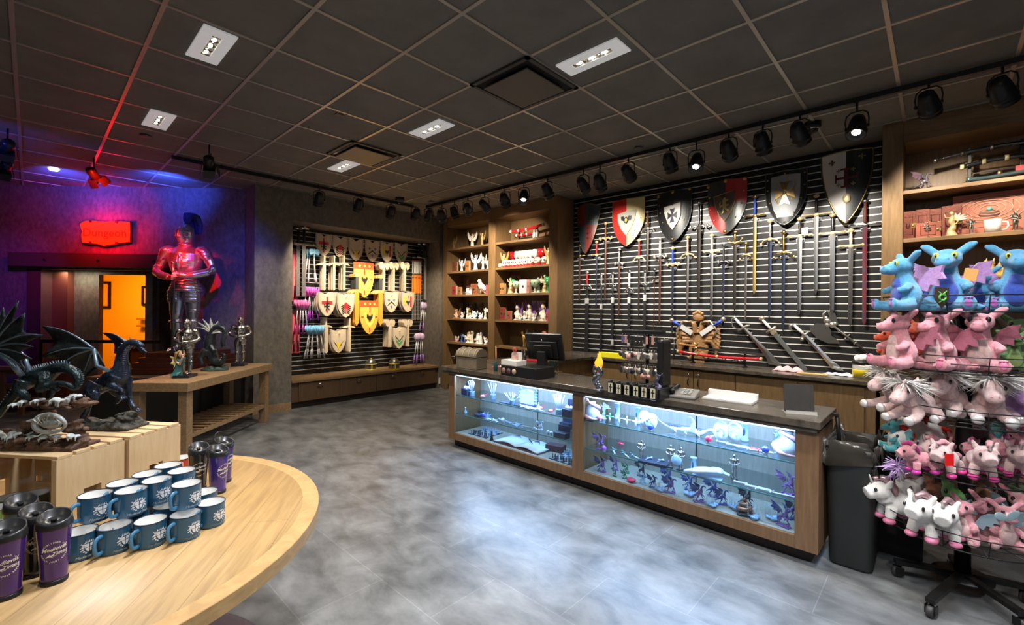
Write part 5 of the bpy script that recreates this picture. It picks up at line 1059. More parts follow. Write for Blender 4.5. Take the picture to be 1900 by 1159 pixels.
for i,(px,c_,lab,tp) in enumerate(((1233,(.05,.12,.45),'thin blue umbrella stick standing against the sword wall',628),(1241,(.65,.02,.02),'thin red lacquer scabbard standing against the sword wall',626),(1251,(.02,.02,.02),'thin black scabbard standing against the sword wall',628))):
    A=atY(px,tp,SY-.04); t=thing('upright_scabbard',lab,'scabbard',(A.x,SY-.03,zc),group='scabbards upright at the wall'); g=G(); g.tube([(0,-.02,0),(0,0,A.z-zc)],[.011,.010],8); g.build('tube',mat('scab_%d'%i,c_,.25),t); g=G(); g.tube([(0,-.002,A.z-zc-.02),(0,0,A.z-zc)],.013,8); g.build('cap',pewter,t)
def cloth(lab,px,py,w_,d_,h_,m,seed):
    R=random.Random(seed); n=18; ph=[R.uniform(0,6) for _ in range(6)]; p=atZ(px,py,zc); g=G(); grid=[]
    for i in range(n+1):
        row=[]
        for j in range(n+1):
            u,v=-1+2*i/n,-1+2*j/n; r=max(abs(u),abs(v)); e=1+.12*sin(5*math.atan2(v,u)+ph[0]); f=max(0,1-r**3)
            z=.004+h_*f*(.55+.45*sin(u*4+ph[1])*cos(v*3+ph[2]))+.006*sin(u*9+ph[3]); row.append(V((u*w_*e,v*d_*e,max(.003,z))))
        grid.append(row)
    g.sheet(grid,.003); o=g.build('cloth',m); o.location=p; o.rotation_euler.z=R.uniform(-.2,.2); return tag(o,lab,'cloth')
cloth('crumpled pink cloth on the back counter','' or 1463,688,.13,.08,.055,mat('cloth_pink',(.72,.42,.44),.8),1)
cloth('white tissue heap beside the pink cloth on back counter',1535,686,.13,.07,.06,mat('cloth_white',(.78,.78,.78),.8),2)
cloth('flat white wrapping paper near the yellow tub',1560,696,.13,.06,.025,mat('cloth_white'),3)
t=thing('manila_envelope','flat tan paper bag between the cloths on the back counter','envelope',atZ(1510,694,zc),.1); G().box(-.15,.12,-.05,.05,0,.008).build('paper',mat('manila',(.62,.42,.16),.6),t,bevel=.002)
p=atZ(1600,700,zc); t=thing('storage_tub','clear tub with yellow band and white tissue beside the bookcase','tub',p); g=G(); g.lathe([(0,.0),(.075,0),(.08,.01),(.082,.16),(.078,.16),(.075,.012),(0,.012)],28); g.build('tub',mat('tub_clear',(.6,.58,.52),.25,alpha=.6),t); g=G(); g.lathe([(.083,.015),(.0835,.075),(.083,.08)],28); g.build('yellow_label',mat('label_yellow',(.80,.62,.02),.4),t); g=G(); g.lathe([(.084,.13),(.086,.165),(.0,.165)],28); g.build('lid',black,t); R=random.Random(8); g=G()
for i in range(14): g.ell((R.uniform(-.06,.06),R.uniform(-.05,.05),.175+R.uniform(0,.03)),(.035,.03,.02),rotM(R.uniform(0,2),R.uniform(0,2),0),8,5)
g.build('tissue',mat('cloth_white'),t)
p=atZ(1626,704,zc); t=thing('pen_cup','dark wire pen cup squeezed next to the yellow tub','cup',p); g=G(); g.lathe([(0,0),(.035,0),(.04,.13),(.037,.13),(.033,.01),(0,.01)],16); g.build('cup',black,t); g=G(); [g.tube([(.01*i,.005*i,.02),(.016*i,.01*i,.19)],.004,6) for i in (-2,-1,0,1,2)]; g.build('pens',dsteel,t)
# ================================================================ goods on the sales counter (top at z .895)
zt=.895
# arched leather chest
p=atZ(867,684,zt); t=thing('leather_chest','taupe leather chest with arched lid at the far left end of the sales counter','chest',p+V((0,.06,0)),.12); tp=mat('taupe_leather',(.22,.175,.12),.5,var=.3,vscale=10,bump=.2)
G().box(-.145,.145,-.09,.09,0,.13).build('body',tp,t,bevel=.006); g=G(); g.lathe([(.098,-.15),(.098,.15)],24,(0,0,.135),rotM(0,PI/2,0),sx=.9,a0=PI/2,a1=3*PI/2); 
g=G(); g.prism([(.098*cos(a),.135+.085*sin(a)) for a in [PI*i/16 for i in range(17)]],-.15,.15,Matrix(((0,0,1,0),(1,0,0,0),(0,1,0,0),(0,0,0,1)))); g.build('lid',tp,t)
g=G()
for x in (-.12,-.04,.04,.12): g.tube([(x,.101*cos(a),.136+.088*sin(a)) for a in [PI*i/14 for i in range(15)]],.005,6)
g.build('lid_band',mat('tan_band',(.45,.36,.22),.5),t); g=G(); g.tube([(-.16,-.1,.13),(-.20,-.11,.125)],.006,6); g.tube([(-.15,-.1,.115),(-.17,-.11,.11)],.005,6); g.build('rod_handle',chrome,t)
# till: black cash drawer, white giveaway box, monitor
p=atZ(936,697,zt); t=thing('cash_drawer','black cash drawer box with round badges under the white display box','drawer',p+V((.06,.16,0)),0); G().box(-.13,.33,-.14,.14,0,.10).build('body',black,t,bevel=.004)
for i,(x,c_) in enumerate(((-.09,(.30,.16,.12)),(-.02,(.12,.06,.08)),(.05,(.55,.38,.27)))): g=G(); g.lathe([(0,0),(.026,0),(.026,.004),(0,.005)],18,(x,-.141,.05),rotM(PI/2,0,0)); g.build('round_badge',mat('badge_%d'%i,c_,.4),t)
q=p+V((.06,.16,.10)); t=thing('display_box','white cardboard giveaway box standing on the black cash drawer','box',q+V((-.04,-.05,0)),-.05); wb=mat('carton_white',(.80,.78,.72),.5); G().box(-.11,.11,-.07,.07,0,.05).build('tray',wb,t,bevel=.002); G().box(-.0,.11,-.0,.01,.05,.13).build('back_card',wb,t); g=G(); g.prism([(-.04,.0),(.04,0),(.04,.06),(.0,.10),(-.04,.06)],0,.006,Matrix(((1,0,0,.02),(0,0,1,-.012),(0,1,0,.05),(0,0,0,1)))); g.build('figure_card',mat('carton_print',(.75,.70,.62),.5,var=.5,vscale=40,col2=(.55,.12,.10)),t)
g=G(); g.ell((.02,-.01,.155),(.03,.02,.022)); g.build('red_tuft',mat('tuft_red',(.35,.06,.03),.6),t)
q=p+V((.10,.30,.0)); t=thing('sales_monitor','black sales terminal monitor seen from behind, leaning back','monitor',(q.x+.12,q.y+.02,zt),PI+.25)
g=G(); g.box(-.10,.10,-.10,.12,0,.02); g.build('foot',black,t,bevel=.004); g=G(); g.box(-.045,.045,-.02,.05,.02,.24); g.build('stem',black,t,bevel=.01); M=Matrix.Translation((0,-.05,.27))@rotM(-.35,0,0)
g=G(); g.box(-.20,.20,-.02,.02,-.13,.15,M); o=g.build('screen_panel',blackM,t,bevel=.008); g=G(); g.box(-.15,.15,.02,.045,-.10,.08,M); g.box(-.10,.10,.045,.065,-.08,.05,M); g.build('rear_housing',black,t,bevel=.008); g=G(); g.box(-.19,.19,-.022,-.02,-.12,.14,M); g.build('screen_glass',mat('screen_dark',(.02,.02,.03),.08),t); g=G(); g.ell(M@V((0,.047,.10)),.008); g.build('badge_dot',chrome,t)
g=G(); g.tube([(.08,.1,.05),(.16,.14,.15),(.20,.06,.25)],.007,6); g.build('cable',black,t)
p=atZ(907,690,zt); t=thing('ribbed_bottle','teal glass bottle holding a tall orange stick beside the chest','bottle',p+V((.0,.10,0))); g=G(); g.lathe([(0,0),(.022,0),(.024,.06),(.012,.09),(.012,.11)],16); g.build('glass_body',mat('teal_glass',(.02,.09,.10),.1,coat=.5),t); g=G(); g.tube([(0,0,.09),(.004,0,.17),(0,0,.26)],[.010,.009,.005],10); g.build('orange_stick',mat('orange_stick',(.62,.30,.15),.4),t)
p=atZ(893,698,zt); t=thing('bottle_stopper','small dark bottle with red cap next to the chest','bottle',V((p.x+.02,3.34,zt))); g=G(); g.lathe([(0,0),(.018,0),(.018,.07),(.008,.09),(.008,.11)],14); g.build('body',mat('teal_glass'),t); g=G(); g.lathe([(.012,.10),(.012,.135),(0,.14)],12); g.build('cap',mat('cap_red',(.35,.04,.03),.4),t)
p=atZ(900,701,zt); t=thing('figurine_cup','tiny pale figurine at the front edge left of the cash drawer','figurine',V((p.x,3.25,zt))); g=G(); g.tube([(0,0,0),(0,0,.04),(0,0,.07)],[.018,.012,.014],10); g.ell((0,0,.08),.014); g.build('body',cream,t); g=G(); g.lathe([(0,0),(.02,0),(.018,.006)],12); g.build('base',black,t)
p=atZ(951,697,zt); t=thing('warrior_figurine','small dark warrior figurine standing on the cash drawer','figurine',p+V((.04,.13,.10))); g=G(); g.tube([(0,0,0),(.005,0,.05),(0,0,.09),(0,0,.12)],[.018,.012,.018,.008],10); g.ell((0,0,.135),.014); g.tube([(0,0,.11),(.03,-.01,.09),(.02,-.02,.14)],.006,6); g.build('body',dsteel,t,fuse=.003); g=G(); g.lathe([(0,0),(.026,0),(.022,.008)],14); g.build('base',steel,t)
# signature pad on a cable, clear stand, papers
p=atZ(987,695,zt); t=thing('signature_pad','grey signature pad with cable on the sales counter','card reader',p+V((0,.03,0)),.1); g=G(); g.add([V(q) for q in ((-.09,-.06,0),(.09,-.06,0),(.09,.06,0),(-.09,.06,0),(-.09,-.06,.015),(.09,-.06,.015),(.09,.06,.04),(-.09,.06,.04))],[(0,3,2,1),(4,5,6,7),(0,1,5,4),(1,2,6,5),(2,3,7,6),(3,0,4,7)],False); g.build('body',mat('pad_grey',(.28,.27,.25),.4),t,bevel=.004); g=G(); g.add([V(q) for q in ((-.06,-.04,.021),(.05,-.04,.021),(.05,.04,.0375),(-.06,.04,.0375))],[(0,1,2,3)],False); g.build('pad_screen',mat('pad_screen',(.55,.54,.48),.2),t); g=G(); g.tube(bez([(-.08,.03,.03),(-.14,.06,.06),(-.22,.0,.03),(-.30,.03,.005),(-.34,.0,.004)],16),.003,6); g.build('cable',mat('cable_grey',(.2,.2,.2),.5),t)
p=atZ(1000,690,zt); t=thing('keyring_stand','small clear stand of dark key rings behind the signature pad','display stand',p+V((.06,.16,0))); g=G(); g.tube([(-.07,0,0),(-.04,0,.12)],.004,6); g.tube([(.07,0,0),(.06,0,.17)],.004,6); g.box(-.09,.09,-.04,.04,0,.004); g.tube([(-.06,0,.12),(.09,0,.17)],.003,6); g.build('frame',chrome,t); R=random.Random(4); g=G()
for i in range(9): x=-.05+.013*i; g.box(x,x+.009,-.005,.005,.04+R.uniform(0,.02),.11); 
g.build('key_rings',mat('keyring_dark',(.06,.10,.08),.3,metal=.5,var=.6,vscale=90),t)
p=atZ(1030,687,zt); t=thing('cable_coil','loose black cable and flat adapter right of the signature pad','cable',V((p.x+.03,3.66,zt))); g=G(); g.tube(bez([(-.12,0,.006),(-.03,.02,.03),(.06,.05,.006),(.14,.0,.004),(.05,-.03,.004)],20),.004,6); g.build('cord',black,t); G().box(-.06,.04,.02,.06,0,.012).build('adapter',dsteel,t,bevel=.003)
p=atZ(1017,674,.90); t=thing('red_book','bright red booklet lying on the return counter','book',(-3.72,4.35,.90),.2); G().box(-.13,.13,-.09,.09,0,.014).build('cover',mat('red_cover',(.50,.02,.03),.4),t,bevel=.002)
t=thing('order_tablet','dark flat tablet on the return counter beside the red booklet','tablet',(-3.80,4.10,.90),.3); G().box(-.14,.12,-.09,.09,0,.012).build('body',black,t,bevel=.003); G().box(-.12,.10,-.075,.075,.012,.013).build('screen_glass',mat('screen_dark'),t)
t=thing('receipt_papers','scattered red and white slips on the sales counter behind the drawer','papers',(-3.60,3.66,zt),.3); G().box(-.10,.10,-.05,.05,0,.004).build('red_slip',mat('slip_red',(.5,.12,.10),.5),t); G().box(-.02,.10,-.04,.06,.004,.007,rotM(0,0,.4)).build('white_slip',white,t)
a=atZ(1103,664,.90); t=thing('yellow_box','bright yellow long box on the corner of the back counter','box',(-3.24,5.47,.90),.0); G().box(-.20,.24,-.045,.045,0,.065).build('carton',mat('box_yellow',(.85,.75,.02),.4),t,bevel=.002)
# key ring spinner on its black tray
TRx0,TRx1=-2.28,-1.83; pa=atZ(1133,730,zt); pb=atZ(1215,742,zt)
x0,x1=pa.x-.01,pb.x+.03; ty=pb.y+.14; tx=(x0+x1)/2; print('TRAY',pa,pb,tx,ty)
t=thing('display_tray','wide low black riser under the key ring spinner and the small bottles','tray',(tx,ty,zt)); w2=(x1-x0)/2
G().box(-w2,w2,-.125,.14,0,.075).build('riser',mat('riser_black',(.016,.016,.016),.28),t,bevel=.003)
t=thing('key_ring_spinner','crowded black key ring rack on the sales counter','display rack',(tx+.02,ty+.04,zt+.075)); g=G(); g.lathe([(0,0),(.11,0),(.11,.012),(0,.014)],28); g.build('turntable',blackM,t); G().box(.11,.16,-.08,.08,.0,.36).build('side_panel',black,t,bevel=.02); g=G(); g.tube([(0,0,0),(0,0,.41)],.014,8)
for z in (.40,.28,.16): g.tube([(-.18,-.06,z),(.12,-.06,z)],.005,6); g.tube([(-.18,.06,z),(.12,.06,z)],.005,6); g.tube([(-.18,-.06,z),(-.18,.06,z)],.005,6)
G().box(-.19,.12,-.065,.065,.395,.42).build('top_card',black,t); g.build('rack_arms',blackM,t); R=random.Random(12)
krm=[mat('ring_pewter',(.42,.40,.37),.3,metal=.9),mat('ring_dark',(.05,.05,.05),.35,metal=.5),mat('ring_rose',(.55,.28,.24),.4),mat('ring_bone',(.66,.60,.50),.4),mat('ring_violet',(.12,.10,.24),.4)]
for row,(z,L_) in enumerate(((.395,.07),(.28,.075),(.16,.07))):
    for i in range(12):
        for y in (-.068,-.085,-.1) if row else (-.068,):
            x=-.175+.0255*i+R.uniform(-.004,.004); k=R.choice([0,0,0,1,3,3] if row else [1,1,4,2]); s=R.uniform(1.0,1.5); g=G(); yy=y+R.uniform(-.008,.004)
            g.tube([(x,yy,z),(x,yy,z-.02)],.0015,4); c=(x,yy,z-.02-.022*s)
            m_=R.random()
            if row==0: g.box(x-.010,x+.010,yy-.002,yy+.002,z-.075,z-.018)
            elif m_<.3: g.lathe([(0,-.002),(.016*s,-.002),(.016*s,.002),(0,.002)],12,c,rotM(PI/2,0,0))
            elif m_<.6: g.ell(c,(.011*s,.007,.020*s),None,7,5); g.ell((x,yy,z-.062),(.006,.005,.01),None,6,4)
            else: g.prism([(0,.02*s),(.012*s,0),(.006*s,-.028*s),(-.008*s,-.02*s),(-.012*s,.005)],-.002,.002,Matrix(((1,0,0,x),(0,0,1,yy),(0,1,0,z-.045),(0,0,0,1))))
            g.build('key_ring',krm[k],t)
for x,z,r,k in ((-.10,.215,.028,2),(-.05,.235,.018,2),(.02,.075,.026,2),(.06,.075,.020,2)): g=G(); g.lathe([(0,0),(r,0),(r,.006),(0,.006)],20,(x,-.10,z),rotM(PI/2,0,0)); g.lathe([(r*.6,.006),(r*.6,.008),(0,.008)],16,(x,-.10,z),rotM(PI/2,0,0)); g.build('round_tag',krm[k],t)
bt=None
for i in range(6):
    bq=[(1138,729),(1150,732),(1163,735),(1178,738),(1191,741),(1206,744)][i]; x=atZ(bq[0],bq[1],zt).x; lab=['leftmost small black label bottle on the riser, by the flame dragon','second small label bottle from the left on the riser','third small label bottle from the left on the riser','fourth small label bottle from the left on the riser','fifth small label bottle from the left on the riser','rightmost small label bottle on the riser'][i]; pp=(x,ty-.145,zt)
    if bt is None:
        bt=thing('souvenir_flask',lab,'bottle',pp,0,'small bottles along the riser'); G().box(-.027,.027,-.014,.014,0,.095).build('flask',mat('flask_black',(.01,.012,.01),.15,coat=.5),bt,bevel=.006); g=G(); g.box(-.019,.019,-.0155,-.014,.012,.085); g.build('paper_label',mat('flask_label',(.62,.56,.40),.5),bt); g=G(); g.box(-.004,.004,-.0162,-.0155,.018,.078); g.box(-.014,.014,-.0162,-.0155,.05,.058); g.build('cross_print',black,bt); g=G(); g.lathe([(.010,.095),(.010,.108),(0,.11)],12); g.build('cap',blackM,bt)
    else: dup(bt,lab,pp)
# dragon holding a flame
p=atZ(1123,721,zt); t=thing('flame_dragon','silver dragon figurine holding an orange flame beside the small bottles','figurine',V((atZ(1124,721,zt).x,ty-.10,zt))); g=G(); g.lathe([(0,0),(.05,0),(.045,.015),(.03,.02)],16); g.tube(bez([(.04,0,.02),(-.01,0,.04),(-.03,0,.08),(.0,0,.12),(.03,0,.15),(.01,-.01,.18),(-.015,-.02,.19)],20),[.012,.02,.026,.024,.016,.013,.008],9); g.tube([(.02,0,.12),(.035,-.01,.165),(.01,-.01,.2)],.01,7); g.tube([(-.02,0,.11),(-.045,-.01,.16),(-.03,-.01,.2)],.01,7); [g.ell((random.uniform(-.03,.03),-.01,.03+.02*i),(.016,.016,.014)) for i in range(7)]; g.build('body',mat('dragon_pewter',(.33,.35,.40),.25,metal=.9,var=.6,vscale=50),t,fuse=.003,fsmooth=0)
g=G(); R=random.Random(9)
for i in range(7): x=-.012+.005*i; h=.09+.05*sin(i*1.3+.6)+(.05 if i==4 else 0); g.tube(bez([(x,0,.18),(x*1.8-.004,0,.18+h*.35),(x*.6+.006,0,.18+h*.7),(x+.012*sin(i),0,.18+h)],10),[.009,.012,.010,.007,.001],7)
g.build('flame',mat('flame_glow',(1,.35,.03),.4,emit=1.6,ecol=(1,.28,.02),var=0),t)
p=atZ(1222,702,zt+.075); t=thing('small_dragon','tiny dark dragon figurine at the right end of the riser','figurine',V((tx+w2-.05,ty-.05,zt+.075))); g=G(); g.lathe([(0,0),(.035,0),(.03,.01)],14); g.tube(bez([(.03,0,.01),(-.01,0,.03),(-.01,0,.06),(.01,0,.09),(-.01,-.01,.10)],14),[.01,.016,.016,.010,.006],8); g.tube([(0,0,.07),(.03,.01,.11),(.045,.01,.08)],[.006,.004,.002],5); g.tube([(0,0,.07),(-.03,.01,.11),(-.045,.01,.08)],[.006,.004,.002],5); g.build('body',mat('dragon_violet_grey',(.13,.13,.20),.3,metal=.6),t,fuse=.003,fsmooth=0); G().box(-.05,.05,-.03,.03,-.0,.003).build('base',black,t)
# telephone
p=atZ(1262,738,zt); t=thing('desk_phone','dark desk telephone with coiled cord on the sales counter','telephone',p+V((0,.06,0)),.15); g=G(); g.add([V(q) for q in ((-.09,-.09,0),(.10,-.09,0),(.10,.09,0),(-.09,.09,0),(-.09,-.09,.018),(.10,-.09,.018),(.10,.09,.055),(-.09,.09,.055))],[(0,3,2,1),(4,5,6,7),(0,1,5,4),(1,2,6,5),(2,3,7,6),(3,0,4,7)],False); g.build('base',mat('phone_grey',(.22,.21,.19),.35),t,bevel=.006); g=G(); g.tube(bez([(-.06,-.085,.045),(-.065,-.05,.055),(-.065,.03,.065),(-.06,.08,.07)],12),[.020,.013,.013,.020],10); g.build('handset',black,t); g=G(); 
for i in range(4):
    for j in range(3): y=-.05+.03*i; g.box(-.01+.026*j,.008+.026*j,y,y+.018,.024+.035*(y+.09)/.18,.030+.035*(y+.09)/.18)
g.build('keypad',mat('phone_keys',(.55,.54,.5),.4),t); g=G(); g.tube([(-.07-.012*cos(q*1.2)-q*.002,.08+.01*sin(q*1.2),.03+.010*sin(q*1.2)+.04*sin(q/20*PI)) for q in range(20)],.003,5); g.build('coiled_cord',black,t)
# papers and the black notice
p=atZ(1348,745,zt); t=thing('paper_stack','open ring binder of white pages on the sales counter','papers',p+V((0,.06,0)),.05)
G().box(-.17,.17,-.085,.09,0,.006).build('cover',mat('binder_cover',(.35,.34,.32),.4),t); G().box(-.165,.165,-.08,.085,.006,.016).build('pages',mat('paper_warm',(.78,.74,.66),.6),t,bevel=.001); G().box(-.17,.17,.075,.11,.006,.045,rotM(.1,0,0)).build('raised_page',mat('paper_white',(.8,.8,.8),.5),t)
p=atZ(1480,768,zt); t=thing('notice_sign','black notice card in a clear easel at the right end of the sales counter','sign',p+V((0,.05,0)),.42); M=Matrix.Translation((0,0,.0))@rotM(-.2,0,0); G().box(-.085,.085,-.003,.003,.004,.185,M).build('card',mat('slate_card',(.035,.030,.027),.5,var=.4,vscale=20),t); g=G(); g.box(-.09,.09,-.05,.05,0,.004); g.box(-.085,.085,-.052,-.046,.0,.022); g.build('clear_easel',mat('acrylic',(.75,.74,.68),.1,alpha=.35),t)
# pull bar at the end of the counter
g=G(); a=V((-.478,3.62,.885)); g.tube([a,a+V((.02,.02,-.26))],.012,8); g.box(-.50,-.47,3.60,3.64,.87,.885); o=g.build('flap_stay',blackM); tag(o,'black hinge stay on the right end of the sales counter','hinge')
# ================================================================ rubbish bin and black box
t=thing('rubbish_bin','tall grey slim rubbish bin with black liner at the counter end','bin',(-.378,3.62,0)); n=8
def rr(w_,d_,z,r=.04,k=6):
    out=[]
    for (sx,sy,a0) in ((1,1,0),(-1,1,PI/2),(-1,-1,PI),(1,-1,3*PI/2)):
        for i in range(k+1): a=a0+PI/2*i/k; out.append(V((sx*(w_/2-r)+r*cos(a),sy*(d_/2-r)+r*sin(a),z)))
    return out
def loft(g,rings,cap0=True):
    n=len(rings[0]); vs=[p for r in rings for p in r]; fs=[(j*n+i,j*n+(i+1)%n,(j+1)*n+(i+1)%n,(j+1)*n+i) for j in range(len(rings)-1) for i in range(n)]
    if cap0: fs.append(tuple(range(n-1,-1,-1)))
    return g.add(vs,fs)
g=G(); loft(g,[rr(.20,.44,0),rr(.215,.46,.02),rr(.25,.50,.68),rr(.265,.52,.70),rr(.265,.52,.73),rr(.25,.50,.73),rr(.24,.48,.66),rr(.20,.42,.03)]); g.build('bin_body',mat('bin_grey',(.030,.032,.031),.55,var=.2,vscale=6),t)
R=random.Random(6); g=G(); rings=[]
base=rr(.30,.55,0,k=9); n=len(base)
for (w_,z,am) in ((.20,.60,.012),(.235,.70,.010),(.262,.752,.012),(.28,.745,.010),(.286,.69,.010),(.288,.62,.016)):
    am*=1.5; q=rr(w_,w_+.25,z,k=9); rings.append([V((p.x+am*sin(i*1.9+z*30)*.6,p.y+am*sin(i*2.3+1),p.z+(am*1.4*sin(i*1.1+z*9)+(-.09*max(0,sin(i/n*2*PI*1+3.6)) if z<.69 and w_>.3 else 0)))) for i,p in enumerate(q)])
loft(g,rings,False); g.build('liner_bag',mat('liner_black',(.045,.042,.036),.16,coat=.4),t)
a=atZ(1645,1022,0); b=atZ(1712,1048,0)
t=thing('floor_box','plain black box on the floor behind the plush rack','box',(0,0,0)); G().box(a.x-.06,b.x,b.y,b.y+.03 if False else b.y+.25,0.02,.66).build('panel',mat('panel_black',(.006,.006,.007),.6),t); G().box(a.x-.04,b.x-.02,b.y+.02,b.y+.23,0,.02).build('foot',black,t)
# ================================================================ the toy display in the recess (wall faces +x)
PX_=lambda x,y,d=.05: atX(530+x*.3194,390+y*.3194,SX+d)
RZQ=PI/2
def tmat(k,c): return mat('toy_'+k,c,.5)
notch=lambda X: -.10*(1-abs(X))**1.0*max(0,1-abs(X)*2.2)+.05*abs(X)
def ws(lab,x0,x1,y0,y1,emb,d=.06,group=None,cx=None):
    a=PX_(x0,(y0+y1)/2,d); b=PX_(x1,(y0+y1)/2,d); c=PX_((x0+x1)/2,y0,d); e=PX_((x0+x1)/2,y1,d)
    W=b.y-a.y; H=c.z-e.z; t,M=shield('toy_shield',lab,'toy shield',W,H,((SX+d),(a.y+b.y)/2,c.z-.03*H),RZQ,[ply,mat('toy_shield_rim',(.52,.42,.33),.6)],zone=lambda X,v: int(abs(X)>.86*heater(.30,.9)(v) or v<.05),wf=heater(.30,.9),top=notch,bulge=.0,th=.010,nu=10,nv=12,group=group)
    emb(t,M); return t,W,H
def em_cross(t,M): g=G(); emb_bars(g,M,[(-.09,.09,.16,.84),(-.62,.62,.33,.47)]); g.build('red_cross',tmat('red',(.60,.03,.04)),t); g=G(); lion(g,M,.0,.55,.42,.20,.006); g.build('lion',tmat('ink',(.03,.02,.02)),t)
def em_arrow(t,M):
    g=G(); emb_bars(g,M,[(-.06,.06,.38,.84)]); 
    for z in (.34,.42,.50): dec(g,M,[(0,z),(.28,z+.10),(.22,z+.15),(0,z+.07),(-.22,z+.15),(-.28,z+.10)],.005)
    g.build('red_arrow',tmat('red',(.60,.03,.04)),t)
    for z in (.42,.50,.58,.66,.74):
        for s in (-1,1): g=G(); q=.60-.12*(z-.42)*4; dec(g,M,[(s*.10,z),(s*q,z+.10),(s*(q-.05),z+.145),(s*.10,z+.05)]); g.build('black_stripe',tmat('ink',(.03,.02,.02)),t)
def em_wing(t,M):
    g=G(); dec(g,M,[(-.68,.42),(-.30,.62),(-.15,.58),(-.3,.70)]); dec(g,M,[(.68,.42),(.3,.70),(.15,.58),(.30,.62)]); g.build('black_wing',tmat('ink',(.03,.02,.02)),t); g=G(); dec(g,M,[(-.30,.50),(-.1,.58),(0,.52),(.1,.58),(.30,.50),(.22,.68),(.08,.74),(.05,.86),(-.05,.86),(-.08,.74),(-.22,.68)],.005); g.build('yellow_beast',tmat('yellow',(.85,.62,.02)),t)
def em_fleur(t,M):
    g=G(); [fleur(g,M,x,z,.20,.10) for x,z in ((-.38,.38),(.38,.38),(0,.72))]; g.build('blue_fleur',tmat('blue',(.10,.12,.45)),t); g=G(); dec(g,M,[(-.55,.62),(0,.44),(.55,.62),(.55,.68),(0,.50),(-.55,.68)]); g.build('black_chevron',tmat('ink',(.03,.02,.02)),t)
def em_stripe(t,M):
    g=G(); emb_bars(g,M,[(-.60,-.32,.18,.62)]); g.build('yellow_stripe',tmat('yellow',(.85,.62,.02)),t); g=G(); emb_bars(g,M,[(.34,.58,.16,.72)]); g.build('red_stripe',tmat('red',(.60,.03,.04)),t); g=G(); eagle(g,M,.02,.52,.30,.14); g.build('eagle',tmat('green_ink',(.02,.06,.04)),t)
def em_chev(t,M):
    g=G(); dec(g,M,[(-.62,.34),(0,.60),(.62,.34),(.62,.40),(0,.66),(-.62,.40)]); g.build('dark_chevron',tmat('dkgreen',(.02,.10,.05)),t); g=G(); dec(g,M,[(-.55,.52),(0,.72),(.55,.52),(.45,.66),(0,.86),(-.45,.66)],.004); g.build('green_chevron',tmat('green',(.10,.40,.16)),t)
ws('wooden toy shield with red cross and lion, first in the top row',173,268,137,262,em_cross)
ws('wooden toy shield with red arrow and black stripes, second in the top row',272,362,152,272,em_arrow)
ws('wooden toy shield with yellow winged beast, third in the top row',364,452,166,290,em_wing)
ws('wooden toy shield with blue fleurs and black chevron, fourth in the top row',461,546,175,295,em_fleur)
ws('wooden toy shield with yellow and red stripes, fifth in the top row',549,627,183,299,em_stripe)
ws('wooden toy shield with green chevrons, last in the top row',634,708,192,306,em_chev)
ORD=['second','third','fourth','fifth','sixth','seventh','eighth','ninth','tenth','eleventh']
def od(l,i): return l.replace('@',ORD[i]+' from the front')
def stack(labf,base,x0,x1,y0,y1,emb,n,dx,group,d0=.12):
    t,W,H=ws(base,x0,x1,y0,y1,emb,d0+dx*(n-1),group)
    for i in range(n-1):
        a=.05*(1 if i%2 else -1)*(1+i*.5); c=dup(t,od(labf,i),(t.location.x-dx*(i+1),t.location.y+random.uniform(-.012,.012),t.location.z),rot=(0,a*.8,RZQ)); c['category']='toy shield'
        for ch in list(c.children):
            if not ch.name.startswith('face'): drop(ch)
    # metal peg
    g=G(); g.tube([(0,0,0),(d0+dx*n+.01,0,0)],.004,6); o=g.build('display_hook',chrome); o.location=(SX,t.location.y,t.location.z-.055); tag(o,'metal hook of the '+group,'hook','slatwall hooks carrying toys')
stack('plain toy shield, @, in the red cross stack of the middle row','front red cross toy shield of the left middle row stack',190,290,480,612,em_cross,7,.030,'stacked red cross shields')
stack('plain toy shield, @, in the red arrow stack of the middle row','front toy shield with red arrow of the middle row stack',300,400,484,618,em_arrow,7,.030,'stacked arrow shields')
stack('plain toy shield, @, in the blue fleur stack of the middle row','front toy shield with blue fleurs of the middle row stack',574,655,474,590,em_fleur,6,.030,'stacked fleur shields')
stack('plain toy shield, @, in the striped eagle stack of the middle row','front toy shield with red and yellow stripes of the middle row stack',672,748,478,588,em_stripe,6,.030,'stacked stripe shields')
stack('plain toy shield, @, in the yellow beast stack of the bottom row','front toy shield with yellow beast in the bottom row',262,352,696,824,em_wing,6,.030,'stacked beast shields',.10)
stack('plain toy shield, @, in the green chevron stack of the bottom row','front toy shield with green chevrons in the bottom row',622,698,682,800,em_chev,6,.030,'stacked chevron shields',.10)
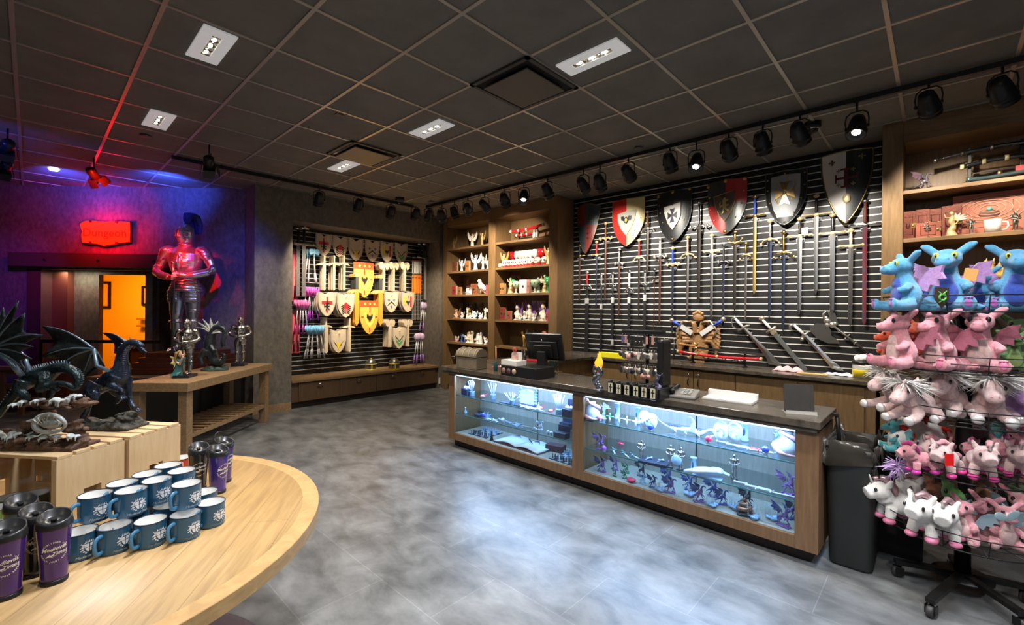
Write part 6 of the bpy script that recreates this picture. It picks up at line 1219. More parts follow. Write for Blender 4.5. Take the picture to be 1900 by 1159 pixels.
# big yellow shields
def em_yellow(t,M):
    g=G(); [dec(g,M,[(x-.13,.10),(x,.055),(x+.13,.10),(x,.15)],.004) for x in (-.5,0,.5)]; g.build('gold_star',tmat('star',(.95,.60,.10)),t)
    g=G(); emb_bars(g,M,[(-.05,.05,.20,.36),(-.05,.05,.80,.93),(-.88,-.62,.47,.50),(.62,.88,.47,.50)],.004); g.build('red_bar',tmat('red',(.60,.03,.04)),t); g=G(); dec(g,M,[(-.55,.36),(.55,.36),(.56,.52),(.40,.66),(0,.80),(-.40,.66),(-.56,.52)],.003); g.build('pale_inset',tmat('lemon',(.92,.80,.12)),t); g=G(); eagle(g,M,0,.53,.34,.13,.006); g.build('eagle',tmat('ink',(.03,.02,.02)),t)
for (x0,x1,y0,y1,lab,d) in ((397,511,303,506,'big orange yellow foam shield, upper one in the toy display centre',.16),(431,538,524,719,'big orange yellow foam shield, lower one in the toy display centre',.22)):
    a=PX_(x0,(y0+y1)/2,d); b=PX_(x1,(y0+y1)/2,d); c=PX_((x0+x1)/2,y0,d); e=PX_((x0+x1)/2,y1,d)
    t,M=shield('foam_shield',lab,'toy shield',b.y-a.y,c.z-e.z,(SX+d,(a.y+b.y)/2,c.z),RZQ,[tmat('amber',(.88,.50,.08)),tmat('scarlet',(.78,.10,.03))],zone=lambda X,v:int(.02<v<.17 and abs(X)<.93),wf=heater(.40,.9),bulge=.02,th=.03,group='foam shields in the toy display'); em_yellow(t,M)
    g=G(); g.tube([(0,0,0),(d,0,0)],.006,6); o=g.build('display_hook',chrome); o.location=(SX,(a.y+b.y)/2,c.z-.10); tag(o,'metal hook holding the '+('upper' if y0<400 else 'lower')+' big foam shield','hook')
# flat toys hung in bundles
def flat(name,parts,label,cat,loc,group):
    t=thing(name,label,cat,loc,RZQ,group)
    for nm,polys,th,m in parts:
        g=G()
        for P_ in polys: g.prism(P_,-th/2,th/2,Matrix(((1,0,0,0),(0,0,1,0),(0,1,0,0),(0,0,0,1))))
        g.build(nm,m,t)
    return t
def bundle(base,x,yt,yb,kind,n,dx,group,labs,d0=.06,wscale=1):
    A=PX_(x,yt,d0+dx*n); B=PX_(x,yb,d0+dx*n); H=A.z-B.z
    if kind=='sword': s=H; parts=[('blade',[[(-.035*s*wscale,-.22*s),(.035*s*wscale,-.22*s),(.035*s*wscale,-.96*s),(0,-s),(-.035*s*wscale,-.96*s)]],.012,ply),('guard',[[(-.17*s,-.27*s),(-.10*s,-.225*s),(0,-.205*s),(.10*s,-.225*s),(.17*s,-.27*s),(.15*s,-.285*s),(0,-.245*s),(-.15*s,-.285*s)]],.014,ply),('grip',[[(-.02*s,-.21*s),(.02*s,-.21*s),(.022*s,-.03*s),(.035*s,0),(-.035*s,0),(-.022*s,-.03*s)]],.012,ply)]
    elif kind=='axe':
        s=H; hd=[(.015*s,-.10*s),(.07*s,-.01*s),(.16*s,-.02*s),(.20*s,-.12*s),(.16*s,-.25*s),(.08*s,-.28*s),(.05*s,-.20*s),(.015*s,-.19*s)]
        parts=[('axe_head',[hd+[(-a,b) for a,b in hd[::-1]]],.013,ply),('handle',[[(-.035*s*wscale,-.15*s),(.035*s*wscale,-.15*s),(.035*s*wscale,-s),(-.035*s*wscale,-s)]],.012,ply)]
    elif kind=='orange': s=H; am=tmat('orange',(.82,.36,.04)); parts=[('blade',[[(-.045*s,-.34*s),(.045*s,-.34*s),(.045*s,-.93*s),(0,-s),(-.045*s,-.93*s)]],.022,am),('guard',[[(-.13*s,-.36*s),(-.05*s,-.30*s),(.05*s,-.30*s),(.13*s,-.36*s),(.12*s,-.38*s),(0,-.34*s),(-.12*s,-.38*s)]],.026,tmat('amber2',(.80,.50,.15))),('grip',[[(-.03*s,-.31*s),(.03*s,-.31*s),(.03*s,-.06*s),(-.03*s,-.06*s)]],.024,mat('grip_charcoal',(.07,.075,.07),.5)),('pommel',[[(-.06*s,-.06*s),(.06*s,-.06*s),(.05*s,0),(-.05*s,0)]],.026,tmat('amber2',(.80,.50,.15)))]
    t=flat('toy_'+{'sword':'sword','axe':'axe','orange':'foam_sword'}[kind],parts,labs[0],'toy '+('axe' if kind=='axe' else 'sword'),(SX+d0+dx*(n-1),A.y,A.z),group)
    for i in range(1,n): dup(t,od(labs[1],i-1),(SX+d0+dx*(n-1-i),A.y+random.uniform(-.004,.004),A.z),rot=(0,random.uniform(-.02,.02),RZQ))
    g=G(); g.tube([(0,-.03,0),(d0+dx*n,-.03,0)],.003,6); g.tube([(0,.03,0),(d0+dx*n,.03,0)],.003,6); o=g.build('display_hook',chrome); o.location=(SX,A.y,A.z-.05*H); tag(o,'metal hook pair of the '+group,'hook','slatwall hooks carrying toys')
for i,(x,nm) in enumerate(((230,'left'),(286,'middle'),(345,'right'))): bundle('',x,262,466,'sword',8,.022,'wooden swords, %s bundle of the second row'%nm,['front wooden toy sword of the %s bundle in the second row'%nm,'wooden toy sword, @, in the %s bundle of the second row'%nm])
for i,(x,nm) in enumerate(((577,'left'),(633,'middle'),(698,'right'))): bundle('',x,300,466,'axe',8,.022,'wooden axes, %s bundle of the second row'%nm,['front double headed wooden toy axe, %s of the second row'%nm,'wooden toy axe, @, in the %s bundle of the second row'%nm])
bundle('',240,622,832,'sword',10,.022,'wooden swords, bottom row left bundle',['front wooden toy sword of the bottom row at left','wooden toy sword, @, in the bottom row left bundle'],.05,1.5)
bundle('',376,628,824,'sword',10,.022,'wooden swords, bottom row right bundle',['front wooden toy sword of the bottom row, beside orange foam swords','wooden toy sword, @, in the bottom row right bundle'],.05,1.2)
bundle('',612,632,795,'axe',10,.022,'wooden axes, bottom row left bundle',['front wooden toy axe of the bottom row at left of green shield','wooden toy axe, @, in the bottom row left bundle'],.05,1.5)
bundle('',716,632,790,'axe',10,.022,'wooden axes, bottom row right bundle',['front wooden toy axe of the bottom row at right of green shield','wooden toy axe, @, in the bottom row right bundle'],.05,1.3)
bundle('',420,368,672,'orange',6,.035,'orange foam swords left of the yellow shields',['front orange foam sword left of the yellow shields','orange foam sword, @, in the left bundle'],.04)
bundle('',558,376,672,'orange',6,.035,'orange foam swords right of the yellow shields',['front orange foam sword right of the yellow shields','orange foam sword, @, in the right bundle'],.04)
# long silver toy swords at both ends
for (x,yt,yg,yb,lab) in ((108,95,196,500,'long silver toy sword with crown guard at the left end of the toy display'),(812,190,276,520,'long silver toy sword with crown guard at the right end of the toy display')):
    A=PX_(x,yt,.2); B=PX_(x,yg,.2); C_=PX_(x,yb,.2); t=thing('knight_sword',lab,'toy sword',(SX+.20,A.y,B.z),RZQ,'long silver toy swords'); G().box(-.028,.028,-.008,.008,-(B.z-C_.z),0).build('blade',mat('toy_silver',(.66,.64,.62),.25,metal=.8),t,bevel=.004); g=G(); g.tube([(-.19,0,0),(-.1,0,0),(0,0,0),(.1,0,0),(.19,0,0)],[.026,.018,.028,.018,.026],10); [g.ell((s*.15,0,.01),(.03,.02,.03)) for s in (-1,1)]; g.build('guard',mat('toy_chrome',(.7,.66,.6),.2,metal=1,var=.5,vscale=40),t); g=G(); g.tube([(0,0,0),(0,0,A.z-B.z-.04)],[.022,.022],10); g.build('grip',black,t); g=G(); g.tube([(-.07,0,A.z-B.z-.02),(.07,0,A.z-B.z-.02)],[.03,.03],10); g.ell((0,0,A.z-B.z),(.04,.03,.035)); g.build('pommel',mat('toy_chrome'),t)
    c=dup(t,'rear silver toy sword behind the front one, '+('left' if x<300 else 'right')+' end of toy display',(SX+.10,A.y-.05,B.z))
    g=G(); g.tube([(-.2,0,0),(0.02,0,0)],.005,6); o=g.build('display_hook',chrome); o.location=(SX+.2,A.y,B.z-.03); tag(o,'metal hook under the guard of the silver toy sword at the '+('left' if x<300 else 'right')+' end','hook')
# boxed toys (clear front, maroon card)
def boxed(lab,x0,x1,y0,y1,col,d=.12):
    a=PX_(x0,(y0+y1)/2,d); b=PX_(x1,(y0+y1)/2,d); c=PX_((x0+x1)/2,y0,d); e=PX_((x0+x1)/2,y1,d); W=b.y-a.y; H=c.z-e.z
    t=thing('boxed_toy_sword',lab,'boxed toy',(SX+.004,(a.y+b.y)/2,e.z),RZQ,'boxed toy swords at the ends of the display'); G().box(-W/2,W/2,-.05,0,0,H).build('carton',mat('carton_'+col[0],col[1],.4,var=.3,vscale=14),t,bevel=.002); g=G(); g.box(-W*.30,W*.30,-.0515,-.050,H*.08,H*.92); w=g.build('window',mat('window_'+col[0],tuple(min(1,c*1.7+.05) for c in col[1]),.12,coat=.6),t); g=G(); g.text('Medieval Times',W*.5,Matrix.Translation((0,-.052,H*.5))@rotM(PI/2,PI/2,0)@Matrix.Identity(4),ext=.0003,shear=.3); g.build('script_print',mat('print_gold',(.65,.45,.25),.4),t)
    g=G(); g.tube([(0,-.056,H*.06),(0,-.056,H*.30)],[.016,.012],8); g.build('boxed_hilt',black,t)
mar=('maroon',(.30,.035,.06)); rd=('crimson',(.52,.06,.09))
boxed('red boxed toy sword at the far left of the toy display, upper',44,80,230,528,rd); boxed('red boxed toy sword at the far left, lower left one',44,70,585,832,rd); boxed('red boxed toy sword at the far left, lower right one',72,92,580,832,rd)
boxed('maroon boxed toy sword at the far right, upper one',833,869,310,545,mar); boxed('maroon boxed toy sword at the far right, lower left one',822,843,590,790,mar); boxed('maroon boxed toy sword at the far right, lower right one',846,870,575,790,mar)
# bunches of wands: a fan of tubes with a bright head
def wands(name,lab,cat,x,yt,yb,colh,colt,n,headw,kind,group,d=.16):
    A=PX_(x,yt,d); B=PX_(x,yb,d); H=A.z-B.z; R=random.Random(int(x+yt))
    mh=mat('toyhead_'+group[:8],colh,.35); mt=mat('toytube_'+group[:8],colt,.25); md=mat('toystem_clear',(.62,.60,.62),.2,coat=.3)
    for i in range(n):
        u=(i/(n-1)-.5)*2 if n>1 else 0; t=thing(name,lab+', %s from left'%(['first']+ORD)[i],cat,(SX+d+R.uniform(-.06,.06),A.y+u*headw*.35,A.z),RZQ,group); sp=u*.06
        t.rotation_euler=(0,-sp if False else sp*0,RZQ)
        g=G(); g.tube([(0,0,-H*.25),(u*headw*.18,0,-H*.75)],.010,8); g.build('stem',md,t)
        g=G(); g.tube([(u*headw*.18,0,-H*.72),(u*headw*.30,0,-H)],[.013,.015],8); g.build('grip',mt,t)
        g=G()
        if kind=='axe': 
            for s in (-1,1): g.prism([(0,-.02),(s*.035,.0),(s*.075,-.005),(s*.085,-.05),(s*.07,-.10),(s*.03,-.085),(0,-.07)][::s],-.008,.008,Matrix(((1,0,0,0),(0,0,1,0),(0,1,0,0),(0,0,0,1))))
            g.tube([(0,0,0),(0,0,-H*.28)],.012,8)
        elif kind=='mace':
            g.ell((0,0,-H*.13),(headw*.26,.05,H*.13)); 
        else:
            for q in range(7): a=q/7*2*PI; g.tube([(.012*cos(a),.012*sin(a),-H*.26),(.05*cos(a),.05*sin(a),-H*.12),(.055*cos(a),.055*sin(a),-.0)],[.012,.022,.004],6)
        g.build('head',mh,t)
    g=G(); g.tube([(0,0,0),(d+.07,0,0)],.004,6); o=g.build('display_hook',chrome); o.location=(SX,A.y,A.z-H*.27); tag(o,'metal hook of the '+group,'hook','slatwall hooks carrying toys')
wands('toy_battle_axe','light blue toy axe with clear stem, upper left bunch','toy axe',152,225,420,(.28,.58,.80),(.55,.50,.58),4,.16,'axe','blue axes in the upper left bunch')
wands('toy_wand','magenta topped toy wand with purple grip, left bunch by the shields','toy wand',148,446,640,(.75,.12,.55),(.28,.03,.35),5,.18,'crown','purple topped wands of the left side')
wands('toy_wand','hot pink topped toy wand, leftmost bunch by the red boxes','toy wand',100,520,720,(.90,.20,.50),(.45,.03,.30),5,.18,'crown','pink topped wands of the left side')
wands('toy_wand','light blue topped toy wand with black white grip, bottom left bunch','toy wand',165,668,858,(.22,.52,.78),(.25,.25,.27),7,.24,'crown','sky blue topped wands of the left side',.24)
wands('toy_mace','clear headed toy mace with purple grip, upper right bunch','toy mace',812,532,700,(.55,.42,.62),(.30,.18,.50),4,.20,'mace','clear maces of the right side, upper',.14)
wands('toy_mace','clear headed toy mace with purple grip, bottom right bunch','toy mace',774,712,884,(.55,.40,.58),(.26,.15,.45),6,.22,'mace','lower maces of the right side',.24)
for i in range(6):
    A=PX_(742+9*i,290,.22); B=PX_(742+9*i,375,.22); C_=PX_(742+9*i,482,.22); D_=PX_(742+9*i,638,.22)
    t=thing('toy_foil','orange sheathed toy sword with silver blade, %s from left in its row'%(['first']+ORD)[i],'toy sword',(SX+.20+.006*(i%2),A.y,A.z),RZQ,'orange sheathed toy swords'); G().box(-.010,.010,-.008,.008,-(A.z-B.z),-.01).build('grip',mat('toy_pale_grip',(.62,.60,.56),.3),t); G().box(-.013,.013,-.012,.012,-(A.z-C_.z),-(A.z-B.z)).build('sheath',tmat('blaze',(.90,.22,.02)),t,bevel=.004); G().box(-.008,.008,-.006,.006,-(A.z-D_.z),-(A.z-C_.z)).build('blade',mat('toy_silver'),t); G().box(-.018,.018,-.016,.016,-(A.z-B.z)+.0,-(A.z-B.z)+.03).build('guard',mat('toy_chrome'),t); G().box(-.015,.015,-.014,.014,-.02,.0).build('pommel',tmat('brick',(.40,.08,.05)),t)
g=G(); a=PX_(742,380,.22); b=PX_(790,380,.22); g.tube([(0,0,0),(.24,0,0)],.004,6); g.tube([(.22,-.09,0),(.22,.14,0)],.005,6); o=g.build('display_hook',chrome); o.location=(SX,a.y+.03,a.z-.03); tag(o,'metal bar hook carrying the orange sheathed swords','hook')
# helmets on the bench
def helm(lab,p):
    t=thing('toy_helmet',lab,'helmet',p,RZQ-.35,'toy helmets on the bench'); g=G(); g.lathe([(.095,.0),(.098,.06),(.095,.12),(.075,.165),(.04,.19),(0,.198)],24,sy=1.15); g.build('shell',mat('helmet_pewter',(.30,.29,.26),.3,metal=.8,var=.5,vscale=20),t); g=G(); g.box(-.008,.008,-.125,-.105,.0,.10); g.tube([(.099*sin(a),-.112*cos(a),.10) for a in [-1.2+i*.2 for i in range(13)]],.008,6); g.tube([(0,-.112*cos(a),.19*sin(a)+.01) for a in [.5+i*.2 for i in range(8)]],.008,6); g.tube([(.1*sin(a),-.115*cos(a),.006) for a in [-1.3+i*.2 for i in range(14)]],.008,6); g.build('gold_trim',mat('helmet_yellow',(.80,.62,.06),.3,metal=.4),t); g=G(); g.box(-.065,-.012,-.113,-.106,.075,.088,None); g.box(.012,.065,-.113,-.106,.075,.088,None); g.build('eye_slit',black,t)
for px,lab in ((682,'left pewter toy helmet with yellow trim on the bench'),(731,'right pewter toy helmet with yellow trim on the bench')): p=atZ(px,683,.44); p.x=-7.25; p=atZ(px,684,.44); helm(lab,(max(p.x,-7.45),p.y,.44))
# ================================================================ goods in the bookcases
def setmat(o,m):
    for sl in o.material_slots: sl.link='OBJECT'; sl.material=m
    return o
PROTO={}
def proto(kind):
    # unit height protos: list of (part name, mesh); first part takes the main colour
    if kind in PROTO: return PROTO[kind]
    L=[]; mm=white
    def add(nm,g,fuse=0,it=1):
        me=g.mesh(nm,mm)
        if fuse: me=remesh(me,fuse,it,mm)
        L.append((nm,me))
    if kind=='angel':
        g=G(); g.lathe([(0,0),(.17,0),(.15,.04),(.11,.07),(.085,.2),(.075,.42),(.055,.52),(.085,.62),(.075,.68),(.03,.72)],18,sy=.8)
        for s in (-1,1): g.tube([(s*.07,0,.67),(s*.15,-.05,.72),(s*.17,-.07,.85)],[.03,.024,.016],8)
        g.ell((0,0,.78),(.05,.052,.06)); g.tube([(-.05,-.02,.6),(0,-.09,.5),(.09,-.05,.3),(.12,0,.05)],[.03,.035,.03,.02],8); add('robe',g,.016)
        g=G()
        for s in (-1,1): g.prism([(s*.03,.55),(s*.14,.66),(s*.22,.86),(s*.30,1.0),(s*.33,.82),(s*.28,.60),(s*.18,.42),(s*.08,.40)][::s],.05,.07,Matrix(((1,0,0,0),(0,0,1,0),(0,1,0,0),(0,0,0,1))))
        add('wings',g)
        g=G(); g.ell((0,.01,.80),(.055,.055,.055)); g.tube([(0,.04,.8),(0,.06,.68)],[.04,.02],8); add('hair',g)
    elif kind=='fairy':
        g=G(); g.lathe([(0,0),(.30,0),(.27,.06),(0,.07)],16); g.ell((0,0,.22),(.20,.18,.2)); g.tube([(.0,-.1,.15),(.18,-.22,.14),(.24,-.1,.08)],[.1,.07,.05],8); g.ell((0,0,.42),(.12,.10,.16)); g.tube([(-.1,0,.48),(-.2,-.1,.36),(-.1,-.2,.3)],[.05,.04,.03],7); g.ell((0,-.02,.68),(.13,.13,.14)); add('body',g,.03)
        g=G()
        for s in (-1,1): g.prism([(s*.03,.35),(s*.15,.6),(s*.42,.98),(s*.45,.7),(s*.34,.5),(s*.38,.3),(s*.16,.22)][::s],.1,.13,Matrix(((1,0,0,0),(0,0,1,0),(0,1,0,0),(0,0,0,1))))
        add('wings',g)
        g=G(); g.ell((0,.02,.74),(.15,.14,.13)); g.tube([(-.1,.05,.72),(-.14,.05,.5)],[.06,.02],6); g.tube([(.1,.05,.72),(.14,.05,.5)],[.06,.02],6); add('hair',g)
    elif kind=='group':
        R=random.Random(5); g=G(); g.lathe([(0,0),(.55,0),(.5,.08),(0,.1)],18,sy=.6)
        for i in range(5): x=-.36+.18*i; h=R.uniform(.5,.85); g.tube([(x,R.uniform(-.12,.12),.05),(x+.02,0,h*.6),(x,0,h)],[.14,.10,.05],8); g.ell((x,0,h+.06),(.075,.075,.09))
        g.tube([(-.4,-.2,.25),(-.1,-.3,.35),(.3,-.2,.3)],[.08,.1,.07],8); add('body',g,.035); g=G()
        for i in range(4): x=-.3+.2*i; g.tube([(x,.08,.5),(x+.12,.12,.8),(x+.16,.1,1.0)],[.07,.05,.01],6)
        add('wings',g); g=G(); [g.ell((-.36+.18*i,.01,.78-.08*(i%2)),(.08,.08,.05)) for i in range(5)]; add('hair',g)
    elif kind=='lady':
        g=G(); g.lathe([(0,0),(.16,0),(.17,.03),(.13,.06)],18); g.tube(bez([(.02,0,.03),(-.02,0,.2),(.04,0,.4),(-.01,0,.55),(.01,0,.70),(0,0,.80)],16),[.12,.10,.075,.085,.06,.03],10); g.ell((0,0,.87),(.055,.055,.07)); g.tube([(.05,0,.7),(.14,-.03,.58),(.10,-.08,.45)],[.03,.025,.02],7); g.tube([(-.05,0,.7),(-.15,-.02,.75),(-.17,-.03,.9)],[.03,.025,.018],7); add('body',g,.016)
        g=G(); 
        for i in range(6): a=.2+i*.35; g.tube([(.1,.06,.6),(.1+.2*cos(a),.08,.6+.22*sin(a)),(.1+.32*cos(a),.06,.6+.3*sin(a))],[.02,.035,.005],6)
        add('leaf_spray',g,0); g=G(); g.ell((0,.02,.90),(.065,.065,.065)); g.tube([(0,.05,.9),(.01,.07,.66)],[.045,.02],7); add('hair',g)
    elif kind=='goblet':
        g=G(); g.lathe([(0,0),(.26,0),(.24,.03),(.06,.08),(.045,.2),(.07,.3),(.05,.4),(.16,.5),(.27,.62),(.30,.82),(.28,1.0),(.25,1.0),(.26,.82),(.22,.64),(0,.55)],20); add('cup',g)
        g=G(); [g.ell((.28*cos(a),.28*sin(a),.75),(.05,.05,.07),None,8,5) for a in [i*PI/3 for i in range(6)]]; add('relief',g)
    elif kind=='wineglass':
        g=G(); g.lathe([(0,0),(.20,0),(.19,.015),(.02,.03),(.016,.45),(.06,.5),(.17,.62),(.20,.76),(.165,1.0),(.155,1.0),(.185,.76),(.155,.63),(0,.52)],20); add('glass_bowl',g)
    elif kind=='skull':
        g=G(); g.ell((0,0,.62),(.42,.46,.40)); g.tube([(0,-.25,.35),(0,-.35,.18)],[.26,.18],10); add('skull',g,.06); g=G(); [g.ell((s*.16,-.40,.56),(.10,.08,.11),None,8,6) for s in (-1,1)]; g.ell((0,-.42,.36),(.05,.05,.07)); add('eye_socket',g); g=G(); g.lathe([(0,0),(.40,0),(.36,.2),(0,.22)],14); add('red_base',g)
    elif kind=='bird':
        g=G(); g.tube(bez([(.35,0,.08),(.15,0,.3),(0,0,.55),(-.05,0,.75),(-.08,0,.85)],14),[.05,.10,.17,.18,.12,.06],10); g.ell((-.10,0,.88),(.14,.13,.12)); add('body',g,.03); g=G(); g.tube([(.05,.1,.7),(.2,.16,.45),(.35,.1,.2)],[.05,.10,.02],7); g.tube([(.05,-.1,.7),(.2,-.16,.45),(.35,-.1,.2)],[.05,.10,.02],7); add('wings',g); g=G(); g.tube([(-.2,0,.88),(-.30,0,.84)],[.04,.01],6); g.tube([(0,0,.35),(0,0,0)],[.05,.09],8); add('beak_and_perch',g)
    elif kind=='horse':
        g=G(); g.tube(bez([(.34,0,.5),(.25,0,.60),(0,0,.58),(-.20,0,.62),(-.30,0,.80),(-.36,0,.92),(-.46,0,.84)],20),[.10,.15,.14,.16,.11,.09,.06],10)
        for x,y in ((.28,.07),(.25,-.07),(-.18,.07),(-.22,-.07)): g.tube([(x,y,.52),(x+.02,y,.28),(x-.02,y,.02)],[.085,.05,.035],8)
        g.ell((.02,0,.82),(.09,.09,.14)); g.ell((.01,0,1.0),(.06,.06,.07)); add('horse_and_rider',g,.025); g=G(); g.box(-.45,.45,-.18,.18,-.0,.04); add('plinth',g); g=G(); g.tube([(-.22,0,.75),(-.30,.04,.95)],[.06,.02],6); g.tube([(.36,0,.55),(.48,0,.4),(.46,0,.15)],[.05,.05,.01],6); add('mane_and_tail',g)
    PROTO[kind]=L; return L
def item(name,kind,lab,cat,p,H,cols,rz=0,group=None,sx=1):
    t=thing(name,lab,cat,p,rz,group,s=(H*sx,H*sx,H))
    for (nm,me),c in zip(proto(kind),cols):
        o=bpy.data.objects.new(nm,me); COL.objects.link(o); o.parent=t; setmat(o,c)
    return t
def book(lab,p,w_,d_,h_,m,rz=0,clasp=True,name='journal',cat='book',group=None,page=True):
    t=thing(name,lab,cat,p,rz,group); th=.006
    g=G(); g.box(-w_/2,w_/2,-d_/2,-d_/2+th,0,h_); g.box(-w_/2,w_/2,d_/2-th,d_/2,0,h_); g.box(-w_/2,-w_/2+th,-d_/2,d_/2,0,h_); g.build('cover',m,t,bevel=.002)
    G().box(-w_/2+th,w_/2-.004,-d_/2+th,d_/2-th,.004,h_-.004).build('pages',mat('page_edge',(.50,.42,.30),.7,var=.2,vscale=90),t)
    if clasp: g=G(); g.box(w_/2-.03,w_/2+.002,-d_/2-.003,-d_/2,h_*.42,h_*.58); g.ell((w_/2-.02,-d_/2-.003,h_*.5),(.010,.005,.012)); g.build('clasp',gold,t)
    g=G(); g.tube([(-w_*.3,-d_/2-.001,h_*.2),(w_*.3,-d_/2-.001,h_*.2),(w_*.3,-d_/2-.001,h_*.8),(-w_*.3,-d_/2-.001,h_*.8)],.0025,5,closed=True); g.ell((0,-d_/2,h_*.5),(w_*.14,.005,h_*.10)); g.build('embossing',mat('emboss_dark',(.07,.018,.012),.5),t)
    return t
cA=lambda x,y=0: (810+x*.3194,350+y*.3194)
def shp(cx_,z,y=5.66): # cx_ in crop units
    px=810+cx_*.3194; d=ray(px,500); q=EYE+d*(y/d.y); return V((q.x,y,z))
s1,s2,s3,s4,s5=SHZ
kx=.3194*.01*1.0  # metres per crop unit on the shelf, about
def H_(u,px=900): return u*.3194*((shp(150,0)-EYE).dot(fw))/840
skinM=mat('figurine_skin'); goldR=mat('gold_resin',(.66,.44,.13),.35,metal=.4,var=.3,vscale=30); ivory=mat('ivory_resin',(.80,.74,.62),.4); wht=mat('white_resin',(.85,.85,.84),.35); paleb=mat('pale_blue_resin',(.40,.56,.78),.4); bluer=mat('blue_resin',(.06,.13,.42),.35); dkr=mat('dark_resin',(.05,.045,.045),.4,metal=.3); greenr=mat('green_resin',(.05,.36,.14),.35); palegr=mat('pale_green_resin',(.50,.66,.52),.4); violr=mat('violet_resin',(.22,.10,.34),.35); pinkr=mat('pink_resin',(.72,.40,.40),.4); brownr=mat('brown_resin',(.30,.15,.07),.45); clearG=mat('clear_glassware',(.70,.76,.74),.06,metal=.0,alpha=.45,coat=.6); redG=mat('ruby_glassware',(.35,.01,.015),.06,alpha=.8,coat=.6)
redbook=mat('red_leather',(.45,.03,.05),.45,var=.2); orbook=mat('tan_orange_leather',(.55,.22,.06),.5,var=.3,vscale=12); brbook=mat('brown_leather',(.20,.06,.035),.5,var=.4,vscale=12)
# left bay
item('angel_figurine','angel','gold angel figurine at the left of the top left shelf','figurine',shp(97,s1),H_(82),[goldR,paleg,goldR],0)
item('angel_figurine','angel','pale winged figurine alone in the middle of the top left shelf','figurine',shp(205,s1),H_(92),[ivory,wht,pinkr],.5)
item('angel_figurine','angel','gold angel with dark wings at the right of the top left shelf','figurine',shp(264,s1),H_(86),[paleg,goldR,goldR],-.2)
book('brown journal standing at the left of the second left shelf',shp(109,s2),.12,.05,H_(62),brbook,.2)
item('angel_figurine','angel','white and blue robed figurine between two brown books','figurine',shp(146,s2),H_(78),[wht,paleb,wht],.1,sx=1.05)
book('tan orange journal between white angels on the second left shelf',shp(182,s2),.11,.05,H_(60),orbook,-.1)
item('angel_figurine','angel','largest white angel with blue robe on the second left shelf','figurine',shp(226,s2),H_(104),[paleb,wht,wht],.2,sx=1.15)
item('angel_figurine','angel','white winged angel right of the largest angel','figurine',shp(270,s2),H_(86),[wht,wht,ivory],-.3,sx=1.1)
item('angel_figurine','angel','small white angel half behind the middle upright, second left shelf','figurine',shp(296,s2),H_(60),[wht,wht,wht],0)
book('bright red box book at the left of the third left shelf',shp(106,s3),.135,.06,H_(54),redbook)
book('small orange box beside the bright red one',shp(139,s3,5.70),.075,.05,H_(48),orbook,0,False,'keepsake_box','box')
item('dragon_figurine','group','black and white pirate ship style figurine lying on the third left shelf','figurine',shp(188,s3,5.62),H_(42),[wht,dkr,brownr],.2)
book('brown leather chest book behind the black and white figurine',shp(226,s3,5.72),.16,.09,H_(62),mat('saddle_leather',(.36,.12,.05),.5,var=.3),.15)
item('sculpture','bird','pale owl sculpture leaning at the right of the third left shelf','sculpture',shp(258,s3,5.64),H_(86),[ivory,wht,brownr],.3)
book('narrow pink red box against the middle upright, third left shelf',shp(299,s3),.05,.06,H_(52),mat('rose_red',(.55,.08,.12),.45),0,False,'keepsake_box','box')
book('dark brown plaque standing at the back of the third left shelf',shp(185,s3,5.80),.10,.03,H_(90),brbook,0,False,'plaque','plaque')
book('dark red box book at the left of the fourth left shelf',shp(86,s4,5.72),.14,.06,H_(52),brbook)
for i,(x,h,c,lab,k) in enumerate(((118,64,[skinM,brownr,brownr],'brown haired fairy at the left of the fourth left shelf','fairy'),(150,42,[wht,wht,wht],'small white fairy left of the gold standing one','fairy'),(182,70,[ivory,goldR,dkr],'gold standing figurine in the middle of fourth left shelf','lady'),(198,40,[wht,wht,goldR],'tiny white crouching fairy before the gold figurine','fairy'),(222,50,[wht,paleb,wht],'white fairy with blue wings on the fourth left shelf','fairy'),(256,40,[wht,wht,wht],'small white fairy second from the middle upright','fairy'),(286,66,[ivory,wht,goldR],'tall gold haired figurine by the middle upright, fourth left shelf','lady'))):
    item('fairy_figurine',k,lab,'figurine',shp(x,s4,5.62+.02*(i%2)),H_(h),c,random.uniform(-.3,.3),'figurines on the fourth left shelf')
book('grey picture plaque at the back of the fourth left shelf',shp(142,s4,5.80),.11,.02,H_(88),mat('plaque_grey',(.22,.20,.17),.4,metal=.3),0,False,'plaque','plaque')
for i,(x,lab) in enumerate(((185,'dark horned statuette at the back, left of three'),(225,'dark horned statuette at the back, middle of three'),(268,'dark horned statuette at the back, right of three'))): item('dark_statuette','lady',lab+', fourth left shelf','statuette',shp(x,s4,5.80),H_(96),[dkr,dsteel,dkr],0,'dark statuettes at the back')
for i,(x,h,c,lab,k) in enumerate(((120,36,[pinkr,wht,brownr],'small pink sitting fairy at left end of the fifth left shelf','fairy'),(150,52,[bluer,paleb,dkr],'blue caped figurine on the fifth left shelf','lady'),(172,44,[bluer,wht,wht],'little blue fairy beside the blue caped figurine','fairy'),(197,70,[ivory,palegr,brownr],'cream nativity like figurine group in the middle of fifth left shelf','group'),(250,66,[wht,bluer,skinM],'white and blue figurine group at right of the fifth left shelf','group'),(291,44,[wht,wht,brownr],'small white fairy by the middle upright on the fifth left shelf','fairy'))):
    item('fairy_figurine',k,lab,'figurine',shp(x,s5,5.64),H_(h),c,random.uniform(-.3,.3),None)
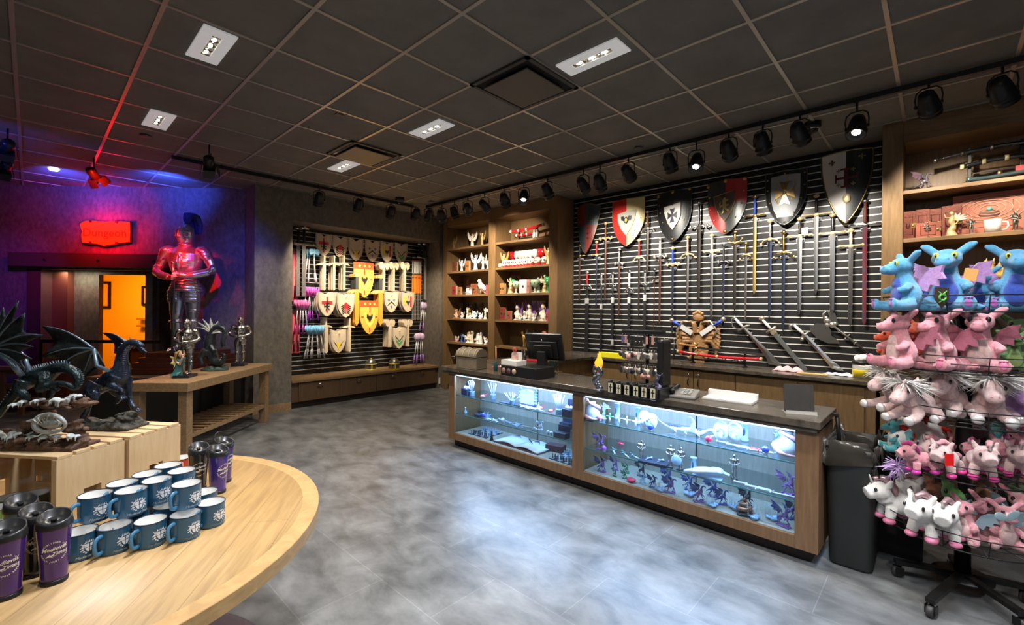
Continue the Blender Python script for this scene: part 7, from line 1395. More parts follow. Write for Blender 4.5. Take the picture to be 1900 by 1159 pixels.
# right bay
p=shp(530,s1,5.70); t=stand(p,0,.20,[.10,.19],'black stand carrying two red katanas on the top right shelf',None); 
t2=thing('katana','upper red katana on the top right shelf stand','sword',p+V((0,-.04,.205)),.0,'red katanas on the top right shelf'); katana(t2,V((-.36,0,-.02)),V((.36,0,.02)),mat('lacquer_red'),wht,.02,.022)
t2=thing('katana','lower short red katana on the top right shelf stand','sword',p+V((0,-.04,.115)),.0,'red katanas on the top right shelf'); katana(t2,V((-.22,0,-.01)),V((.24,0,.01)),mat('lacquer_red'),wht,.015,.020)
for i,x in enumerate((566,583)): t=thing('white_bottle',('left','right')[i]+' small white bottle in front of the red katana stand','bottle',shp(x,s1,5.60),0,'white bottles on the top right shelf'); g=G(); g.lathe([(0,0),(.028,0),(.028,.09),(.016,.11)],14); g.build('body',wht,t); g=G(); g.lathe([(.017,.11),(.017,.14),(0,.142)],12); g.build('cap',mat('cap_grey2',(.5,.5,.5),.4),t)
item('angel_figurine','angel','gold angel with raised wings at left of the wine glass shelf','figurine',shp(390,s2,5.62),H_(88),[paleg,goldR,paleg],0,sx=1.1)
item('skull_figurine','skull','small skull at the far left of the wine glass shelf','skull',shp(370,s2,5.6),H_(26),[ivory,dkr,dkr])
gl=[(424,redG,'leftmost'),(440,redG,'second'),(466,clearG,'third'),(486,clearG,'fourth'),(505,clearG,'fifth'),(522,clearG,'sixth'),(545,clearG,'seventh'),(572,clearG,'eighth'),(600,redG,'ninth'),(618,redG,'rightmost')]
for x,m_,nm in gl: item('wine_glass','wineglass','%s wine glass from the left, %s bowl, second right shelf'%(nm,'red' if m_ is redG else 'clear'),'wine glass',shp(x,s2,5.72),H_(86),[m_],0,'wine glasses on the second right shelf',sx=.95)
for i,x in enumerate((398,420,443,466,486,508,527,550,588,626)): item('skull_figurine','skull','%s white skull on red base from the left, before the wine glasses'%('first','second','third','fourth','fifth','sixth','seventh','eighth','ninth','tenth')[i],'skull',shp(x,s2,5.58),H_(40),[ivory,dkr,mat('lacquer_red')],random.uniform(-.3,.3),'skulls before the wine glasses')
item('angel_figurine','angel','gold figurine at the right end of the wine glass shelf','figurine',shp(648,s2,5.60),H_(96),[paleg,goldR,brownr],0)
book('orange leather box at the left of the third right shelf',shp(381,s3),.14,.07,H_(56),orbook,0,True,'keepsake_box','box')
item('green_lady','lady','cream and green lady statue left of the green goblet','figurine',shp(430,s3,5.62),H_(86),[paleg,greenr,greenr],0,sx=1.2)
item('goblet','goblet','pale green goblet left of the white boxed book','goblet',shp(463,s3,5.62),H_(62),[palegr,greenr],0)
book('white boxed book standing in the middle of the third right shelf',shp(508,s3,5.64),.165,.05,H_(70),wht,0,False); book('pink spined book leaning on the white boxed book',shp(538,s3,5.64),.06,.05,H_(70),mat('rose_spine',(.62,.28,.26),.5),0,False)
item('goblet','goblet','large pale green goblet right of the white boxed book','goblet',shp(573,s3,5.62),H_(66),[palegr,greenr],0,sx=1.15)
item('green_lady','lady','pale green lady figurine behind the large goblet','figurine',shp(592,s3,5.68),H_(84),[palegr,ivory,brownr],0)
item('green_lady','lady','tall cream and green lady statue at the right of third right shelf','figurine',shp(628,s3,5.62),H_(92),[paleg,greenr,greenr],0,sx=1.1)
item('goblet','goblet','bright green cup at the right end of the third right shelf','goblet',shp(648,s3,5.66),H_(76),[greenr,wht],0,sx=.9)
for i,x in enumerate((445,478)): book(('left','right')[i]+' dark red book at the back of the third right shelf',shp(x,s3,5.80),.10,.03,H_(98),brbook,0,False,group='dark books at the back')
book('red brown box at the left of the fourth right shelf',shp(388,s4,5.68),.16,.07,H_(66),mat('oxblood',(.26,.05,.04),.5,var=.2),0,True,'keepsake_box','box'); book('small red box beside the larger red brown box',shp(427,s4,5.66),.08,.06,H_(48),mat('rust_red',(.36,.09,.05),.5),0,False,'keepsake_box','box')
for i,(x,y,h,c,lab) in enumerate(((474,5.66,96,[ivory,violr,violr],'white fairy with violet wings, left one on the fourth right shelf'),(488,5.58,40,[wht,ivory,wht],'small cream fairy at the front left of fourth right shelf'),(514,5.58,54,[wht,ivory,ivory],'cream kneeling fairy in front of the silver plate'),(544,5.66,106,[ivory,violr,violr],'white fairy with violet wings before the silver plate'),(567,5.58,42,[wht,wht,wht],'tiny white fairy before the silver plate'),(622,5.64,102,[ivory,violr,brownr],'cream fairy with dark violet wings at right of the silver plate'))): item('fairy_figurine','fairy',lab,'figurine',shp(x,s4,y),H_(h),c,random.uniform(-.3,.3),None,sx=.8)
t=thing('silver_plate','large pale tray leaning at the back of the fourth right shelf','tray',shp(583,s4,5.76)); g=G(); g.prism([(-.17,0),(.17,0),(.16,.33),(-.13,.33)],-.006,.006,Matrix.Translation((0,0,0))@rotM(-.12,0,0)@Matrix(((1,0,0,0),(0,0,1,0),(0,1,0,0),(0,0,0,1)))); g.build('plate',mat('plate_pale',(.42,.40,.34),.35,metal=.3),t); g=G(); g.tube([(-.15,-.006,.02),(.15,-.006,.02),(.14,.03,.31),(-.115,.03,.31)],.005,6,closed=True); g.build('rim',mat('plate_rim',(.6,.56,.48),.3,metal=.5),t)
book('pink edged book against the right upright, fourth right shelf',shp(651,s4,5.66),.05,.06,H_(44),mat('rose_red'),0,False)
item('horse_statue','horse','dark horse and rider statue on the lowest right shelf','statue',shp(575,s5,5.68),H_(88),[dkr,dkr,dkr],.3); item('horse_statue','horse','bronze horse statue left of the dark rider, lowest right shelf','statue',shp(530,s5,5.66),H_(84),[goldR,dkr,goldR],.2,sx=.9)
item('lidded_stein','goblet','red stein with dark lid at the right of the lowest right shelf','stein',shp(640,s5,5.64),H_(88),[mat('rust_red'),ivory],0,sx=.8); item('lidded_stein','goblet','dark red stein behind, against the right upright of lowest shelf','stein',shp(652,s5,5.74),H_(100),[brbook,dkr],0,sx=.8)
# right bookcase
cB=lambda x: 1620+x*.4314
def rsh(px,z,y=5.62): d=ray(px,400); q=EYE+d*(y/d.y); return V((q.x,y,z))
def HR(u,px=1700): return u*.4314*((rsh(px,0)-EYE).dot(fw))/840
r1,r2,r3,r4=RSH
dgs=dup(D1,'small grey dragon statuette with purple wings on the top right bookcase shelf',rsh(1719,r1+.002,5.60)-V((.02,0,0)),rz=.3,s=.42)
recolor(dgs,{'body':mat('dragon_lilac_grey',(.22,.20,.27),.35,metal=.3,var=.5,vscale=30),'wing':mat('wing_purple',(.20,.12,.18),.4,var=.5,vscale=40),'rock_base':mat('rock_grey',(.14,.14,.16),.6,var=.5,vscale=40)})
dgs['category']='statue'
def shelf_sword(lab,a,b,z0,z1,m,y,fit,r=.018,curve=-.03,name='katana'):
    A=atY(a[0],a[1],y); B=atY(b[0],b[1],y); t=thing(name,lab,'sword',(A+B)/2); katana(t,A-(A+B)/2,B-(A+B)/2,m,fit,curve,r); return t
A=atY(1798,330,5.66); 
t=thing('sword_stand','tall black two post stand holding ornate katanas, right bookcase top shelf','sword stand',(1.0*atY(1850,300,5.66).x,5.66,r1))
xa=atY(1799,300,5.66).x-t.location.x; xb=atY(1896,280,5.66).x-t.location.x
for x in (xa,xb): G().box(x-.012,x+.012,-.03,.03,0,.34).build('post',black,t,bevel=.003)
for z in (.32,.22,.12): G().box(xa-.03,xb+.03,.012,.02,z-.01,z).build('crossbar',black,t)
shelf_sword('black lacquered katana on the top peg of the stand, right bookcase',(1735,298),(1960,258),0,0,mat('lacquer_black',(.012,.012,.012),.15,coat=.6),5.60,steel)
shelf_sword('black katana with cream dragon wrap on the middle peg, right bookcase',(1785,310),(1960,286),0,0,mat('lacquer_black'),5.60,mat('wrap_cream',(.62,.56,.34),.4),.019)
A=atY(1740,321,5.80); t=thing('wall_scabbard','long thin black scabbard lying at the back of the top right bookcase shelf','scabbard',(.0,5.80,r1)); t.location=(atY(1740,321,5.8).x,5.8,r1+.03); g=G(); g.tube([(0,0,0),(.5,0,.09),(1.0,0,.12)],.012,8); g.build('tube',black,t)
t=thing('curved_case','glossy dark curved case lying in front of the katana stand, right bookcase','case',(atY(1845,318,5.56).x,5.56,r1)); g=G(); g.tube(bez([(-.17,0,.04),(-.05,0,.035),(.1,0,.045),(.25,0,.055)],12),[.035,.03,.026,.03],12,sq=.6); g.build('case_body',mat('case_gloss',(.05,.09,.10),.08,coat=.8),t); g=G(); g.ell((.03,-.02,.06),(.018,.01,.018)); g.build('boss',gold,t); G().box(.12,.22,-.02,.03,.06,.10).build('red_lining',mat('lining_red',(.65,.02,.03),.4),t)
for i,(px,w_,h_,y,lab) in enumerate(((1685,.11,.27,5.64,'tall red brown leather journal at the left of the second shelf, right bookcase'),(1712,.10,.28,5.66,'red brown journal with gold clasp, second from left, right bookcase'),(1736,.09,.28,5.70,'dark red journal third from left, right bookcase'),(1765,.13,.29,5.68,'red brown journal behind the tall pale figurine, right bookcase'))): book(lab,rsh(px,r2,y),w_,.06,h_,leather,0,True,group='leather journals in the right bookcase')
book('wide low leather journal lying in front of the tall ones, right bookcase',rsh(1722,r2,5.56),.17,.05,.14,mat('leather_light',(.34,.09,.055),.5,var=.4,vscale=14))
p=rsh(1835,r2,5.70); t=book('huge red leather album with ring pattern and gem, right bookcase',p,.46,.06,.37,mat('album_leather',(.40,.13,.085),.5,var=.35,vscale=9)); g=G()
for r in (.05,.085,.12,.155,.185): g.tube([(r*1.15*cos(a),-.034,.23+r*.62*sin(a)) for a in [2*PI*i/40 for i in range(40)]],.003,5,closed=True)
g.build('ring_pattern',mat('ring_tan',(.55,.30,.22),.5),t); g=G(); g.ell((0,-.036,.23),(.016,.008,.016)); g.build('turquoise_gem',mat('turq_gem',(.10,.40,.38),.15),t)
for i,(px,lab,h_) in enumerate(((1721,'small silver knight figurine before the journals, right bookcase',.15),(1802,'small silver knight figurine left of the white mug, right bookcase',.15),(1884,'small silver knight figurine right of the white mug, right bookcase',.17))):
    src=[o for o in bpy.data.objects if o.name.startswith('knight_statuette') and o.parent is None][0]; dup(src,lab,rsh(px,r2,5.545),rz=.2+.1*i,s=h_/.63)
item('pale_figurine','lady','tall pale gold figurine standing before the dark journals, right bookcase','figurine',rsh(1766,r2,5.56),.23,[paleg,ivory,paleg],0,sx=1.2)
t=thing('glass_mug','clear glass mug standing before the big leather album','mug',rsh(1842,r2,5.52)); g=G(); g.lathe([(0,0),(.05,0),(.055,.11),(.050,.11),(.046,.01),(0,.01)],24); g.build('body',mat('mug_glass',(.75,.72,.72),.1,alpha=.6,coat=.5),t); g=G(); g.tube([(.052,0,.09),(.085,0,.085),(.09,0,.05),(.075,0,.025),(.052,0,.02)],.007,7); g.build('handle',mat('mug_glass'),t)
# lower shelves, mostly behind the plush toys
book('dark book box standing on the third shelf, right bookcase',rsh(1712,r3,5.72),.17,.05,.22,brbook); book('orange red book before the dark one on the third shelf, right bookcase',rsh(1716,r3,5.6),.15,.05,.13,mat('leather_light'))
item('golden_dragon','group','golden dragon figurine on the third shelf behind the blue plush dragons','figurine',rsh(1842,r3,5.6),.24,[goldR,paleg,goldR],0,sx=.9)
item('white_statuette','lady','small pale totem figurine under the golden dragon, right bookcase','figurine',rsh(1815,r3,5.56),.12,[ivory,wht,brownr],0)
for i,px in enumerate((1700,1716)): item('silver_owl','skull',('left','right')[i]+' small silver owl between the pink plush heads, fourth shelf','figurine',rsh(px,r4,5.58),.11,[silver,dkr,dsteel],0)
for i,(px,h) in enumerate(((1757,.24),(1865,.26))): item('dark_dragon_head','bird',('left','right')[i]+' dark claw shaped sculpture on the fourth shelf, right bookcase','sculpture',rsh(px,r4,5.62),h,[dkr,dsteel,dkr],.3*i)
book('red mottled box at the left of the fourth shelf, right bookcase',rsh(1690,r4,5.66),.13,.08,.18,leather,0,False,'keepsake_box','box')
lamp('SPOT',(.6,RAILY,3.05),(.35,5.6,2.0),0.01,WARM,.03,.8,60)
# ================================================================ goods inside the sales counter
def csh(px,py,z):  # point on a case shelf
    return atZ(px,py,z)
LZ=[.585,.378,.155]; RZ_=[.602,.362,.155]
def inside(p,z,y0=3.33,y1=3.66): return V((p.x,min(max(p.y,y0),y1),z+.001))
xtal=mat('crystal_white',(.42,.50,.62),.15,coat=.5); ice=mat('ice_blue',(.26,.42,.66),.2,metal=.2); cobalt=mat('cobalt',(.02,.05,.45),.15,coat=.6); amethyst=mat('amethyst',(.22,.13,.42),.3,metal=.3,var=.5,vscale=60); navyb=mat('navy_box',(.012,.02,.05),.5); shell=mat('egg_shell',(.55,.60,.66),.4); rose=mat('rose_resin',(.50,.30,.34),.35,var=.4,vscale=40); crim=mat('crimson_glass',(.55,.02,.08),.15,coat=.5); emer=mat('emerald_dragon',(.03,.22,.12),.3,var=.5,vscale=50)
def at(px,py,z): return inside(csh(px,py,z),z)
def fan_wands(lab,p,h,n,w_,box=True):
    t=thing('wand_holder',lab,'ornament',p); g=G(); g.lathe([(0,0),(.03,0),(.026,.045),(.03,.05),(0,.045)],14); g.build('cup',ice,t); R=random.Random(n)
    for i in range(n): u=(i/(n-1)-.5)*2; g=G(); b=(u*.01,R.uniform(-.01,.01),.03); e=(u*w_,R.uniform(-.03,.03),h*(1-.12*abs(u))); g.tube([b,e],.0028,6); g.ell(e,.006,None,8,5); g.build('stick',xtal,t)
def dragon_small(lab,p,s,m,wm,rz=0,group='little dragons in the sales counter'):
    o=dup(D1,lab,p,rz=rz,s=s,group=group); o['category']='figurine'; recolor(o,{'body':m,'wing':wm,'rock_base':m,'belly_plates':wm,'back_spikes':wm}); return o
def egg(lab,p,h,c,rz=0):
    t=thing('dragon_egg',lab,'ornament',p,rz,'dragon egg halves in the sales counter'); g=G(); g.ell((0,0,h*.5),(h*.38,h*.30,h*.5),None,20,14); g.build('shell',shell,t); g=G(); g.ell((0,-h*.20,h*.5),(h*.26,h*.13,h*.36)); g.build('hollow',mat('egg_hollow',(.55,.62,.72),.5),t); g=G(); g.tube([(h*.16*cos(a),-h*.31,h*.48+h*.22*sin(a)) for a in [-.5+i*.35 for i in range(15)]],[h*.05-.0015*h*i for i in range(15)],7); g.ell((-h*.10,-h*.33,h*.60),(h*.09,h*.05,h*.07)); g.build('curled_dragon',c,t)
def dagger(lab,p,L_,rz,m=None,hilt=None,name='dagger'):
    t=thing(name,lab,'dagger',p,rz); g=G(); g.add([V(q) for q in ((0,-.008,.006),(0,.008,.006),(L_*.6,.006,.006),(L_*.66,0,.006),(L_*.6,-.006,.006),(L_*.3,0,.010),(L_*.3,0,.002))],[(0,4,5),(4,3,5),(3,2,5),(2,1,5),(1,0,5),(4,0,6),(3,4,6),(2,3,6),(1,2,6),(0,1,6)],False); g.build('blade',m or chrome,t); g=G(); g.tube([(0,-.03,.008),(0,0,.010),(0,.03,.008)],[.005,.008,.005],7); g.tube([(0,0,.009),(-L_*.26,0,.009)],[.007,.006],8); g.ell((-L_*.28,0,.010),.010,None,8,5); g.build('hilt',hilt or pewter,t)
def box_open(lab,p,w_,d_,h_,fill,rz=0):
    t=thing('velvet_box',lab,'box',p,rz); G().box(-w_/2,w_/2,-d_/2,d_/2,0,h_).build('body',navyb,t,bevel=.002); G().box(-w_/2,w_/2,d_/2-.004,d_/2+.004,h_,h_*2.1,None).build('lid',navyb,t)
    if fill: g=G(); R=random.Random(3); [g.ell((R.uniform(-.4,.4)*w_,R.uniform(-.3,.3)*d_,h_+.01),(.014,.012,.018),None,6,4) for _ in range(9)]; g.build('contents',fill,t)
def ball(lab,p,r,m):
    t=thing('crystal_ball',lab,'ornament',p,0,'crystal balls in the sales counter'); g=G(); g.ell((0,0,r+.006),r,None,20,12); g.build('sphere',m,t); g=G(); g.lathe([(0,0),(r*.7,0),(r*.6,.012),(r*.4,.016)],14); g.build('stand',pewter,t)
# left case, upper shelf
box_open('open navy box of white crystals at the left of the upper shelf, left case',at(866,732,.585),.10,.08,.07,xtal)
fan_wands('first fan of crystal tipped sticks, beside the navy box',at(876,734,.585),.17,9,.06); fan_wands('fan of crystal tipped sticks second from left, left case',at(915,740,.585),.19,9,.075); fan_wands('low fan of sticks lying on blue card in the middle of left case',at(945,752,.585),.12,7,.09); fan_wands('fan of crystal tipped sticks near the right end, left case upper shelf',at(1036,769,.585),.19,11,.07)
for i,(px,py,lab,w_) in enumerate(((896,738,'red and white folded fan ornament, left one on the upper shelf',.09),(1003,760,'red striped ornament in the middle of the upper shelf',.07),(1021,766,'red striped ornament right of the middle on the upper shelf',.07))):
    t=thing('folded_fan',lab,'ornament',at(px,py,.585),0,'red fans in the left case'); g=G(); 
    for k in range(7): a=-.5+k*.17; g.box(0,w_,-.004,.004,0,.003,Matrix.Translation((-w_/2,0,.004+.002*k))@rotM(0,-.15-.03*k,a))
    g.build('ribs',crim,t); g=G(); g.ell((0,0,.02),(w_*.35,.02,.012)); g.build('white_tassel',xtal,t)
t=thing('blue_display_card','navy display card under the low fan of sticks','card',at(950,752,.585)+V((0,.05,0))); G().box(-.20,.20,-.06,.06,0,.006).build('card',navyb,t)
t=thing('crystal_book','large pale carved crystal book at the centre of the upper shelf, left case','ornament',at(970,752,.585)+V((0,.08,0))); g=G(); g.prism([(-.09,0),(-.09,.13),(-.01,.15),(0,.13),(.01,.15),(.09,.13),(.09,0)],-.02,.02,Matrix(((1,0,0,0),(0,0,1,0),(0,1,0,0),(0,0,0,1)))); g.build('block',xtal,t,bevel=.004); g=G(); [g.ell((s*.10,0,.02+.03*i),(.022,.02,.02),None,7,5) for s in (-1,1) for i in range(5)]; g.build('blue_edge',ice,t)
for i,(px,py,lab) in enumerate(((962,757,'left silver letter opener on the upper shelf, left case'),(972,760,'middle silver letter opener on the upper shelf, left case'),(981,763,'right silver letter opener on the upper shelf, left case'))): dagger(lab,at(px,py,.585),.18,-.3+.12*i,xtal,xtal,'letter_opener')
t=thing('crystal_bell','small crystal bell at the front of the upper shelf, left case','bell',at(982,765,.585)); g=G(); g.lathe([(0,0),(.026,0),(.022,.02),(.012,.04),(.004,.06),(0,.065)],14); g.build('bell',xtal,t); g=G(); g.ell((0,0,.07),.006); g.build('knob',ice,t)
box_open('dark box with white crystals at the right end of the upper shelf, left case',at(1054,773,.585)+V((0,.0,0)),.09,.09,.07,xtal)
# left case, lower shelf
box_open('open navy box on the lower shelf of the left case',at(880,775,.378),.08,.06,.03,None)
for i,(px,py) in enumerate(((893,776),(901,778),(908,777),(897,773),(905,773))): dragon_small('small blue dragon %s of the cluster by the open navy box'%('leftmost','in the middle','rightmost','at the back left','at the back right')[i],at(px,py,.378),.13,ice,ice,random.uniform(-1,1))
t=thing('perfume_bottle','tiny clear bottle at the far left of the lower shelf, left case','bottle',at(851,770,.378)); g=G(); g.lathe([(0,0),(.016,0),(.018,.02),(.006,.045),(.006,.06),(0,.06)],14); g.build('glass_body',ice,t); g=G(); g.ell((0,0,.066),.008); g.build('stopper',xtal,t)
ball('blue crystal ball at the left of the lower shelf, left case',at(882,779,.378),.026,cobalt); ball('pale crystal ball in the middle of the lower shelf, left case',at(924,787,.378),.024,xtal)
for i,(px,py,L_) in enumerate(((936,782,.34),(950,786,.36),(966,789,.34),(955,793,.22))): dagger('long dark steel sword on the lower shelf, %s of four'%('rearmost','second','third','nearest')[i],at(px,py,.378),L_,-.12+.04*i,dsteel,ice,'short_sword')
for i,(px,py,lab) in enumerate(((893,782,'small silver hairpin left of the pale ball'),(905,784,'small silver hairpin beside the pale ball'))): dagger(lab,at(px,py,.378),.10,-.2,xtal,xtal,'hairpin')
dragon_small('white dragon figurine with raised wings on the lower shelf, left case',at(1003,797,.378),.22,xtal,xtal,.4,None)
t=thing('horn_ornament','pale curled horn beside the white dragon, left case','ornament',at(989,800,.378)); g=G(); g.tube(bez([(.03,0,.02),(.0,0,.03),(-.02,0,.02),(-.015,0,.006),(.01,-.01,.006)],14),[.008,.009,.008,.005,.002],8); g.build('horn',xtal,t); G().box(-.02,.02,-.01,.01,0,.003).build('base',navyb,t)
for i,(px,py) in enumerate(((1012,807),(1020,808))): ball('small clear ball, %s of the pair near the dark casket'%('left','right')[i],at(px,py,.378),.016,xtal)
box_open('dark carved casket at the right end of the lower shelf, left case',at(1042,812,.378),.13,.08,.05,None)
box_open('second dark casket standing open behind the carved one, left case',at(1050,795,.378),.12,.06,.06,None)
# chess sets, big open book
def chess(lab,p,w_,rz,n=6):
    t=thing('chess_set',lab,'chess set',p,rz); g=G(); k=n; 
    for i in range(k):
        for j in range(k): g.m=(i+j)%2; x=-w_/2+w_/k*i; y=-w_/2+w_/k*j; g.box(x,x+w_/k,y,y+w_/k,.004,.008)
    g.build('board_squares',[xtal,navyb],t); G().box(-w_/2-.01,w_/2+.01,-w_/2-.01,w_/2+.01,0,.004).build('board',navyb,t)
    for i in range(8):
        for (y,m_) in ((-w_/2+w_*.09,dsteel),(-w_/2+w_*.24,dsteel),(w_/2-w_*.24,ice),(w_/2-w_*.09,ice)):
            x=-w_/2+w_/8*(i+.5); g=G(); h=.045 if abs(y)>w_*.3 else .034; g.lathe([(0,.008),(.010,.008),(.008,.014),(.004,.02),(.004,h-.012),(.007,h-.008),(.004,h),(0,h+.004)],8,(x,y,0)); g.build('chess_piece',m_,t)
chess('chess set with blue pieces at the left on the floor of the left case',V((-3.68,3.50,.156)),.26,.05); chess('chess set at the right on the floor of the left case',V((-2.50,3.46,.156)),.26,-.05)
t=thing('guest_book','huge open white book with feather pen on the floor of the left case','book',V((-3.08,3.47,.156)),-.02)
for s in (-1,1):
    grid=[[V((s*.30*u,-.13+.26*v,.012+.03*sin(PI*min(1,u*1.1))*(1-u*.5))) for v in (0,.5,1)] for u in [i/10 for i in range(11)]]; g=G(); g.sheet(grid if s>0 else grid[::-1],.012); g.build('page_block',mat('page_white',(.62,.66,.72),.6),t)
G().box(-.31,.31,-.14,.14,0,.008).build('cover',mat('cover_plum',(.08,.03,.05),.5),t); g=G(); g.tube([(.02,.06,.055),(.14,-.02,.05)],[.008,.002],6); g.build('feather_pen',navyb,t); g=G(); [g.tube([(s*.1,y,.048),(s*.14,y+.03,.052),(s*.18,y-.01,.046)],[.004,.008,.002],6) for s,y in ((-1,.06),(1,.05))]; g.build('purple_flourish',amethyst,t)
t=thing('small_statuette','dark little statuette between the left chess set and the open book','figurine',V((-3.44,3.36,.156))); g=G(); g.tube([(0,0,0),(0,0,.05),(0,0,.075)],[.018,.012,.009],8); g.ell((0,0,.085),.010); g.build('body',navyb,t); G().box(-.02,.02,-.015,.015,0,.005).build('base',navyb,t)
t=thing('plum_box','plum coloured box right of the open book, left case floor','box',V((-2.74,3.56,.156)),.2); G().box(-.09,.09,-.05,.05,0,.05).build('body',mat('cover_plum'),t,bevel=.003); G().box(-.092,.092,-.052,.052,.05,.062).build('lid',mat('cover_plum'),t,bevel=.003)
# right case, upper shelf
def vase(lab,p,s,rz):
    t=thing('dragon_vase',lab,'vase',p,rz); g=G(); g.lathe([(0,0),(.045*s,0),(.07*s,.03*s),(.075*s,.07*s),(.05*s,.12*s),(.03*s,.15*s),(.035*s,.17*s)],20); g.build('jar',mat('jar_blue_grey',(.35,.42,.55),.3),t); g=G(); g.tube(bez([(.09*s,0,.01*s),(.0,-.085*s,.03*s),(-.09*s,0,.06*s),(0,.08*s,.09*s),(.07*s,0,.12*s),(.0,-.05*s,.16*s),(-.04*s,-.04*s,.19*s)],30),[.008*s,.016*s,.02*s,.02*s,.018*s,.014*s,.012*s],8); g.ell((-.045*s,-.045*s,.195*s),(.022*s,.018*s,.015*s)); g.build('coiled_dragon',rose,t)
vase('rose dragon coiled round a jar at the left end of the right case',at(1098,778,.602),.90,.3); ball('pink crystal ball beside the dragon jar, right case',at(1109,782,.602),.026,mat('pink_glow_ball',(.70,.25,.45),.12,coat=.6))
item('lady_figurine','lady','pale blue lady figurine on the upper shelf, right case','figurine',at(1120,777,.602),.15,[ice,xtal,ice],0)
for i,(px,py,lab) in enumerate(((1145,777,'first blue glass cylinder from left, upper shelf of right case'),(1183,786,'second blue glass cylinder from left, upper shelf of right case'),(1382,818,'blue glass cylinder right of the two eggs, upper shelf'))):
    t=thing('glass_cylinder',lab,'ornament',at(px,py,.602),0,'engraved glass cylinders'); g=G(); g.lathe([(0,0),(.026,0),(.026,.012),(.022,.014),(.022,.12),(.026,.125),(.026,.135),(0,.137)],18); g.build('cylinder',mat('cyl_blue',(.25,.42,.62),.12,coat=.4),t); g=G(); g.ell((0,-.021,.07),(.009,.004,.03)); g.build('inner_figure',mat('cyl_dark',(.05,.08,.16),.4),t)
for i,(px,py,m_) in enumerate(((1130,785,greenr),(1144,790,ice),(1158,793,xtal),(1173,797,paleg))):
    t=thing('standing_dagger','%s miniature dagger standing point down on the upper shelf'%('green hilted','blue hilted','clear hilted','gold hilted')[i],'dagger',at(px,py,.602),0,'miniature standing daggers'); g=G(); g.tube([(0,0,.05),(0,0,.002)],[.010,.001],6); g.build('blade',xtal,t); g=G(); g.tube([(-.035,0,.056),(0,0,.052),(.035,0,.056)],[.004,.008,.004],6); g.tube([(0,0,.05),(0,0,.085)],[.005,.007],6); g.build('hilt',m_,t)
egg('egg with green dragon, left one beside the silver long dragon',at(1196,792,.602),.135,palegr); egg('egg with blue dragon before the green one, left of the long dragon',at(1208,796,.602),.13,ice); ball('deep blue ball before the two left eggs',at(1207,799,.602),.026,cobalt)
egg('egg with blue dragon right of the long dragon',at(1338,818,.602),.145,ice,.2); egg('egg with green dragon, rightmost egg',at(1363,820,.602),.145,palegr,.1)
t=thing('long_dragon','long silver serpent dragon with rising neck in the middle of the upper shelf','figurine',at(1270,803,.602)); g=G(); g.tube(bez([(-.24,0,.10),(-.19,0,.05),(-.10,0,.02),(0,-.02,.03),(.06,.01,.03),(.12,0,.02),(.20,0,.06),(.24,-.01,.03),(.20,-.02,.015)],36),[.004,.007,.014,.02,.022,.018,.012,.011,.008],8); g.tube(bez([(.06,0,.04),(.07,0,.09),(.05,0,.12),(.02,-.01,.125)],12),[.018,.013,.011,.006],8); [g.tube([(x,0,.02),(x+.02,-.03,.01),(x+.03,-.03,.002)],[.01,.007,.004],6) for x in (-.08,.0,.10)]; g.build('body',xtal,t,fuse=.003,fsmooth=0); g=G(); [g.tube([(-.12+.022*i,0,.03),(-.125+.022*i,0,.055)],[.006,.001],5) for i in range(12)]; g.build('blue_scales',mat('scale_blue',(.08,.13,.50),.25,metal=.4),t)
ball('red topped crystal ball below the long dragon',at(1311,824,.602),.024,crim); ball('blue crystal ball on the right of upper shelf, by the dragon jar',at(1420,842,.602),.024,cobalt)
for i,(px,py,L_,lab) in enumerate(((1350,824,.24,'rearmost silver dagger right of the red ball'),(1372,830,.24,'second silver dagger right of the red ball'),(1388,834,.24,'third silver dagger right of the red ball'),(1408,836,.16,'red gripped dagger near the right dragon jar'))): dagger(lab,at(px,py,.602),L_,.12,xtal,crim if i==3 else ice)
vase('rose dragon coiled round a jar at the right end of the right case',at(1462,845,.602),.95,-.3); item('lady_figurine','lady','small pale figurine behind the right dragon jar','figurine',at(1440,828,.602),.12,[ice,xtal,ice],0)
# right case, lower shelf
dragon_small('purple dragon figurine on a ball at the left of the lower shelf, right case',at(1108,836,.362),.32,amethyst,amethyst,.2,None); ball('violet crystal ball under the purple dragon',at(1113,838,.362)+V((.02,-.03,0)),.022,mat('violet_glass',(.25,.08,.5),.12,coat=.6))
for i,(px,py) in enumerate(((1138,836),(1158,842),(1175,846))): dagger('dark winged dagger, %s on the lower shelf, right case'%('left','middle','right')[i],at(px,py,.362),.16,-.9+.2*i,xtal,mat('wing_teal',(.10,.20,.24),.3,metal=.6))
t=thing('gem_dish','red oval dish behind the winged daggers, right case','dish',at(1145,828,.362)+V((0,.06,0))); g=G(); g.ell((0,0,.012),(.035,.02,.010)); g.build('dish',crim,t); g=G(); g.ell((0,0,.02),(.02,.012,.006)); g.build('lid',crim,t)
kn=[o for o in bpy.data.objects if o.name.startswith('knight_statuette') and o.parent is None][0]
dup(kn,'silver archer knight figurine on the lower shelf, right case',at(1183,856,.362),rz=.6,s=.25); dup(kn,'silver standing knight near the middle right of the lower shelf, right case',at(1362,887,.362),rz=.4,s=.27)
t=thing('dagger_case','open black case with two silver daggers on the lower shelf, right case','case',at(1213,860,.362),.15); G().box(-.11,.11,-.07,.07,0,.02).build('tray',navyb,t,bevel=.003)
for k,x in enumerate((-.05,.04)): g=G(); g.add([V((x+a,b,c)) for a,b,c in ((-.008,.02,.026),(.008,.02,.026),(-.02,-.06,.024),(0,.0,.032))],[(0,1,3),(1,2,3),(2,0,3),(0,2,1)],False); g.tube([(x-.02,.02,.026),(x+.025,.03,.026)],.005,6); g.tube([(x,.02,.026),(x+.012,.055,.026)],.005,6); g.build('dagger_inlay',xtal,t)
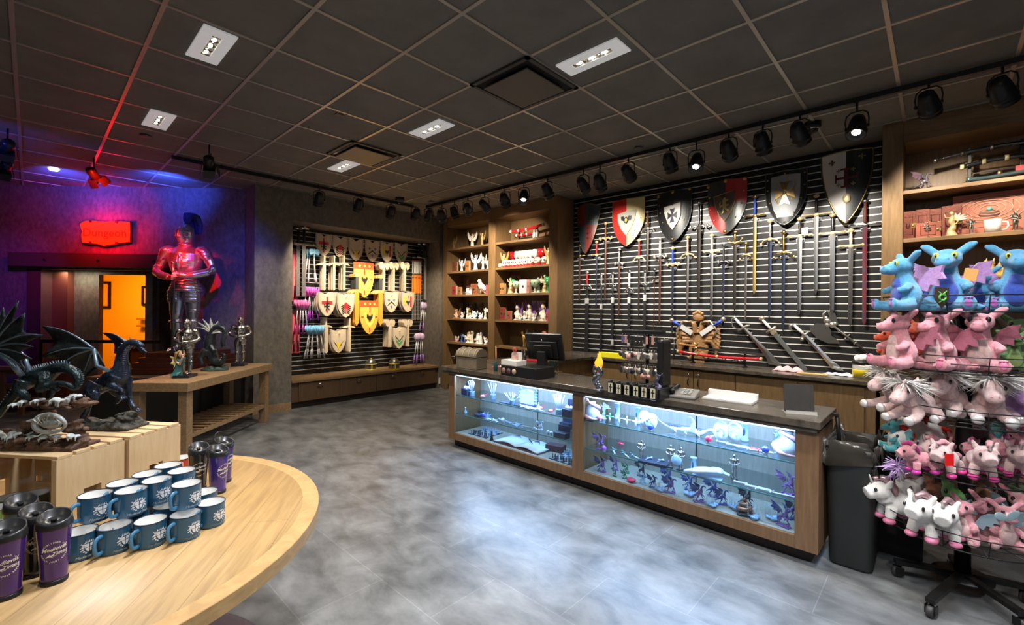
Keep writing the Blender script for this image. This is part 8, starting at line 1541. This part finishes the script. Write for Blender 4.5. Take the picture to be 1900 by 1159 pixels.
dup(kn,'pair of silver warriors, left figure beside the black dagger case',at(1242,868,.362),rz=.2,s=.27); dup(kn,'pair of silver warriors, right figure with shield',at(1262,872,.362),rz=-.2,s=.27)
t=thing('round_shield_ornament','miniature round silver shield leaning on the warrior pair','ornament',at(1254,872,.362)+V((0,-.03,0))); g=G(); g.lathe([(0,.010),(.03,.006),(.042,0),(0,0)],20,(0,0,.07),rotM(PI/2-.2,0,0)); g.build('disc',ice,t); g=G(); g.tube([(0,.02,.05),(0,.05,0)],.003,5); g.build('prop',ice,t)
t=thing('glass_cylinder','blue glass cylinder right of the silver warriors, lower shelf','ornament',at(1287,874,.362),0,'engraved glass cylinders'); g=G(); g.lathe([(0,0),(.024,0),(.024,.012),(.02,.014),(.02,.09),(.024,.095),(.024,.105),(0,.107)],18); g.build('cylinder',mat('cyl_blue'),t); g=G(); g.ell((0,-.019,.05),(.008,.004,.025)); g.build('inner_figure',mat('cyl_dark'),t)
t=thing('white_dragon_mask','large white sculpted wing lying flat on the lower shelf, right case','ornament',at(1310,886,.362),.1); g=G(); g.tube(bez([(-.16,-.03,.015),(-.05,0,.035),(.06,.02,.05),(.14,.03,.03)],16),[.012,.035,.045,.02],10,sq=.45); [g.tube(bez([(.1,.02,.05),(-.02,.02-.03*i,.05),(-.15,-.02*i,.02)],10),[.014,.012,.004],6) for i in range(4)]; g.build('wing_relief',xtal,t,fuse=.004,fsmooth=1); G().box(-.1,.1,-.04,.04,0,.006).build('base',ice,t)
for i,(px,py,L_,lab) in enumerate(((1385,900,.26,'silver bone handled dagger, rearmost of three at right, lower shelf'),(1402,908,.18,'short silver blade, middle of three at right, lower shelf'),(1430,914,.26,'silver bone handled dagger, nearest of three at right, lower shelf'))): dagger(lab,at(px,py,.362),L_,.10,xtal,xtal)
dragon_small('purple dragon figurine at the right end of the lower shelf, right case',at(1464,918,.362),.34,amethyst,amethyst,-.3,None)
# right case floor: many little dragons
cols=[(amethyst,'purple'),(mat('deep_blue_dragon',(.05,.07,.25),.3,metal=.4),'deep blue'),(emer,'green'),(mat('ink_dragon',(.03,.03,.06),.3,metal=.4),'ink black'),(ice,'pale blue')]
spots=[(-2.10,3.38,.30,0),(-2.04,3.50,.26,0),(-1.96,3.36,.16,2),(-1.93,3.50,.20,2),(-1.88,3.38,.16,2),(-1.80,3.52,.30,3),(-1.72,3.38,.20,4),(-1.62,3.36,.24,1),(-1.58,3.54,.30,1),(-1.48,3.36,.30,0),(-1.40,3.52,.28,1),(-1.26,3.35,.32,0),(-1.22,3.52,.32,1),(-1.12,3.42,.28,1),(-.98,3.50,.34,3),(-.72,3.36,.34,0),(-.70,3.52,.32,1)]
nm=['first','second','third','fourth','fifth','sixth','seventh','eighth','ninth','tenth','eleventh','twelfth','thirteenth','fourteenth','fifteenth','sixteenth','last']
for i,(x,y,s,c) in enumerate(spots): dragon_small('%s dragon, %s from the left on the floor of the right case'%(cols[c][1],nm[i]),(x,y,.156),s,cols[c][0],cols[(c+ (1 if c==0 else 0))%5][0],random.uniform(-.5,.9),'little dragons on the case floor')
t=thing('gem_dish','red dish among the green dragons on the case floor','dish',(-1.80,3.34,.156)); g=G(); g.ell((0,0,.02),(.04,.03,.018)); g.build('dish',crim,t); g=G(); g.lathe([(0,0),(.02,0),(.018,.008)],12); g.build('foot',crim,t)
def cluster(lab,p,s,c):
    t=thing('crystal_cluster',lab,'ornament',p,0,'pale crystal clusters on the case floor'); R=random.Random(int(p[0]*100)); g=G(); rocks(g,(0,0,.018),(.035,.025,.008),10,.014,3); g.build('rock',c,t,fuse=.004,fsmooth=0)
    for i in range(7): x,y=R.uniform(-.04,.04),R.uniform(-.02,.02); h=R.uniform(.06,.12); g=G(); g.tube([(x,y,.02),(x,y,h)],.0016,5); g.tube([(x-.012,y,h*.8),(x+.012,y,h*.8)],.0014,5); g.build('tiny_sword',xtal,t)
for i,x in enumerate((-1.56,-1.36,-1.17,-1.04,-.90,-.80)): cluster('pale rock stuck with tiny swords, %s from the left on the case floor'%('first','second','third','fourth','fifth','last')[i],(x,3.33 if i%2==0 else 3.40,.156),1,ice)
t=thing('spiral_shell','brown and black spiral dragon nest at the front right of the case floor','ornament',(-.95,3.34,.156)); g=G(); g.tube([( (.05-.0012*i)*cos(i*.5),(.04-.001*i)*sin(i*.5),.03+.0024*i) for i in range(38)],[.016-.0002*i for i in range(38)],7); g.build('coils',mat('coil_bronze',(.28,.14,.09),.35,metal=.4,var=.6,vscale=60),t); g=G(); rocks(g,(0,0,.016),(.05,.035,.008),14,.016,4); g.build('rock_base',mat('rock_navy',(.03,.04,.06),.5),t,fuse=.004,fsmooth=0)
# ================================================================ plush rack at the right
RC=V((.11,3.60,0)); TZ=[1.556,1.24,.966,.68,.343]; TR5=[.335,.335,.335,.335,.365]
wire=mat('black_wire',(.015,.015,.015),.35,metal=.5)
rack=thing('plush_rack','black five tier wire basket rack on casters, full of plush toys','display rack',RC)
G().lathe([(.035,.07),(.035,1.62),(0,1.63)],20).build('pole',wire,rack)
G().lathe([(0,.072),(.13,.072),(.13,.082),(0,.084)],28).build('hub_plate',wire,rack)
pts_c=[atZ(1728,1133,.03),atZ(1668,1060,.03),atZ(1893,1157,.03),atZ(1902,1108,.03),atZ(1768,1052,.03)]
for q in pts_c:
    d=V((q.x-RC.x,q.y-RC.y,0)); L_=d.length; u=d.normalized(); a=math.atan2(u.y,u.x); M=Matrix.Rotation(a,4,'Z')
    G().box(.03,L_+.02,-.02,.02,.075,.10,M).build('base_arm',wire,rack,bevel=.002)
    c=G(); c.tube([M@V((L_,0,.09)),M@V((L_,0,.055))],.008,8); c.box(L_-.018,L_+.022,-.022,-.017,.02,.062,M); c.box(L_-.018,L_+.022,.017,.022,.02,.062,M); cc=c.build('caster',wire,rack); g=G(); g.lathe([(0,-.014),(.028,-.014),(.031,-.006),(.031,.006),(.028,.014),(0,.014)],18,M@V((L_+.006,0,.031)),M@rotM(PI/2,0,0)); g.build('wheel',mat('wheel_rubber',(.03,.03,.03),.5),cc)
def ringp(r,z,n=48): return [(r*cos(2*PI*i/n),r*sin(2*PI*i/n),z) for i in range(n)]
for z,r in zip(TZ,TR5):
    g=G(); g.tube(ringp(r,z),.004,6,closed=True); g.tube(ringp(r+.012,z+.045),.0025,5,closed=True); g.tube(ringp(r+.022,z+.085),.003,5,closed=True)
    for k in (.33,.62): g.tube(ringp(r*k,z),.003,5,closed=True)
    for i in range(14): a=2*PI*i/14; g.tube([(r*cos(a),r*sin(a),z),((r+.022)*cos(a),(r+.022)*sin(a),z+.085)],.0028,5); g.tube([(.03*cos(a),.03*sin(a),z),(r*cos(a),r*sin(a),z)],.0028,5)
    g.build('wire_basket',wire,rack)
def fur(k,c,v=.35): return mat('plush_'+k,c,.9,var=v,vscale=26,bump=.5,bscale=260,sheen=.5)
pink=fur('pink',(.84,.34,.40)); pinkp=fur('pale_pink',(.86,.60,.58)); pinkh=fur('hot_pink',(.55,.02,.22)); blue=fur('sky_blue',(.10,.42,.72)); blued=fur('royal_blue',(.03,.09,.50)); lilac=fur('lilac',(.55,.30,.68)); whitef=fur('white',(.88,.86,.82),.12); greenf=fur('green',(.16,.36,.08)); lime=fur('lime',(.42,.60,.20)); orangef=fur('orange_red',(.85,.10,.02)); turq=fur('turquoise',(.06,.45,.50)); brownf=fur('brown',(.28,.09,.03)); darkf=fur('dark_maroon',(.06,.01,.02)); magenta=mat('magenta_satin',(.62,.02,.36),.25,sheen=.3); hoofp=mat('satin_pink',(.68,.20,.34),.3); hoofs=mat('satin_silver',(.70,.68,.66),.22,metal=.4); eyeb=mat('eye_black',(.012,.012,.012),.08,coat=1)
PP={}
def pl(kind):
    if kind in PP: return PP[kind]
    L=[]
    def add(nm,g,fuse=0,it=2):
        me=g.mesh(nm,white)
        if fuse: me=remesh(me,fuse,it,white)
        L.append((nm,me))
    if kind=='dragon':
        g=G(); g.ell((0,.02,.26),(.22,.20,.26)); g.tube([(0,.0,.38),(0,-.02,.55),(0,-.04,.68)],[.17,.125,.11],12); g.ell((0,-.06,.76),(.17,.16,.14)); g.tube([(0,-.14,.73),(0,-.28,.69)],[.115,.085],12); g.ell((0,-.30,.69),(.10,.07,.075))
        for s in (-1,1):
            g.tube([(s*.12,.0,.84),(s*.24,.03,.95),(s*.30,.04,.98)],[.055,.055,.02],8); g.ell((s*.05,-.34,.74),(.025,.02,.02)); g.tube([(s*.15,-.03,.42),(s*.24,-.14,.36),(s*.20,-.22,.34)],[.07,.055,.05],8); g.tube([(s*.14,-.02,.12),(s*.24,-.18,.09),(s*.26,-.28,.10)],[.12,.09,.085],10); g.ell((s*.26,-.31,.12),(.085,.05,.10))
        g.tube(bez([(0,.18,.12),(.1,.32,.08),(.24,.36,.07),(.36,.28,.08)],10),[.11,.08,.055,.02],8); add('body',g,.016)
        g=G(); g.ell((0,-.10,.27),(.15,.10,.20)); g.tube([(0,-.11,.42),(0,-.10,.55)],[.10,.07],10); add('belly',g,.02)
        for s in (-1,1):
            g=G(); W=[(0,0),(.10,.22),(.20,.30),(.34,.33),(.31,.22),(.36,.12),(.27,.11),(.27,.0),(.18,.03),(.14,-.08),(.05,-.05)]; g.prism(W,-.018,.018,Matrix(((s,0,0,s*.09),(.45,0,1,.13),(0,1,0,.40),(0,0,0,1)))); add('wing',g)
        g=G(); [g.tube([(0,.06+.0*z,z),(0,.12+.02,z+.03)],[.04,.008],6) for z in (.86,.76,.66,.56,.46)]; add('back_ridge',g)
        for s in (-1,1): g=G(); g.ell((s*.095,-.185,.80),(.034,.022,.045)); add('eye',g)
        for s in (-1,1): g=G(); g.ell((s*.098,-.203,.798),(.014,.012,.026)); add('pupil',g)
        g=G(); 
        for s in (-1,1): g.ell((s*.26,-.352,.12),(.045,.014,.055)); [g.ell((s*.26+q*.035,-.352,.195),(.016,.010,.016),None,8,5) for q in (-1,0,1)]
        add('paw_pad',g)
    elif kind=='unicorn':
        g=G(); g.ell((0,.12,.26),(.22,.32,.22)); g.tube([(0,-.08,.34),(0,-.18,.50)],[.17,.15],12); g.ell((0,-.22,.58),(.19,.19,.18)); g.tube([(0,-.30,.54),(0,-.46,.46)],[.14,.115],12); g.ell((0,-.48,.45),(.12,.08,.10))
        for s in (-1,1): g.tube([(s*.13,-.16,.70),(s*.18,-.14,.84)],[.06,.015],8); g.tube([(s*.12,-.08,.16),(s*.18,-.30,.09),(s*.19,-.46,.08)],[.10,.085,.075],10); g.tube([(s*.17,.25,.15),(s*.32,.12,.08),(s*.34,-.02,.07)],[.11,.085,.075],10)
        add('body',g,.018)
        g=G(); R=random.Random(4)
        for i in range(210): a=R.uniform(-1,1); b=R.uniform(0,1); p=V((a*.10,-.34+b*.38,.74-b*.22)); d=V((a*.30+R.uniform(-.12,.12),R.uniform(-.26,.12),R.uniform(-.06,.20))); g.tube([p,p+d*.5,p+d+V((0,0,-.07))],[.016,.012,.002],4)
        add('mane',g)
        g=G(); g.tube([(0,-.32,.72),(0,-.40,.92)],[.035,.004],8); add('horn',g)
        for s in (-1,1): g=G(); g.ell((s*.135,-.355,.60),(.022,.035,.040)); add('eye',g)
        g=G()
        for s in (-1,1): g.ell((s*.19,-.50,.08),(.085,.055,.082)); g.ell((s*.345,-.06,.07),(.082,.055,.078))
        add('hoof',g)
        g=G(); [g.ell((s*.045,-.555,.47),(.012,.010,.014)) for s in (-1,1)]; add('nostril',g)
    elif kind=='pony':   # small bean plush standing on soft legs, head up
        g=G(); g.ell((0,.12,.34),(.19,.27,.19)); g.ell((0,-.20,.56),(.20,.18,.18)); g.tube([(0,-.08,.40),(0,-.16,.52)],[.16,.15],10); g.tube([(0,-.30,.52),(0,-.42,.48)],[.13,.11],10)
        for s in (-1,1): g.tube([(s*.13,-.12,.68),(s*.19,-.10,.80)],[.06,.03],8); g.tube([(s*.11,-.06,.28),(s*.14,-.10,.10)],[.09,.08],10); g.tube([(s*.12,.26,.28),(s*.16,.30,.10)],[.09,.08],10)
        add('body',g,.02); g=G()
        for s in (-1,1): g.ell((s*.145,-.115,.055),(.09,.10,.06)); g.ell((s*.165,.30,.055),(.09,.10,.06))
        add('hoof',g); g=G(); g.tube(bez([(0,-.30,.76),(.05,-.16,.80),(.10,-.02,.66),(.08,.02,.50)],10),[.04,.06,.06,.03],8); g.tube(bez([(0,.38,.40),(.05,.50,.34),(.03,.52,.18)],8),[.04,.06,.02],8); add('mane',g)
        for s in (-1,1): g=G(); g.ell((s*.13,-.33,.60),(.025,.030,.042)); add('eye',g)
        g=G(); g.tube([(0,-.32,.70),(0,-.37,.84)],[.03,.004],7); add('horn',g)
    PP[kind]=L; return L
def rk(px,D,z): d=ray(px,600); q=EYE+d*(D/F); return V((q.x,q.y,z))
PLS={'dragon':('body','belly','wing','wing','back_ridge','eye','eye','paw_pad')}
def plush(kind,name,lab,px,D,z,s,face_off,cm,tilt=0,group=None,roll=0):
    s*={'dragon':1.0,'unicorn':1.08,'pony':1.2}[kind]
    t=thing(name,lab,'plush toy',rk(px,D,z),0,group,s=s); base=math.atan2(-t.location.x,t.location.y)  # face the aisle
    t.rotation_euler=(tilt,roll,base+math.radians(face_off))
    for nm,me in pl(kind):
        o=bpy.data.objects.new(nm,me); COL.objects.link(o); o.parent=t; setmat(o,cm.get(nm,eyeb if nm=='pupil' else cm['body']))
    return t
def tagcard(lab,p,w_,h_,m,rz,tilt=.3):
    t=thing('hang_tag',lab,'tag',p); t.rotation_euler=(0,tilt,rz); G().box(-w_/2,w_/2,-.001,.001,-h_/2,h_/2).build('card',m,t); g=G(); g.tube([(0,0,h_/2),(.01,0.01,h_/2+.03)],.001,4); g.build('string',white,t)
BL={'body':blue,'belly':blued,'wing':lilac,'back_ridge':lilac,'eye':mat('eye_yellow',(.55,.55,.06),.1,coat=1),'paw_pad':fur('violet_pad',(.45,.12,.50))}
z=TZ[0]
plush('dragon','plush_dragon','blue plush dragon with lilac wings, leftmost on the top basket, looking left',1680,2.50,z,.33,-62,BL,group='blue plush dragons')
plush('dragon','plush_dragon','blue plush dragon facing the camera with both horns up, middle of top basket',1757,2.52,z,.385,-8,BL,group='blue plush dragons')
plush('dragon','plush_dragon','blue plush dragon at the right photo edge of the top basket',1882,2.50,z,.385,10,BL,group='blue plush dragons')
plush('dragon','plush_dragon','blue plush dragon slumped low between the middle and right ones',1822,2.58,z-.01,.27,-30,BL,group='blue plush dragons')
plush('dragon','plush_dragon','blue plush dragon half hidden behind the middle one, top basket',1725,2.78,z,.30,-20,BL,group='blue plush dragons')
# small extra eyes: pupils
tagcard('orange paper tag on the wing of the middle blue dragon',rk(1800,2.44,z+.20),.06,.065,mat('tag_orange',(.85,.35,.10),.6),YAW-1.3,.2)
t=thing('shield_tag','dark shield shaped tag with green dragon scribble on the top basket','tag',rk(1747,2.28,z+.07)); t.rotation_euler.z=YAW; g=G(); g.prism([(-.035,.05),(.035,.05),(.035,-.01),(.0,-.055),(-.035,-.01)],-.002,.002,Matrix(((1,0,0,0),(0,0,1,0),(0,1,0,0),(0,0,0,1)))); g.build('card',mat('tag_dark',(.05,.035,.02),.5),t); g=G(); g.tube([(.016*cos(i*.7),-.004,.016*sin(i*.7)) for i in range(10)],.005,6); g.tube([(-.02,-.004,.03),(.0,-.004,.012),(.022,-.004,.034)],[.002,.006,.002],6); g.tube([(-.018,-.004,-.028),(.0,-.004,-.012),(.014,-.004,-.032)],[.002,.006,.002],6); g.build('green_dragon',mat('tag_green',(.10,.35,.08),.5),t)
z=TZ[1]
PK={'body':pink,'belly':pinkp,'wing':fur('dusk_pink',(.42,.10,.16)),'back_ridge':pinkh,'eye':eyeb,'paw_pad':hoofp}
RD={'body':orangef,'belly':orangef,'wing':fur('deep_red',(.55,.03,.01)),'back_ridge':orangef,'eye':eyeb,'paw_pad':orangef}
GR={'body':greenf,'belly':lime,'wing':fur('moss',(.07,.17,.04)),'back_ridge':lime,'eye':eyeb,'paw_pad':lime}
plush('dragon','plush_dragon','pink plush dragon, leftmost on the second basket, looking left',1672,2.52,z,.33,-55,PK,group='pink plush dragons')
plush('dragon','plush_dragon','pink plush dragon in the middle of the second basket, head turned left',1742,2.46,z,.335,-35,PK,group='pink plush dragons')
plush('dragon','plush_dragon','pink plush dragon facing the camera, right one on the second basket',1818,2.42,z,.345,-2,PK,group='pink plush dragons')
plush('dragon','plush_dragon','orange red plush dragon peeking out at the left end of the second basket',1655,2.70,z-.01,.24,-70,RD,group='red plush dragons')
plush('dragon','plush_dragon','orange red plush dragon between the left and middle pink dragons',1708,2.78,z,.28,-30,RD,group='red plush dragons')
plush('dragon','plush_dragon','green plush dragon right of the pink ones, second basket, front',1880,2.46,z,.22,15,GR,group='green plush dragons')
plush('dragon','plush_dragon','green plush dragon at the right edge of second basket, behind the front green one',1895,2.62,z,.31,-10,GR,group='green plush dragons')
z=TZ[2]
UN={'body':pinkp,'mane':whitef,'horn':hoofs,'eye':eyeb,'hoof':hoofs,'nostril':pink}
LU={'body':lilac,'mane':whitef,'horn':hoofs,'eye':eyeb,'hoof':mat('satin_lilac',(.40,.30,.60),.2,metal=.3),'nostril':lilac}
plush('unicorn','plush_unicorn','pale pink plush unicorn at the left end of the third basket, fluffy white mane',1667,2.62,z+.02,.28,-48,UN,group='pale pink plush unicorns')
plush('unicorn','plush_unicorn','pale pink plush unicorn drooping over the wire, second from the left',1700,2.50,z,.27,-30,UN,.12,group='pale pink plush unicorns')
plush('unicorn','plush_unicorn','pale pink plush unicorn in the middle of the third basket',1762,2.55,z+.02,.29,-18,UN,group='pale pink plush unicorns')
plush('unicorn','plush_unicorn','pale pink plush unicorn facing the camera, right of the middle on third basket',1836,2.46,z,.30,8,UN,group='pale pink plush unicorns')
plush('unicorn','plush_unicorn','lilac plush unicorn at the right edge of the third basket',1892,2.48,z,.26,10,LU,group='lilac plush unicorns')
z=TZ[3]
PN={'body':pink,'mane':pinkh,'horn':hoofs,'eye':eyeb,'hoof':magenta}; PN2={'body':pinkp,'mane':pink,'horn':hoofs,'eye':eyeb,'hoof':mat('satin_hot_pink',(.72,.06,.30),.25)}
WP={'body':whitef,'mane':red,'horn':gold,'eye':eyeb,'hoof':fur('cream_hoof',(.6,.5,.3))}; TQ={'body':turq,'mane':orangef,'horn':gold,'eye':eyeb,'hoof':whitef,'belly':whitef,'wing':turq,'back_ridge':orangef,'paw_pad':whitef}; MG={'body':darkf,'mane':magenta,'horn':magenta,'eye':eyeb,'hoof':magenta}
plush('dragon','plush_dragon','small turquoise plush dragon poking out left of the fourth basket',1664,2.62,z+.07,.19,-75,TQ,group=None)
plush('pony','plush_pony','white plush horse with red saddle cloth, left of the fourth basket',1690,2.60,z+.02,.20,-60,WP,group='white plush horses')
plush('pony','plush_pony','white plush horse higher and further back on the fourth basket',1712,2.78,z+.05,.24,-50,WP,group='white plush horses')
for i,(px,D,s,fo,lab,cm) in enumerate(((1706,2.44,.17,-60,'pink plush pony lying at the left of fourth basket, nose down',PN),(1738,2.50,.20,-35,'pink plush pony behind the red tag, fourth basket',PN2),(1757,2.40,.20,-20,'pink plush pony with red tag and magenta hooves, front of fourth basket',PN2),(1778,2.62,.19,10,'deep pink plush pony behind the two front ponies',PN),(1822,2.36,.215,18,'pink plush pony with hot pink hooves hanging over the wire',PN2),(1800,2.55,.18,0,'pink plush pony between the two front ponies',PN),(1862,2.50,.20,0,'pink plush pony right of centre behind the wire, fourth basket',PN),(1888,2.42,.20,12,'pink plush pony at the right edge of the fourth basket, front',PN2),(1893,2.62,.22,0,'deep pink plush pony at the right edge, further back',PN))):
    plush('pony','plush_pony',lab,px,D,z+(.0 if i%2 else .01),s,fo,cm,.1 if i in (0,2,4) else 0,group='pink plush ponies')
plush('pony','plush_pony','dark maroon plush pony at the back of the fourth basket',1815,2.78,z+.02,.25,0,MG); plush('pony','plush_pony','turquoise plush pony at the back right of the fourth basket',1868,2.80,z+.04,.25,20,{'body':turq,'mane':magenta,'horn':gold,'eye':eyeb,'hoof':magenta})
g=G(); t=thing('hang_tag','bright red square tag on the front pink pony, fourth basket','tag',rk(1764,2.26,z+.135)); t.rotation_euler.z=YAW; G().box(-.022,.022,-.001,.001,-.03,.03).build('card',mat('tag_red',(.80,.01,.01),.5),t); g=G(); g.tube([(0,0,.03),(.0,.02,.05)],.001,4); g.build('string',white,t)
R=random.Random(2); t=thing('feather_tuft','lilac fluffy feather tail hanging out of the fourth basket at left','plush toy',rk(1668,2.5,z+.02)); g=G()
for i in range(90): a=R.uniform(0,2*PI); r=R.uniform(.03,.085); g.tube([(0,0,0),(r*.5*cos(a),R.uniform(-.02,.02),r*.5*sin(a)),(r*cos(a)*1.2,R.uniform(-.03,.03),r*sin(a)-.01)],[.004,.003,.0006],4)
t.rotation_euler.z=YAW; g.build('tuft',mat('feather_lilac',(.55,.38,.68),.8),t); g=G(); g.tube([(0,0,0),(.08,.05,.02)],.006,6); g.build('tail',mat('feather_lilac'),t)
z=TZ[4]
WU={'body':whitef,'mane':mat('sequin_rose',(.50,.32,.34),.3,metal=.6),'horn':hoofs,'eye':eyeb,'hoof':hoofp}; PD={'body':pink,'belly':pinkp,'wing':mat('wing_silver_blue',(.35,.50,.58),.3,metal=.4),'back_ridge':mat('ridge_grey',(.25,.28,.32),.4),'eye':eyeb,'paw_pad':pinkp}
GF={'body':fur('frog_green',(.10,.34,.05)),'mane':brownf,'horn':brownf,'eye':eyeb,'hoof':orangef}; BR={'body':brownf,'mane':darkf,'horn':brownf,'eye':eyeb,'hoof':darkf}
for i,(kind,px,D,s,fo,cm,lab) in enumerate((('pony',1657,2.62,.26,-60,WU,'white plush unicorn at the far left of the bottom basket'),('pony',1700,2.68,.27,-30,WU,'white plush unicorn with sequin mane, back left of the bottom basket'),('pony',1720,2.42,.26,-25,WU,'white plush unicorn leaning on the wire, left front of bottom basket'),('pony',1757,2.38,.25,-5,WU,'white plush unicorn beside the pink dragons, bottom basket'),('dragon',1795,2.40,.235,-25,PD,'pink plush dragon left of centre on the bottom basket'),('dragon',1832,2.42,.245,-15,PD,'pink plush dragon right of centre on the bottom basket'),('dragon',1868,2.34,.24,20,PD,'pink plush dragon with silver blue wings, right front of the bottom basket'),('dragon',1896,2.44,.27,0,PD,'pink plush dragon at the right photo edge of the bottom basket'),('pony',1777,2.62,.27,0,GF,'green plush creature in the middle of the bottom basket'),('pony',1820,2.72,.27,10,BR,'brown plush creature at the back of the bottom basket'),('pony',1866,2.74,.28,0,{'body':darkf,'mane':brownf,'horn':brownf,'eye':eyeb,'hoof':brownf},'dark plush creature at the back right of the bottom basket'),('pony',1742,2.72,.25,-10,BR,'brown plush creature behind the white unicorns, bottom basket'),('pony',1892,2.66,.25,0,GF,'green plush creature at the back right photo edge, bottom basket'))):
    plush(kind,'plush_'+('dragon' if kind=='dragon' else 'pony'),lab,px,D,z,s,fo,cm,0)
t=thing('wing_tag','pale blue butterfly wing ornament on the right pink dragon, bottom basket','ornament',rk(1872,2.24,z+.20)); t.rotation_euler.z=YAW; g=G()
g.ell((-.03,0,0),(.035,.003,.020),rotM(0,.4,0)); g.ell((.03,0,.005),(.04,.003,.022),rotM(0,-.4,0)); g.build('wings',mat('foil_blue',(.45,.62,.70),.3,metal=.4),t); g=G(); g.tube([(0,0,-.015),(0,0,.02)],.003,5); g.build('body',hoofs,t)
